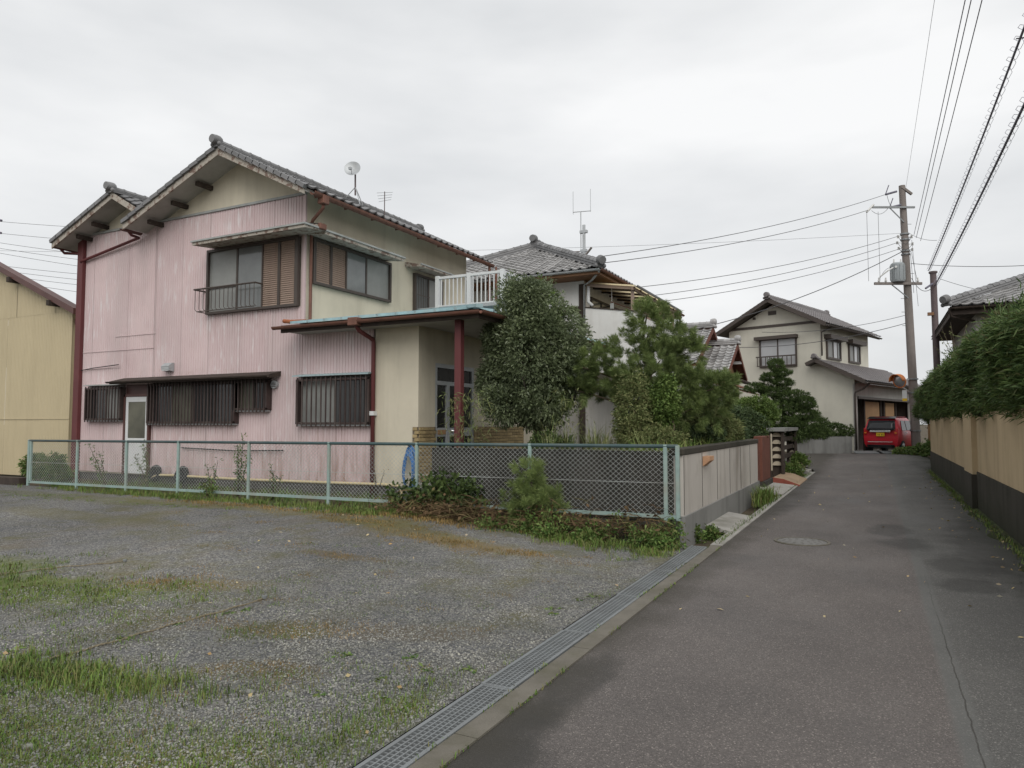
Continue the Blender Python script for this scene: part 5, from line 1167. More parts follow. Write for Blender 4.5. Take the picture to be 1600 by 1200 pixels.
def wire(a, b_, sag, r, label, group=None, m='wire_black', name='power_line', n=16):
    o = MB().tube(catenary(a, b_, sag, n), r, 5, False).build(name, m); return tag(o, label, 'wire', group)
WR = .011
p1 = pat(11.72) - rd * .75 - Vector((0, .15, .14)); p2 = pat(11.12) - rd * .6 - Vector((0, .15, .12))
wire(p1, (-7.0, 18.85, 6.22), .25, WR, 'uppermost wire running left from the utility pole top', 'wires from the pole to the left')
wire(p2 - rd * .9 + Vector((0, 0, -.1)), (-7.0, 18.8, 6.02), .25, WR, 'second wire from the top running left from the pole switch', 'wires from the pole to the left')
for k, (z, zz) in enumerate(((9.72, 7.9), (9.45, 7.4), (9.15, 6.9))):
    wire(pat(z) - rd * .35 - Vector((0, .1, 0)), [(-6.85, 22.6, 6.0), (-6.85, 24.2, 5.98), (-6.85, 25.4, 5.96)][k], .25, WR * .95, ['upper', 'middle', 'lower'][k] + ' of the three service wires left of the pole insulators', 'wires from the pole to the left')
wire(pat(9.05) - rd * .2, (-7.0, 29.6, 5.35), .35, .017, 'thick service cable dropping from the pole to the annex roof', 'wires from the pole to the left')
wire(pat(9.9), (-40, 16, 9.6), .5, .006, 'faint thin wire crossing the sky above the hipped roof')
wire(pat(6.3), (-4.6, 34.3, 5.72), .25, .011, 'house service wire reaching the cream house gable', 'service wires to the cream house'); wire(pat(5.95), (-6.5, 33.6, 5.05), .35, .014, 'lower house service wire sagging across the cream house wall', 'service wires to the cream house')
wire(pat(8.55) + rd * .2, (9.0, 29.0, 7.0), .35, .012, 'wire running right from the pole over the hedge house'); wire(pat(7.9) + rd * .2, (2.14, 32.3, 6.9), .35, .012, 'slack wire looping from the pole to the steel pole')
for k, (x, z0, z1) in enumerate(((1.52, 11.6, 10.9), (1.82, 9.75, 10.25), (1.90, 9.6, 10.25), (2.06, 9.45, 10.25))):
    wire((x - .15, 35.3, z0), (x + .02, -20, z1), .3, .005 if k == 0 else .010, ['thin earth wire running highest along the lane to the pole top', 'left one of three power lines running along the lane', 'middle one of three power lines running along the lane', 'right one of three power lines running along the lane'][k], 'power lines along the lane', 'wire_violet', n=30)
# lashed telephone cables with their spiral hangers
def lashed(a, b_, label, n=110, r=.02):
    a = Vector(a); b_ = Vector(b_); t = root('telephone_cable', label, 'cable', a, group='telephone cables along the lane')
    pts = catenary(a, b_, .35, 24); MB().tube(pts, r, 6).build('bundle', 'wire_violet', t); MB().tube([p + Vector((.03, 0, .055)) for p in pts], .010, 5).build('messenger_wire', 'wire_violet', t)
    s = []; cp = catenary(a, b_, .35, n * 6)
    for i, p in enumerate(cp): th = i / 6 * 2 * math.pi; s.append(p + Vector((.085 * math.cos(th), 0, .02 + .085 * math.sin(th))))
    MB().tube(s, .0045, 3, False).build('spiral_hanger', 'wire_violet', t)
lashed((2.22, 36, 8.25), (2.34, -6, 8.2), 'upper lashed telephone cable with spiral hangers along the lane'); lashed((2.18, 33.0, 6.95), (2.36, -6, 7.1), 'lower lashed telephone cable with spiral hangers along the lane', r=.023)
wire((2.30, 14.5, 8.1), (6.5, 14.2, 8.0), .1, .012, 'short branch wire leaving the upper telephone cable at the right edge'); wire(pat(9.9) + rd * .2, (2.25, 31.5, 8.55), .1, .008, 'thin tie wire between pole and telephone cable'); wire((2.2, 31, 7.0), (4.6, 26.3, 5.3), .15, .008, 'thin drop wire from the steel pole to the hedge house')
wire(pat(9.6) + rd * .3, pat(6.6) + rd * .4 + Vector((0, -.4, 0)), -.0, .008, 'loose vertical drop wire on the right of the pole')
for u in (-1.62, -1.12): q = pat(10.8) + rd * u - Vector((0, .2, 0)); e = Vector((q.x, q.y, 7.72)); wire(q, e, 0, .008, 'left vertical lead between the two pole arms' if u < -1.5 else 'right vertical lead between the two pole arms', 'vertical leads on the pole')
# far wires and pole hardware at the left picture edge
for k, (z0, z1) in enumerate(((14.3, 14.0), (13.55, 13.1), (12.95, 12.1), (12.6, 11.7), (12.3, 11.2), (11.5, 10.9), (11.2, 10.5), (10.9, 10.15), (10.6, 9.6))):
    o = wire((-49.2, 24.7, z0), (-41.5, 28.6, z1 - .25), .06, .012, ['topmost', 'second', 'third', 'fourth', 'middle', 'sixth', 'seventh', 'eighth', 'lowest'][k] + ' of nine distant wires between yellow shed and pink house', 'distant wires left of the pink house')
FP = root('pole_hardware', 'dark pole arm and insulators at the far left picture edge', 'utility pole', (-49.9, 24.4, 0))
MB().tube([(-50.2, 24.3, 0), (-50.2, 24.3, 15)], [.2, .15], 10).build('shaft', 'pole_concrete', FP)
for z in (14.4, 13.6, 11.6, 11.3): MB().tube([(-50.2, 24.3, z + .25), (-49.0, 24.8, z - .05)], .07, 8).build('strain_insulator', 'wire_violet', FP)
for z in (14.5, 13.7): MB().tube([(-49.3, 24.6, z - .1), (-49.5, 24.6, z + .55)], .04, 6).build('arrester', 'wire_violet', FP)
# ------------------------------------------------------------------ the red car
CAR = root('red_car', 'small red hatchback parked nose-in beside the cream house', 'car', (.13, 35.02, .215), A17, local=True)
HX = [.60, .70, .735, .735, .72, .63, .52, .28]; HZ = [.24, .40, .70, .93, 1.02, 1.44, 1.545, 1.585]
def ry(z, x=0): 
    y = .03 * abs(x / .7) ** 3 * 2
    return y + (.30 * (z - .95) / .6 if z > .95 else (.05 if z > .72 else (.0 if z > .32 else .06)))
st = [0, .25, 1.0, 2.0, 2.35, 2.75, 3.1, 3.38]
def ring(i):
    y = st[i]; out = []
    for x, z in zip(HX, HZ):
        yy, zz, xx = y, z, x
        if i == 0: yy = ry(z, x); xx = x * (.95 if z < 1 else .93)
        elif i == 1: yy = max(y, ry(z, x) + .18)
        elif i >= 4 and z > .95:
            top = {4: 1.42, 5: 1.02, 6: .93, 7: .80}[i]; k = (z - .95) / (1.585 - .95); zz = min(.95, top) + k * max(.02, top - .95); xx = x * (1 - .1 * (i - 4) * .3)
        elif i == 3 and z > .95: zz = z
        if i == 7: xx *= .86; yy -= .0
        if i == 7 and z < .95: zz = z * .9
        out.append((xx, yy, zz))
    return [(-a, b_, c_) for a, b_, c_ in out[::-1]][:0] + out
V = []; F = []; n = len(HX)
for i in range(len(st)):
    rg = ring(i); V += [(-a, b_, c_) for a, b_, c_ in rg] + rg[::-1]
m_ = 2 * n
for i in range(len(st) - 1):
    for k in range(m_ - 1): a_ = i * m_ + k; F.append((a_ + 1, a_, a_ + m_, a_ + m_ + 1))
for k in range(n - 1):
    F.append((k, k + 1, m_ - 2 - k, m_ - 1 - k)); o_ = (len(st) - 1) * m_; F.append((o_ + m_ - 1 - k, o_ + m_ - 2 - k, o_ + k + 1, o_ + k))
body = MB().add(V, F).build('body', 'car_red', CAR, smooth='auto')
def rearpatch(name, xs_, zs_, m, off=.012, par=CAR, taper=0):
    V = []; nx, nz_ = 7, 4
    for j in range(nz_):
        z = zs_[0] + (zs_[1] - zs_[0]) * j / (nz_ - 1)
        for i in range(nx):
            x = xs_[0] + (xs_[1] - xs_[0]) * i / (nx - 1); x *= 1 - taper * j / (nz_ - 1); V.append((x, ry(z, x) - off, z))
    q = MB().add(V, [(j * nx + i, j * nx + i + 1, (j + 1) * nx + i + 1, (j + 1) * nx + i) for j in range(nz_ - 1) for i in range(nx - 1)])
    o = q.build(name, m, par, smooth=True); s_ = o.modifiers.new('solid', 'SOLIDIFY'); s_.thickness = .015; s_.offset = -1; return o
hatch = rearpatch('rear_window', (-.60, .60), (1.0, 1.43), 'car_glass', taper=.12)
rearpatch('lower_trim', (-.56, .56), (.24, .36), 'car_black', .03)
MB().box(-.42, .42, ry(.98) - .045, ry(.98) - .005, .92, 1.0).build('chrome_garnish', 'chrome', CAR, bevel=.01)
MB().box(-.50, .50, ry(.5) - .03, ry(.5) + .01, .485, .515).build('bumper_strip', 'chrome', CAR)
pl_ = MB().box(-.165, .165, ry(.8) - .03, ry(.8) - .01, .745, .91).build('number_plate', 'plate_yellow', CAR)
for x in (-.09, -.03, .05, .11): MB().box(x - .014, x + .014, ry(.8) - .032, ry(.8) - .0305, .77, .84).build('plate_mark', 'black_marking', pl_)
for s_ in (-1, 1):
    V = [(s_ * .70, .02, .80), (s_ * .56, .0, .80), (s_ * .53, .02, .98), (s_ * .56, .05, 1.05), (s_ * .70, .08, 1.10)]; V = [(x, ry(z, x) - .02, z) for x, y, z in V]
    tl = MB().prism(V, (0, .09, 0)).build('tail_light', 'tail_red', CAR); MB().box(s_ * .615 - .04, s_ * .615 + .04, .02, .04, .86, .92).build('reversing_lens', 'tail_amber', tl)
b = MB(); b.prism([(-.58, .19, 1.50), (.58, .19, 1.50), (.54, .42, 1.585), (-.54, .42, 1.585)], (0, 0, .025)); b.build('roof_spoiler', 'car_black', CAR, bevel=.008)
b = MB(); b.prism([(-.50, .42, 1.588), (.50, .42, 1.588), (.50, 1.9, 1.592), (-.50, 1.9, 1.592)], (0, 0, .012)); b.build('roof_panel', 'car_red', CAR)
for s_ in (-1, 1):
    for (y0, y1, t0, t1) in ((.50, 1.12, .62, 1.10), (1.2, 1.95, 1.2, 1.85), (2.02, 2.55, 1.95, 2.2)):
        V = [(s_ * .735, y0, 1.0), (s_ * .735, y1, 1.0), (s_ * .648, t1, 1.42), (s_ * .648, t0, 1.42)]; MB().prism(V, (s_ * .012, 0, 0)).build('side_window', 'car_glass', CAR)
    MB().box(s_ * .74 - .012, s_ * .74 + .012, 1.05, 1.25, .90, .93).build('door_handle', 'chrome', CAR)
    for y in (.62, 2.78):
        w_ = MB().tube([(s_ * .56, y, .275), (s_ * .745, y, .275)], .275, 20).build('wheel', 'tyre', CAR, smooth='auto'); MB().tube([(s_ * .735, y, .275), (s_ * .755, y, .275)], .18, 12).build('rim', 'grey_metal', w_)
        for k in range(5): th = 2 * math.pi * k / 5; MB().bar((s_ * .758, y, .275), (s_ * .758, y + .16 * math.cos(th), .275 + .16 * math.sin(th)), .035, .012, (1, 0, 0)).build('spoke', 'chrome', w_)
    MB().box(s_ * .80 - .06, s_ * .80 + .06, 2.15, 2.25, .98, 1.10).build('wing_mirror', 'car_red', CAR, bevel=.015)

# ------------------------------------------------------------------ foliage helpers
def unit(v): return v / np.maximum(1e-9, np.linalg.norm(v, axis=1, keepdims=True))
def leaf_arr(P, Dr, Ln, Wd, fold=.25):
    """one folded lozenge leaf per point"""
    n = len(P); Dr = unit(Dr); Sd = unit(np.cross(Dr, RNG.normal(size=(n, 3)))); Up = np.cross(Sd, Dr)
    Ln = np.broadcast_to(Ln, (n,))[:, None]; Wd = np.broadcast_to(Wd, (n,))[:, None]
    mid = P + Dr * Ln * .5 + Up * Wd * fold
    V = np.stack([P, mid + Sd * Wd * .5 - Up * Wd * fold * .4, P + Dr * Ln - np.array([0, 0, 1]) * Ln * .12, mid - Sd * Wd * .5 - Up * Wd * fold * .4], 1).reshape(-1, 3)
    return V, np.arange(4 * n).reshape(-1, 4)
def clump(C, Nrm, m, spread, reach):
    """m leaves round each twig end"""
    n = len(C); Cc = np.repeat(C, m, 0) + RNG.normal(size=(n * m, 3)) * reach; D = unit(np.repeat(Nrm, m, 0) + RNG.normal(size=(n * m, 3)) * spread); return Cc, D
def lumpy(dirs, seed, amp, f=2.5):
    r = np.random.default_rng(seed); k = r.normal(size=(7, 3)) * f; ph = r.uniform(0, 6.28, 7)
    return 1 + amp * np.sin(dirs @ k.T + ph).mean(1) * 2.2
def crown_pts(c, rad, n, seed, amp=.16, inner=.6, egg=0.0, f=2.6):
    d = unit(RNG.normal(size=(n, 3))); s = lumpy(d, seed, amp, f) * (RNG.uniform(inner ** 3, 1, n) ** (1 / 3))
    rad = np.array(rad); P = d * rad * s[:, None]
    if egg: P[:, :2] *= (1 - egg * (P[:, 2:3] / rad[2]))
    return P + np.array(c), unit(d / rad + np.array([0, 0, .0]))
def merge(parts):
    V = []; F = []; n = 0
    for v, f in parts: V.append(v); F.append(f + n); n += len(v)
    return np.concatenate(V), np.concatenate(F)
def blades(P, H, W, lean, droop=.35, dirs=None):
    """grass blades of two segments"""
    n = len(P); a = RNG.uniform(0, 6.283, n); h = np.stack([np.cos(a), np.sin(a), 0 * a], 1) if dirs is None else dirs
    sd = np.stack([-h[:, 1], h[:, 0], 0 * a], 1); H = np.broadcast_to(H, (n,))[:, None]; W = np.broadcast_to(W, (n,))[:, None]; lean = np.broadcast_to(lean, (n,))[:, None]
    up = np.array([0, 0, 1.0]); m = P + up * H * .6 + h * lean * H * .35; t = P + up * H * (1 - droop * lean) + h * lean * H
    V = np.stack([P - sd * W / 2, P + sd * W / 2, m + sd * W * .38, m - sd * W * .38, t], 1).reshape(-1, 3); b_ = np.arange(n)[:, None] * 5
    F = np.concatenate([b_ + [0, 1, 2], b_ + [0, 2, 3], b_ + [3, 2, 4]], 0); return V, F
def tree_root(name, label, cat, base, group=None): return root(name, label, cat, base, group=group)
def limb(parent, pts, r, m='bark', name='branch'): return MB().tube(pts, r, 7).build(name, m, parent, smooth=True)

# ------------------------------------------------------------------ broadleaf evergreen in the garden
t = tree_root('evergreen_tree', 'rounded dark evergreen tree with small leaves in front of porch', 'tree', (-5.5, 11.75, .45))
limb(t, [(-5.5, 11.75, .4), (-5.52, 11.73, 1.0), (-5.45, 11.75, 1.7), (-5.5, 11.8, 2.6)], [.10, .085, .07, .03], name='trunk')
for k in range(9):
    a = k * 2.4; z = 1.1 + .16 * k; limb(t, [(-5.5, 11.75, z), (-5.5 + .35 * math.cos(a), 11.75 + .35 * math.sin(a), z + .4), (-5.5 + .75 * math.cos(a), 11.75 + .75 * math.sin(a), z + .9)], [.035, .025, .008])
parts = []
C, Nn = crown_pts((-5.64, 11.75, 2.70), (.90, .90, 1.28), 2700, 3, .26, .74, .06); P, D = clump(C, Nn, 11, .75, .035); parts.append(leaf_arr(P, D, RNG.uniform(.04, .105, len(P)), RNG.uniform(.018, .036, len(P))))
for cx, cy, cz, r_, n_ in ((-5.25, 11.5, 3.15, .36, 340), (-6.05, 11.5, 3.05, .40, 420), (-5.55, 11.4, 3.75, .38, 420), (-5.02, 11.5, 2.5, .34, 320), (-6.25, 11.5, 2.3, .38, 400), (-5.85, 11.2, 1.85, .42, 300), (-5.2, 11.3, 1.85, .38, 280)):
    C, Nn = crown_pts((cx, cy, cz), (r_, r_, r_ * .9), n_, int(cz * 10), .22, .7); P, D = clump(C, Nn, 11, .7, .03); parts.append(leaf_arr(P, D, RNG.uniform(.04, .105, len(P)), RNG.uniform(.018, .036, len(P))))
C, Nn = crown_pts((-5.5, 11.75, 2.5), (.85, .8, 1.1), 1200, 9, .1, .2); P, D = clump(C, Nn, 8, 1.2, .05); parts.append(leaf_arr(P, D, .08, .032))
V, F = merge(parts); npobj('crown', V, F, 'leaf_osmanthus', t)
for sx, sz in ((-5.5, 4.10), (-5.35, 4.2), (-5.1, 3.85), (-4.95, 3.5)):
    k_ = np.sort(RNG.uniform(0, 1, 60))[:, None]; P = np.array([sx, 11.55, sz - .45]) + k_ * np.array([0, 0, .45]) + RNG.normal(size=(60, 3)) * .012; D = RNG.normal(size=(60, 3)) + np.array([0, 0, .9]); V, F = leaf_arr(P, D, .08, .03); npobj('fresh_shoot', V, F, 'leaf_young', t)

# ------------------------------------------------------------------ black pines
def pine_foliage(t, tufts, needles, ln, m, wd=.0085, up=.55, name='crown'):
    C = np.concatenate([c for c, n in tufts]); ax = unit(np.concatenate([n for c, n in tufts]) + np.array([0, 0, up]) + RNG.normal(size=C.shape) * .22); k = needles
    P = np.repeat(C, k, 0); A = np.repeat(ax, k, 0); s_ = RNG.uniform(0, 1, len(P))[:, None]; P = P + A * s_ * ln * 1.1
    q = RNG.normal(size=P.shape); q = unit(q - A * (q * A).sum(1, keepdims=True)); D = A * (.45 + .75 * s_) + q * RNG.uniform(.55, .95, len(P))[:, None]
    V, F = leaf_arr(P, D, RNG.uniform(.75, 1.15, len(P)) * ln, wd, .05); return npobj(name, V, F, m, t)
t = tree_root('pine_tree', 'shaggy garden pine with long needles behind the fence corner', 'pine tree', (-3.7, 12.1, .86))
tr = [(-3.75, 12.1, .8), (-3.85, 12.1, 1.3), (-3.6, 12.15, 1.9), (-3.55, 12.1, 2.6), (-3.45, 12.1, 3.2)]; limb(t, tr, [.10, .085, .06, .04, .015], name='trunk')
tf = []
for (x, y, z, r_, f_) in ((-3.42, 12.0, 3.18, .40, 55), (-3.05, 12.1, 3.02, .36, 50), (-3.72, 11.9, 2.75, .40, 60), (-3.25, 11.9, 2.58, .42, 60), (-4.40, 11.9, 2.62, .33, 42), (-4.25, 11.95, 2.2, .38, 55), (-3.85, 11.8, 2.18, .36, 50), (-2.92, 12.0, 2.3, .42, 60), (-2.60, 12.1, 2.12, .36, 50), (-3.35, 11.7, 2.0, .40, 55), (-2.75, 12.0, 1.75, .42, 60), (-2.42, 12.3, 1.85, .34, 45), (-4.5, 12.0, 2.15, .22, 22), (-3.1, 11.8, 1.65, .35, 45), (-3.50, 12.0, 3.40, .25, 26), (-4.6, 11.6, 2.5, .3, 40), (-4.7, 11.6, 2.1, .25, 28), (-2.35, 12.1, 2.1, .3, 40), (-3.3, 11.6, 2.35, .4, 50), (-2.85, 12.2, 2.72, .3, 40)):
    limb(t, [(-3.62, 12.12, max(1.0, z - .45)), ((x - 3.62) / 2, (y + 12.12) / 2, z - .18), (x, y, z)], [.028, .018, .008], 'twig'); C, Nn = crown_pts((x, y, z), (r_, r_, r_ * .62), int(f_ * .62), int(100 * (z + x * x)), .3, .45, f=3.5); tf.append((C, Nn))
pine_foliage(t, tf, 150, .125, 'needle_pine', .0075, .75)
t = tree_root('young_pine', 'young bushy pine sapling growing through the chain link fence', 'pine tree', (-4.15, 8.75, .15))
limb(t, [(-4.15, 8.75, .1), (-4.17, 8.74, .6), (-4.2, 8.74, .95)], [.03, .02, .006], name='trunk'); tf = []
for (x, z, r_, f_) in ((-4.18, .82, .2, 26), (-4.05, .62, .22, 28), (-4.32, .60, .22, 28), (-4.2, .42, .28, 36), (-3.9, .45, .2, 20), (-4.45, .38, .2, 22), (-4.1, .25, .28, 30)): tf.append(crown_pts((x, 8.72, z), (r_, r_ * .8, r_ * .8), int(f_ * .5), int(z * 77), .3, .35))
pine_foliage(t, tf, 110, .11, 'needle_pine', .006, .8)

# ------------------------------------------------------------------ clipped pine and shrubs farther along the lane
t = tree_root('cloud_pruned_pine', 'cloud-pruned pine with flat tiers in front of cream house', 'pine tree', (-2.75, 24.2, .2))
limb(t, [(-2.75, 24.2, 0), (-2.9, 24.2, .9), (-2.6, 24.2, 1.7), (-2.8, 24.1, 2.6), (-2.78, 24.1, 3.4)], [.12, .10, .08, .05, .02], name='trunk'); parts = []
for (x, y, z, rx, rz, n_) in ((-2.80, 24.0, 3.38, .26, .20, 130), (-2.66, 24, 3.12, .34, .12, 150), (-3.0, 24, 2.98, .36, .12, 150), (-2.62, 24, 2.83, .36, .12, 150), (-3.35, 24, 2.66, .42, .14, 200), (-2.85, 24, 2.52, .5, .14, 220), (-2.35, 24, 2.36, .5, .18, 240), (-2.05, 24, 2.16, .5, .18, 260), (-2.7, 23.8, 2.05, .62, .2, 300), (-2.0, 24, 1.80, .5, .16, 260), (-1.78, 24, 1.52, .5, .15, 240), (-2.6, 23.7, 1.55, .6, .18, 300), (-1.72, 23.9, 1.22, .52, .15, 260), (-2.6, 23.6, 1.15, .7, .2, 300)):
    limb(t, [(-2.75, 24.2, z - .25), (x, y, z - .08)], [.03, .012], 'twig'); C, Nn = crown_pts((x, y, z), (rx, rx, rz), n_, int(z * 50), .2, .55); P, D = clump(C, Nn + np.array([0, 0, .5]), 16, .7, .02); parts.append(leaf_arr(P, D, .075, .017))
V, F = merge(parts); npobj('crown', V, F, 'leaf_niwaki', t)
def bush(name, label, base, blobs, m, ln, wd, nl, cat='shrub', group=None, stems=5):
    t = root(name, label, cat, base, group=group); parts = []
    for k in range(stems): a = k * 2.1; c = blobs[k % len(blobs)]; limb(t, [(base[0], base[1], base[2] - .05), (base[0] + .1 * math.cos(a), base[1] + .1 * math.sin(a), (base[2] + c[2]) / 2), (c[0], c[1], c[2])], [.02, .014, .006], 'twig', 'stem')
    for (x, y, z, rx, rz, n_) in blobs:
        C, Nn = crown_pts((x, y, z), (rx, rx, rz), n_, int(abs(z * 91 + x * 7)), .22, .45); P, D = clump(C, Nn, nl, .8, .025); parts.append(leaf_arr(P, D, RNG.uniform(.75, 1.2, len(P)) * ln, wd))
    V, F = merge(parts); npobj('foliage', V, F, m, t); return t
bush('round_shrub', 'bright green rounded clipped shrub left of the cloud-pruned pine', (-3.4, 22.8, .3), [(-3.35, 22.8, 1.95, .62, .45, 900), (-3.0, 22.7, 1.75, .4, .35, 400), (-3.3, 22.7, 1.3, .5, .5, 500)], 'leaf_bright', .06, .028, 12)
bush('dark_shrub', 'dark shrub mass spilling over garden wall beside the gate', (-3.2, 16.5, .5), [(-3.2, 16.4, 1.45, .62, .55, 700), (-2.9, 17.6, 1.35, .55, .5, 600), (-2.8, 15.6, 1.2, .4, .3, 400), (-3.4, 18.6, 1.5, .6, .5, 500)], 'needle_dark', .09, .02, 14)
bush('feathery_shrub', 'olive feathery shrub above the garden wall top', (-2.9, 13.6, .86), [(-2.85, 13.4, 1.45, .5, .4, 520), (-2.65, 14.3, 1.35, .4, .32, 420)], 'grass_tall', .10, .012, 18)
bush('yellowish_shrub', 'yellow green upright shrub between pine and annex roof', (-2.95, 11.2, .86), [(-3.02, 11.2, 1.75, .22, .42, 380), (-2.98, 11.2, 2.05, .15, .22, 160)], 'leaf_bright', .055, .024, 10)
bush('pale_shrub', 'pale olive leafy shrub in front of pine trunk', (-3.45, 11.0, .86), [(-3.45, 11.0, 1.75, .3, .5, 420), (-3.4, 11.0, 1.3, .4, .4, 420), (-3.0, 10.8, 1.25, .4, .25, 320)], 'grass_tall', .05, .018, 12)
bush('garden_undergrowth', 'dark leafy undergrowth beneath the evergreen tree behind fence', (-5.2, 10.6, .7), [(-4.95, 10.6, .95, .4, .25, 260), (-4.6, 10.4, 1.05, .4, .28, 300), (-5.9, 10.3, .6, .35, .3, 220)], 'leaf_niwaki', .07, .022, 12)
bush('back_shrub', 'tall dark shrub filling the garden behind the pine', (-3.9, 14.2, .86), [(-4.1, 14.2, 1.7, .7, .7, 650), (-3.3, 14.6, 1.6, .6, .6, 600), (-2.85, 12.9, 1.1, .45, .35, 350)], 'needle_dark', .08, .022, 13)
bush('planter_shrub', 'loose low shrub growing in the concrete planter', (-1.75, 34.75, .85), [(-1.7, 34.75, 1.2, .5, .35, 220), (-1.2, 35.0, 1.15, .3, .3, 120), (-2.4, 34.4, 1.2, .45, .3, 180)], 'leaf_niwaki', .09, .04, 9)
bush('planter_topiary', 'low clipped green shrub at the left end of the planter', (-3.0, 33.6, .7), [(-2.95, 33.6, 1.25, .6, .35, 420)], 'leaf_niwaki', .08, .03, 12)
bush('gate_shrub', 'pale green rounded shrub at the foot of the slatted gate', (-1.95, 22.0, .05), [(-2.05, 22.6, .42, .26, .22, 260)], 'leaf_bright', .05, .03, 10, stems=3)
bush('gate_weeds', 'low dark weeds beside the slatted gate foot', (-2.1, 20.9, .05), [(-2.15, 21.3, .2, .3, .18, 200)], 'leaf_weed', .08, .02, 12, stems=3)
bush('pole_weeds', 'leafy weeds round the foot of the utility pole', (1.3, 34.6, .2), [(1.1, 34.5, .32, .4, .18, 150), (1.75, 33.8, .4, .5, .28, 200), (2.1, 32.5, .55, .5, .4, 200)], 'leaf_weed', .11, .045, 10, stems=4)
bush('fence_end_bush', 'dark leafy bush behind the left end of the fence', (-16.0, 9.5, .2), [(-16.1, 9.5, .36, .24, .22, 150), (-16.15, 9.5, .65, .13, .2, 60)], 'leaf_weed', .09, .035, 9)
bush('shed_weed', 'small bushy weed at the foot of the yellow shed', (-18.6, 10.4, .15), [(-18.6, 10.4, .45, .3, .3, 200)], 'leaf_weed', .09, .03, 9)
# white plaster shows through: small flowering patch by the house
def weed(base, h, lab, m='leaf_weed', lean=.1, leaves=70, ln=.07):
    t = root('tall_weed', lab, 'weed', base, group='tall weeds behind the fence'); n = 3
    for k in range(n):
        a = k * 2.2 + base[0]; tip = Vector(base) + Vector((lean * h + .12 * math.cos(a), .1 * math.sin(a), h * (1 - .15 * k))); limb(t, [base, Vector(base).lerp(tip, .5) + Vector((.03, 0, .05)), tip], [.011, .008, .003], 'twig', 'stem')
        f = RNG.uniform(.25, 1, leaves)[:, None]; P = np.array(base) + f * (np.array(tip) - np.array(base)) + RNG.normal(size=(leaves, 3)) * .03; V, F = leaf_arr(P, RNG.normal(size=(leaves, 3)) + [0, 0, .4], ln, ln * .3); npobj('leaves', V, F, m, t)
weed((-14.2, 9.35, .12), .95, 'tall weed leaning left in front of the pink wall near corner post', lean=-.5)
weed((-12.95, 9.4, .12), 1.05, 'tall weed leaning left in front of the white back door', lean=-.25)
weed((-10.25, 9.2, .15), 1.15, 'bushiest tall upright weed behind the fence, left of centre', leaves=130); weed((-9.6, 9.4, .15), .6, 'short thin weed right of the bushiest tall weed', leaves=30); weed((-11.2, 9.4, .12), .7, 'thin weed between the bushiest weed and the back door', leaves=35)
weed((-7.95, 10.2, .15), .62, 'bare twiggy weed in front of the cream porch wall', 'vine_dead', leaves=14, ln=.04); weed((-10.6, 8.86, .15), .35, 'short weed at the fence foot below the bushiest weed', leaves=60)

# ------------------------------------------------------------------ hedge on the tan wall
t = root('hedge', 'dense overgrown podocarpus hedge above the tan wall', 'hedge', (2.1, 18, 1.1)); parts = []
def hx(y, z): return 1.46 + .15 * np.sin(y * 1.9 + z * 2.1) + .10 * np.sin(y * 4.3 - z * 3.0 + 1) + .06 * np.sin(y * 8.1 + z * 6) + .25 * sstep(2.5, 3.2, z)
def htop(y): return 2.74 + .14 * np.sin(y * 1.1 + .6) + .10 * np.sin(y * 2.9) - .10 * sstep(22, 27.3, y)
n = 7800; y = RNG.uniform(9.0, 27.3, n); z = 1.76 + (htop(y) - 1.76) * RNG.uniform(0, 1, n); x = hx(y, z) + np.abs(RNG.normal(size=n)) * .10
C = np.stack([x, y, z - .12 * (RNG.uniform(size=n) < .08)], 1); Nn = np.tile([-.8, -.25, .15], (n, 1)); P, D = clump(C, Nn, 17, .6, .05); parts.append(leaf_arr(P, D, RNG.uniform(.08, .15, len(P)), RNG.uniform(.013, .021, len(P))))
n = 2600; y = RNG.uniform(9.0, 27.5, n); x = RNG.uniform(1.45, 3.0, n); C = np.stack([x, y, htop(y) + RNG.normal(size=n) * .06 + .38 * sstep(1.5, 2.3, x) - .25 * sstep(2.5, 3.0, x)], 1); P, D = clump(C, np.tile([-.1, -.1, 1.0], (n, 1)), 14, .5, .05); parts.append(leaf_arr(P, D, RNG.uniform(.08, .16, len(P)), .018))
n = 1100; x = RNG.uniform(1.4, 3.0, n); z = 1.5 + RNG.uniform(0, 1, n) * 1.2; C = np.stack([x, 27.3 + .15 * np.sin(z * 4 + x * 3) + RNG.normal(size=n) * .05, z], 1); P, D = clump(C, np.tile([-.3, .8, .2], (n, 1)), 14, .6, .05); parts.append(leaf_arr(P, D, .12, .018))
V, F = merge(parts); npobj('foliage', V, F, 'leaf_hedge', t)
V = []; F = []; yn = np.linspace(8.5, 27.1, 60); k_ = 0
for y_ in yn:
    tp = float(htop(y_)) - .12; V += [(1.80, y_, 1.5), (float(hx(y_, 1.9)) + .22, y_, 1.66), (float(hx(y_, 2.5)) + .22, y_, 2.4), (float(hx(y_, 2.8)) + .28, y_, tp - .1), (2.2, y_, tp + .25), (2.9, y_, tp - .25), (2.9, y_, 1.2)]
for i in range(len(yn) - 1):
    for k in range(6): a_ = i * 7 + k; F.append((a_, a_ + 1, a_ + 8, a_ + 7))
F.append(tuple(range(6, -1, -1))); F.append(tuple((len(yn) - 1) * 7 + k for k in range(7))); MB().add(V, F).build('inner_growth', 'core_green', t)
bush('hedge_bush', 'taller fern-like bush rising above the hedge at the right edge', (2.5, 16, 1.2), [(2.5, 17.2, 2.95, .5, .4, 380), (2.7, 15.2, 3.05, .6, .4, 420), (2.3, 19.2, 2.9, .4, .35, 250)], 'leaf_hedge', .13, .02, 15)
t = root('bare_twig_shrub', 'thin twiggy shrub with sparse leaves above hedge end', 'shrub', (2.2, 24.8, 2.5)); 
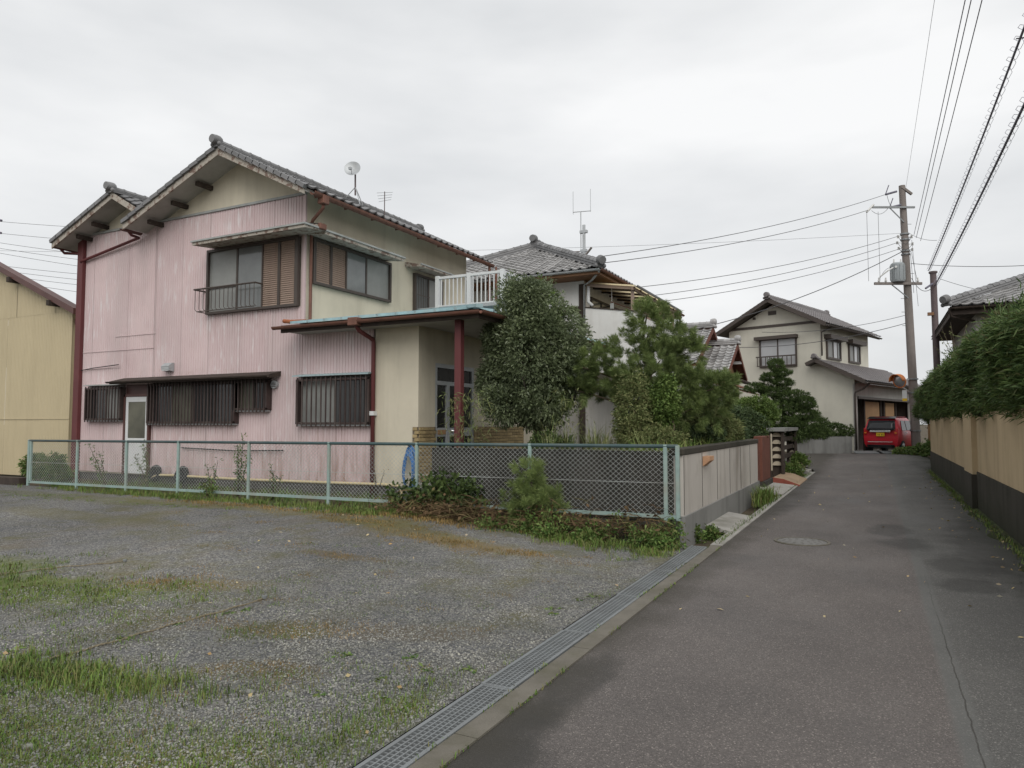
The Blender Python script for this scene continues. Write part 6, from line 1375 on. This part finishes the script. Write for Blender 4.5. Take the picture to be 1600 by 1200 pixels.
for k in range(10):
    a = k * 1.7; tip = Vector((1.95 + .42 * math.sin(a * 2.1) + .08 * k * .3, 24.7 + .3 * math.cos(a), 3.75 + .09 * ((k * 7) % 10))); limb(t, [(2.2, 24.8, 2.6), Vector((2.2, 24.8, 3.2)).lerp(tip, .4), tip], [.010, .007, .003], 'twig', 'stem'); f = RNG.uniform(.5, 1, 9)[:, None]; P = np.array((2.2, 24.8, 3.2)) + f * (np.array(tip) - np.array((2.2, 24.8, 3.2))) + RNG.normal(size=(9, 3)) * .03; V, F = leaf_arr(P, RNG.normal(size=(9, 3)), .07, .035); npobj('leaves', V, F, 'grass_tall', t)
bush('edge_twigs', 'reddish leafy twig tips at the right picture edge', (2.75, 13.9, 1.2), [(2.68, 14.2, 4.5, .14, .24, 50)], 'vine_dead', .06, .03, 7, stems=2)

# ------------------------------------------------------------------ tall grass in the garden, weeds along the fence
K_ = 44; cc = np.stack([RNG.uniform(-4.6, -2.45, K_), RNG.uniform(9.4, 11.3, K_)], 1); ch = RNG.uniform(.25, .9, K_) ** 1.4; m_ = 46; n = K_ * m_
P = np.concatenate([np.repeat(cc, m_, 0) + RNG.normal(size=(n, 2)) * .05, np.full((n, 1), .86)], 1); H = np.repeat(ch, m_) * RNG.uniform(.55, 1.1, n)
V, F = blades(P, H, RNG.uniform(.006, .013, n), RNG.uniform(.15, .95, n), .45); stuff(npobj('tall_garden_grass', V, F, 'grass_tall'), 'tall feathery yellowish grass in the garden behind the wall', 'grass')
n = 1600; x = RNG.uniform(-3.2, -2.35, n); y = RNG.uniform(9.3, 15.2, n); P = np.stack([x, y, np.full(n, .9)], 1); V, F = blades(P, RNG.uniform(.2, .5, n), RNG.uniform(.008, .016, n), RNG.uniform(.2, .9, n)); stuff(npobj('wall_top_grass', V, F, 'grass_green'), 'green grass growing behind the garden wall coping', 'grass')
n = 1100; c = RNG.integers(0, 7, n); cx = np.array([-6.15, -6.05, -6.25, -5.95, -5.8, -4.4, -4.25])[c]; P = np.stack([cx + RNG.normal(size=n) * .07, 10.15 + RNG.normal(size=n) * .2 + .4 * (c > 4), np.full(n, .15)], 1); H = RNG.uniform(.4, 1.9, n); st_ = P + np.stack([RNG.normal(size=n) * .15, RNG.normal(size=n) * .12, H], 1)
V, F = leaf_arr(st_, RNG.normal(size=(n, 3)) + [0, 0, -.8], RNG.uniform(.08, .15, n), .014); stuff(npobj('bamboo_leaves', V, F, 'grass_tall'), 'thin drooping bamboo leaves in front of the porch', 'bamboo')
def lot_blades(name, specs, m, label, seedn):
    Ps = []; Hs = []; Ws = []
    for (cx, cy, rx, ry_, ang, n, h, w) in specs:
        nk = max(3, n // 16); kc = RNG.normal(size=(nk, 2)) * .62; kh = RNG.uniform(.35, 1.25, nk); ii = RNG.integers(0, nk, n); g = kc[ii] + RNG.normal(size=(n, 2)) * np.array([.05 / rx, .05 / ry_])
        c_, s_ = math.cos(ang), math.sin(ang); x = cx + g[:, 0] * rx * c_ - g[:, 1] * ry_ * s_; y = cy + g[:, 0] * rx * s_ + g[:, 1] * ry_ * c_; ok = (x < -2.075) & (y < 8.95); x, y, hh = x[ok], y[ok], kh[ii][ok]
        Ps.append(np.stack([x, y, lotzn(x, y)], 1)); Hs.append(RNG.uniform(.35, 1.1, len(x)) * h * hh); Ws.append(RNG.uniform(.6, 1.2, len(x)) * w)
    P = np.concatenate(Ps); V, F = blades(P, np.concatenate(Hs), np.concatenate(Ws), RNG.uniform(.15, 1.0, len(P))); stuff(npobj(name, V, F, m), label, 'grass')
lot_blades('lot_grass', [(-4.4, 2.62, .75, .24, .25, 3000, .085, .006), (-4.95, 2.5, .5, .28, .2, 1800, .075, .006), (-3.75, 2.7, .5, .16, .3, 600, .12, .005), (-4.2, 2.3, 1.0, .35, .2, 900, .05, .005), (-3.9, 1.9, .9, .4, .2, 1600, .05, .005), (-5.2, 3.0, .9, .4, .3, 900, .035, .005), (-6.9, 3.75, 1.5, .45, .35, 5200, .055, .006), (-5.6, 3.6, .8, .3, .3, 1200, .04, .005), (-8.5, 4.0, 1.2, .5, .3, 2500, .06, .006),
    (-3.3, 1.95, .9, .35, .1, 3600, .035, .005), (-2.6, 2.2, .5, .4, .3, 2600, .035, .005), (-3.0, 2.3, .9, .45, .2, 2200, .028, .004), (-4.3, 1.9, .8, .5, .2, 3000, .04, .005), (-2.75, 3.3, .6, .5, .4, 1200, .03, .004), (-3.9, 4.9, 1.2, .6, .3, 900, .025, .004), (-2.3, 2.7, .22, .6, .0, 1100, .055, .005), (-2.25, 3.4, .14, .5, 0, 500, .05, .005), (-3.0, 2.4, .7, .3, .2, 900, .035, .004), (-9.0, 8.7, 3.2, .16, 0, 5200, .10, .008), (-12.5, 8.75, 2.0, .14, 0, 2200, .12, .008), (-6.6, 8.55, .9, .2, .1, 2500, .10, .008), (-3.2, 8.35, 1.0, .28, -.1, 3000, .10, .008), (-2.45, 8.1, .3, .45, .3, 900, .06, .006),
    (-9.8, 7.9, 1.5, .25, 0, 900, .03, .006), (-13.5, 7.7, 2.0, .3, 0, 900, .035, .006), (-4.0, 3.75, .3, .15, .4, 300, .035, .005), (-5.0, 4.6, .9, .4, .3, 500, .03, .005), (-3.4, 3.1, .8, .4, .2, 500, .03, .004), (-5.0, 6.6, 2.0, .8, 0, 700, .025, .005), (-2.09, 3.9, .03, .5, 0, 120, .035, .004), (-2.09, 6.0, .03, .5, 0, 140, .04, .004)], 'grass_green', 'patchy green grass growing through the gravel lot', 1)
lot_blades('dry_grass', [(-3.10, 3.10, .13, .07, .3, 120, .022, .004), (-4.90, 5.20, .13, .07, .3, 120, .022, .004), (-5.90, 6.30, .13, .07, .3, 120, .022, .004), (-6.80, 6.90, .13, .07, .3, 120, .022, .004), (-7.60, 7.20, .13, .07, .3, 120, .022, .004), (-5.20, 7.00, .13, .07, .3, 120, .022, .004), (-3.30, 4.90, .13, .07, .3, 120, .022, .004), (-2.70, 4.60, .13, .07, .3, 120, .022, .004), (-3.00, 5.60, .13, .07, .3, 120, .022, .004), (-4.30, 5.70, .13, .07, .3, 120, .022, .004), (-2.50, 3.70, .13, .07, .3, 120, .022, .004), (-3.50, 2.80, .13, .07, .3, 120, .022, .004), (-2.90, 2.70, .13, .07, .3, 120, .022, .004), (-8.40, 6.60, .13, .07, .3, 120, .022, .004), (-9.50, 7.40, .13, .07, .3, 120, .022, .004), (-6.10, 5.10, .13, .07, .3, 120, .022, .004), (-6.2, 7.9, 1.0, .35, .0, 1800, .03, .006), (-4.8, 7.4, .8, .25, -.1, 1600, .035, .006), (-3.6, 7.2, .6, .2, -.1, 1000, .03, .006), (-3.85, 3.9, .4, .15, .4, 700, .025, .004), (-4.4, 3.85, .35, .1, .3, 400, .02, .004), (-3.35, 3.2, .35, .12, .3, 500, .02, .004), (-3.6, 4.15, .4, .12, .4, 600, .02, .004), (-5.2, 6.1, .5, .12, .1, 500, .02, .005), (-6.0, 4.6, .6, .2, .35, 900, .03, .005), (-4.6, 4.45, .25, .06, .3, 300, .015, .004), (-8.5, 8.35, 2.4, .2, 0, 2200, .05, .007), (-5.4, 8.45, .9, .22, 0, 1800, .07, .008), (-4.0, 6.9, .3, .08, 0, 300, .015, .004), (-2.9, 6.2, .3, .1, 0, 250, .015, .004), (-3.0, 2.25, .9, .4, .2, 700, .02, .004), (-7.5, 6.4, .4, .1, 0, 300, .015, .005), (-6.6, 5.8, .3, .08, 0, 250, .015, .005)], 'grass_dry', 'dry straw coloured grass patches on the gravel', 2)
parts = []
for k in range(150):
    a = R(27.1) + RNG.uniform(R(-8), R(38)); d_ = 1.9 * math.exp(RNG.uniform(0, 1.2)); x = -math.sin(a) * d_; y_ = math.cos(a) * d_
    if x > -2.12 or y_ > 8.6 or math.sin(x * 2.3) + math.sin(y_ * 3.1 + x) < .1: continue
    m_ = 14; P = np.tile([x, y_, float(lotzn(x, y_)) + .006], (m_, 1)) + RNG.normal(size=(m_, 3)) * [.02, .02, .002]; parts.append(leaf_arr(P, RNG.normal(size=(m_, 3)) * [1, 1, .15] + [0, 0, .25], RNG.uniform(.02, .055, m_), RNG.uniform(.010, .018, m_), .15))
V, F = merge(parts); stuff(npobj('lot_weeds', V, F, 'leaf_weed'), 'flat broad leaved weed rosettes scattered on the gravel lot', 'weeds')
n = 6500; x = RNG.uniform(-16.2, -6.1, n); y_ = RNG.uniform(9.06, 10.8, n); ok = np.sin(x * 3.1 + y_ * 2) + np.sin(x * 7.3) > -.5; x, y_ = x[ok], y_[ok]; P = np.stack([x, y_, np.full(len(x), .10)], 1); V, F = blades(P, RNG.uniform(.05, .2, len(x)), RNG.uniform(.006, .012, len(x)), RNG.uniform(.2, .9, len(x))); stuff(npobj('yard_grass', V, F, 'leaf_weed'), 'green grass between the fence and the pink house', 'grass')
# leafy weeds at the fence foot
parts = []
wb = [(-2.2, 9.6, .0, .12, .14, 90), (-2.05, 10.0, -.02, .12, .1, 70)] + [(random.uniform(-4.7, -2.25), random.uniform(8.3, 8.85), .06, random.uniform(.10, .24), random.uniform(.08, .30), 55) for _ in range(26)]
for (x, y_, z, rx, rz, n_) in wb:
    C, Nn = crown_pts((x, y_, z), (rx, rx * .6, rz), n_, int(abs(x) * 99), .3, .3); P, D = clump(C, Nn + np.array([0, 0, .5]), 8, .9, .03); parts.append(leaf_arr(P, D, RNG.uniform(.03, .075, len(P)), RNG.uniform(.014, .03, len(P))))
V, F = merge(parts); stuff(npobj('fence_weeds', V, F, 'leaf_weed'), 'thick leafy green weeds along the foot of the fence', 'weeds')
n = 3600; x = np.where(RNG.uniform(size=3600) < .7, -5.5 + RNG.normal(size=3600) * .55, RNG.uniform(-4.6, -2.3, 3600)); y_ = 8.68 + RNG.normal(size=n) * .13; P = np.stack([x, np.minimum(y_, 8.93), .12 + np.abs(RNG.normal(size=n)) * .12], 1); V, F = leaf_arr(P, RNG.normal(size=(n, 3)) * [1.5, .6, .5], RNG.uniform(.06, .35, n), RNG.uniform(.006, .014, n), .1); V2, F2 = leaf_arr(P[:600] + [0, 0, .05], RNG.normal(size=(600, 3)), .07, .045); V, F = merge([(V, F), (V2, F2)]); stuff(npobj('dead_vines', V, F, 'vine_dead'), 'tangle of dead brown vines heaped at the fence foot', 'vines')
parts = []
for (x, z, n_) in ((-5.75, .55, 120), (-5.3, .5, 120), (-6.4, .4, 90), (-6.0, .35, 90)): C, Nn = crown_pts((x, 8.9, z), (.28, .15, .22), n_, int(z * 31), .2, .3); P, D = clump(C, Nn, 4, .9, .05); parts.append(leaf_arr(P, D, RNG.uniform(.06, .1, len(P)), RNG.uniform(.04, .06, len(P))))
V, F = merge(parts); stuff(npobj('climbing_vine', V, F, 'leaf_niwaki'), 'broad leaved dark vine climbing on the fence mesh', 'vine')
n = 500; P = np.stack([-1.95 + RNG.normal(size=n) * .08, 14.3 + RNG.normal(size=n) * .35, np.full(n, .0)], 1); V, F = blades(P, RNG.uniform(.15, .42, n), .012, RNG.uniform(.2, .9, n)); stuff(npobj('drain_grass', V, F, 'grass_green'), 'tuft of green grass in the drain by the garden wall', 'grass')
n = 900; yv = RNG.uniform(9.1, 23, n); P = np.stack([-1.76 - np.abs(RNG.normal(size=n)) * .06, yv, np.full(n, .005)], 1); V, F = blades(P, RNG.uniform(.02, .09, n), .008, RNG.uniform(.2, .9, n)); stuff(npobj('drain_edge_weeds', V, F, 'leaf_weed'), 'low green weeds along the left lane edge', 'weeds')
yv = np.linspace(5, 26.4, 110); V = []; F = []
for i, y_ in enumerate(yv):
    w_ = .12 + .06 * math.sin(y_ * 2.3) + .05 * math.sin(y_ * 5.1); V += [(1.50, y_, .06), (1.50 - w_ * .5, y_, .03), (1.50 - w_, y_, .003)]
for i in range(len(yv) - 1):
    for k in range(2): a_ = i * 3 + k; F.append((a_, a_ + 3, a_ + 4, a_ + 1))
stuff(npobj('moss_strip', V, F, 'moss', smooth=True), 'strip of moss and dirt at the foot of the tan wall', 'moss')
n = 2600; yv = RNG.uniform(6, 26.4, n); P = np.stack([1.47 - np.abs(RNG.normal(size=n)) * .07, yv, np.full(n, .02)], 1); V, F = blades(P, RNG.uniform(.02, .07, n), .008, RNG.uniform(.2, .9, n)); stuff(npobj('wall_foot_weeds', V, F, 'grass_green'), 'tiny green weeds along the foot of the tan wall', 'weeds')
n = 170; yv = 5 + 21 * RNG.uniform(0, 1, n); x = np.where(RNG.uniform(size=n) < .7, 1.42 - np.abs(RNG.normal(size=n)) * .28, RNG.uniform(-1.6, 1.3, n)); P = np.stack([x, yv, np.full(n, .014)], 1); V, F = leaf_arr(P, RNG.normal(size=(n, 3)) * [1, 1, .12], RNG.uniform(.03, .07, n), RNG.uniform(.015, .03, n), .1); stuff(npobj('fallen_leaves', V, F, 'leaf_fallen'), 'small pale fallen leaves scattered on the lane', 'leaves')
n = 60; x = RNG.uniform(-7, -2.2, n); y_ = RNG.uniform(2, 8.5, n); P = np.stack([x, y_, lotzn(x, y_) + .012], 1); V, F = leaf_arr(P, RNG.normal(size=(n, 3)) * [1, 1, .15], RNG.uniform(.03, .06, n), .025, .2); stuff(npobj('lot_leaves', V, F, 'leaf_fallen'), 'dry fallen leaves scattered over the gravel lot', 'leaves')

# ------------------------------------------------------------------ loose gravel
def chips(n, seed):
    r = np.random.default_rng(seed); d = 1.6 * np.exp(r.uniform(0, 1, n) * 1.6); a = R(27.1) + r.uniform(R(-16), R(40), n)
    x = -np.sin(a) * d; y = np.cos(a) * d; ok = (x < -2.09) & (y < 8.8) & (y > .3); x, y, d = x[ok], y[ok], d[ok]; m = len(x); s = r.uniform(.35, 1, m) ** 3 * .0085 + .0028
    o = np.array([[1, 0, 0], [0, 1, 0], [-1, 0, 0], [0, -1, 0], [0, 0, 1], [0, 0, -1]], float); th = r.uniform(0, 6.28, m); c_, s_ = np.cos(th), np.sin(th)
    B = o[None] * (1 + r.uniform(-.35, .35, (m, 6, 3))) * np.array([1.15, .85, .6]) * s[:, None, None]; Q = B.copy(); Q[..., 0] = B[..., 0] * c_[:, None] - B[..., 1] * s_[:, None]; Q[..., 1] = B[..., 0] * s_[:, None] + B[..., 1] * c_[:, None]
    Q += np.stack([x, y, lotzn(x, y) + s * .25], 1)[:, None]; f = np.array([[0, 1, 4], [1, 2, 4], [2, 3, 4], [3, 0, 4], [1, 0, 5], [2, 1, 5], [3, 2, 5], [0, 3, 5]]); return Q.reshape(-1, 3), (f[None] + 6 * np.arange(m)[:, None, None]).reshape(-1, 3)
V, F = chips(170000, 5); stuff(npobj('loose_gravel', V, F, 'stone_chip'), 'loose grey gravel chippings covering the lot', 'gravel')
for k, (x, y_, s_, lab) in enumerate(((-3.15, 2.95, .022, 'pale stone lying left of a pair on the gravel'), (-2.92, 3.02, .018, 'pale stone lying right of its twin on the gravel'), (-4.35, 2.02, .03, 'largest pale stone near the bottom left grass'), (-3.55, 2.0, .022, 'grey rounded stone among sparse weeds near the bottom edge'), (-2.75, 3.95, .018, 'small white stone on open gravel left of the gratings'), (-3.6, 5.2, .02, 'white stone on the gravel in the middle of the lot'))):
    tag(MB().blob((x, y_, float(lotzn(x, y_)) + s_ * .4), s_ * 1.3, s_, s_ * .7, 9, 6, .16).build('loose_stone', 'stone_pale', smooth=True), lab, 'stone', 'pale stones on the lot')
for a_, b_, lab in (((-7.9, 3.55), (-7.1, 4.9), 'farther of two parking ropes pegged on the gravel'), ((-4.72, 2.74), (-4.62, 4.45), 'nearer of two parking ropes pegged on the gravel')):
    t = root('marker_rope', lab, 'rope', (a_[0], a_[1], 0.02), group='parking ropes on the gravel'); pts = []
    for i in range(121): f = i / 120; x = a_[0] + (b_[0] - a_[0]) * f + .012 * math.sin(f * 9); y_ = a_[1] + (b_[1] - a_[1]) * f; pts.append((x, y_, float(lotzn(x, y_)) + .016 + .004 * math.sin(f * 40)))
    for s_ in (0, math.pi): MB().tube([(p[0] + .0035 * math.cos(i * 1.1 + s_), p[1], p[2] - .006 + .0035 * math.sin(i * 1.1 + s_)) for i, p in enumerate(pts)], .0042, 5).build('strand', 'rope', t)
    for p in (pts[0], pts[-1]): MB().cyl(p, .02, p[2] - .01, p[2] + .012, 8).build('peg', 'galvanised', t)

# ------------------------------------------------------------------ things by the pink wall
t = root('blue_hose', 'coiled blue garden hose hanging on the cream porch wall', 'hose', (-7.68, 10.9, .3)); 
for k in range(7):
    rx = .16 - .012 * k; rz = .40 - .018 * k; cx = -7.69 + .008 * math.sin(k * 2.3); pts = [(cx + rx * math.cos(a) * (1.0 - .25 * math.sin(a)), 10.90 - .012 * k + .01 * math.sin(a * 3 + k), .70 + rz * math.sin(a) - .012 * k) for a in np.linspace(0, 2 * math.pi, 33)]; MB().tube(pts, .013, 6, False).build('hose_loop', 'hose_blue', t, smooth=True)
MB().tube([(-7.69, 10.99, 1.08), (-7.69, 10.84, 1.08), (-7.69, 10.82, 1.12)], .012, 6).build('wall_hook', 'dark_wood', t)
tag(MB().tube([(-14.9, 10.75, .22), (-14.5, 10.74, .345), (-14.0, 10.76, .35), (-12, 10.77, .335), (-10, 10.78, .35), (-8.2, 10.78, .37), (-7.86, 10.77, .36), (-7.79, 10.76, .30), (-7.78, 10.75, .12)], .028, 8).build('water_pipe', 'hose_cream', smooth=True), 'long cream pipe along the foot of the pink wall', 'pipe')
def wheel_thing(x, lab):
    t = root('old_tyre', lab, 'tyre', (x, 10.72, .12), group='old tyres at the pink wall'); V = []; F = []; n1, n2 = 18, 8
    for i in range(n1):
        for j in range(n2): a = 2 * math.pi * i / n1; c_ = 2 * math.pi * j / n2; r = .15 + .06 * math.cos(c_); V.append((x + r * math.cos(a), 10.75 + .05 * math.sin(c_) + .05 * math.sin(a), .36 + r * math.sin(a)))
    for i in range(n1):
        for j in range(n2): F.append((i * n2 + j, i * n2 + (j + 1) % n2, ((i + 1) % n1) * n2 + (j + 1) % n2, ((i + 1) % n1) * n2 + j))
    MB().add(V, F).build('tyre', 'rubber', t, smooth=True); MB().tube([(x, 10.72, .36), (x, 10.78, .36)], .09, 10).build('hub', 'rubber', t)
wheel_thing(-14.62, 'left of two small black tyres leaning near the back door'); wheel_thing(-13.72, 'right of two small black tyres leaning on the pink wall')

tag(MB().bar((-26, 9.0, .16), (-16.5, 9.0, .22), .22, .22).build('timber_edging', 'dark_wood'), 'dark old timber edging at the left end of the gravel lot', 'timber')
t = root('board_fence', 'short tan board fence beside the utility pole foot', 'fence', (2.3, 33.6, .2))
for k in range(5): MB().box(1.86 + k * .17, 2.01 + k * .17, 33.6, 33.63, .22, 1.52 - .04 * (k % 2)).build('board', 'board_tan', t)
for z in (.5, 1.3): MB().box(1.84, 2.72, 33.64, 33.68, z, z + .06).build('rail', 'dark_wood', t)

n = 900; yv = RNG.uniform(1.2, 9.0, n); ok = np.sin(yv * 5.3) + np.sin(yv * 11.7) + np.sin(yv * 2.1) > .2; yv = yv[ok]; n = len(yv); P = np.stack([np.where(RNG.uniform(size=n) < .6, -1.715, -1.85) + RNG.normal(size=n) * .008, yv, np.full(n, .008)], 1); V, F = blades(P, RNG.uniform(.008, .035, n), .006, RNG.uniform(.3, .9, n)); stuff(npobj('kerb_weeds', V, F, 'grass_green'), 'tiny weeds and moss in the kerb joints', 'weeds')
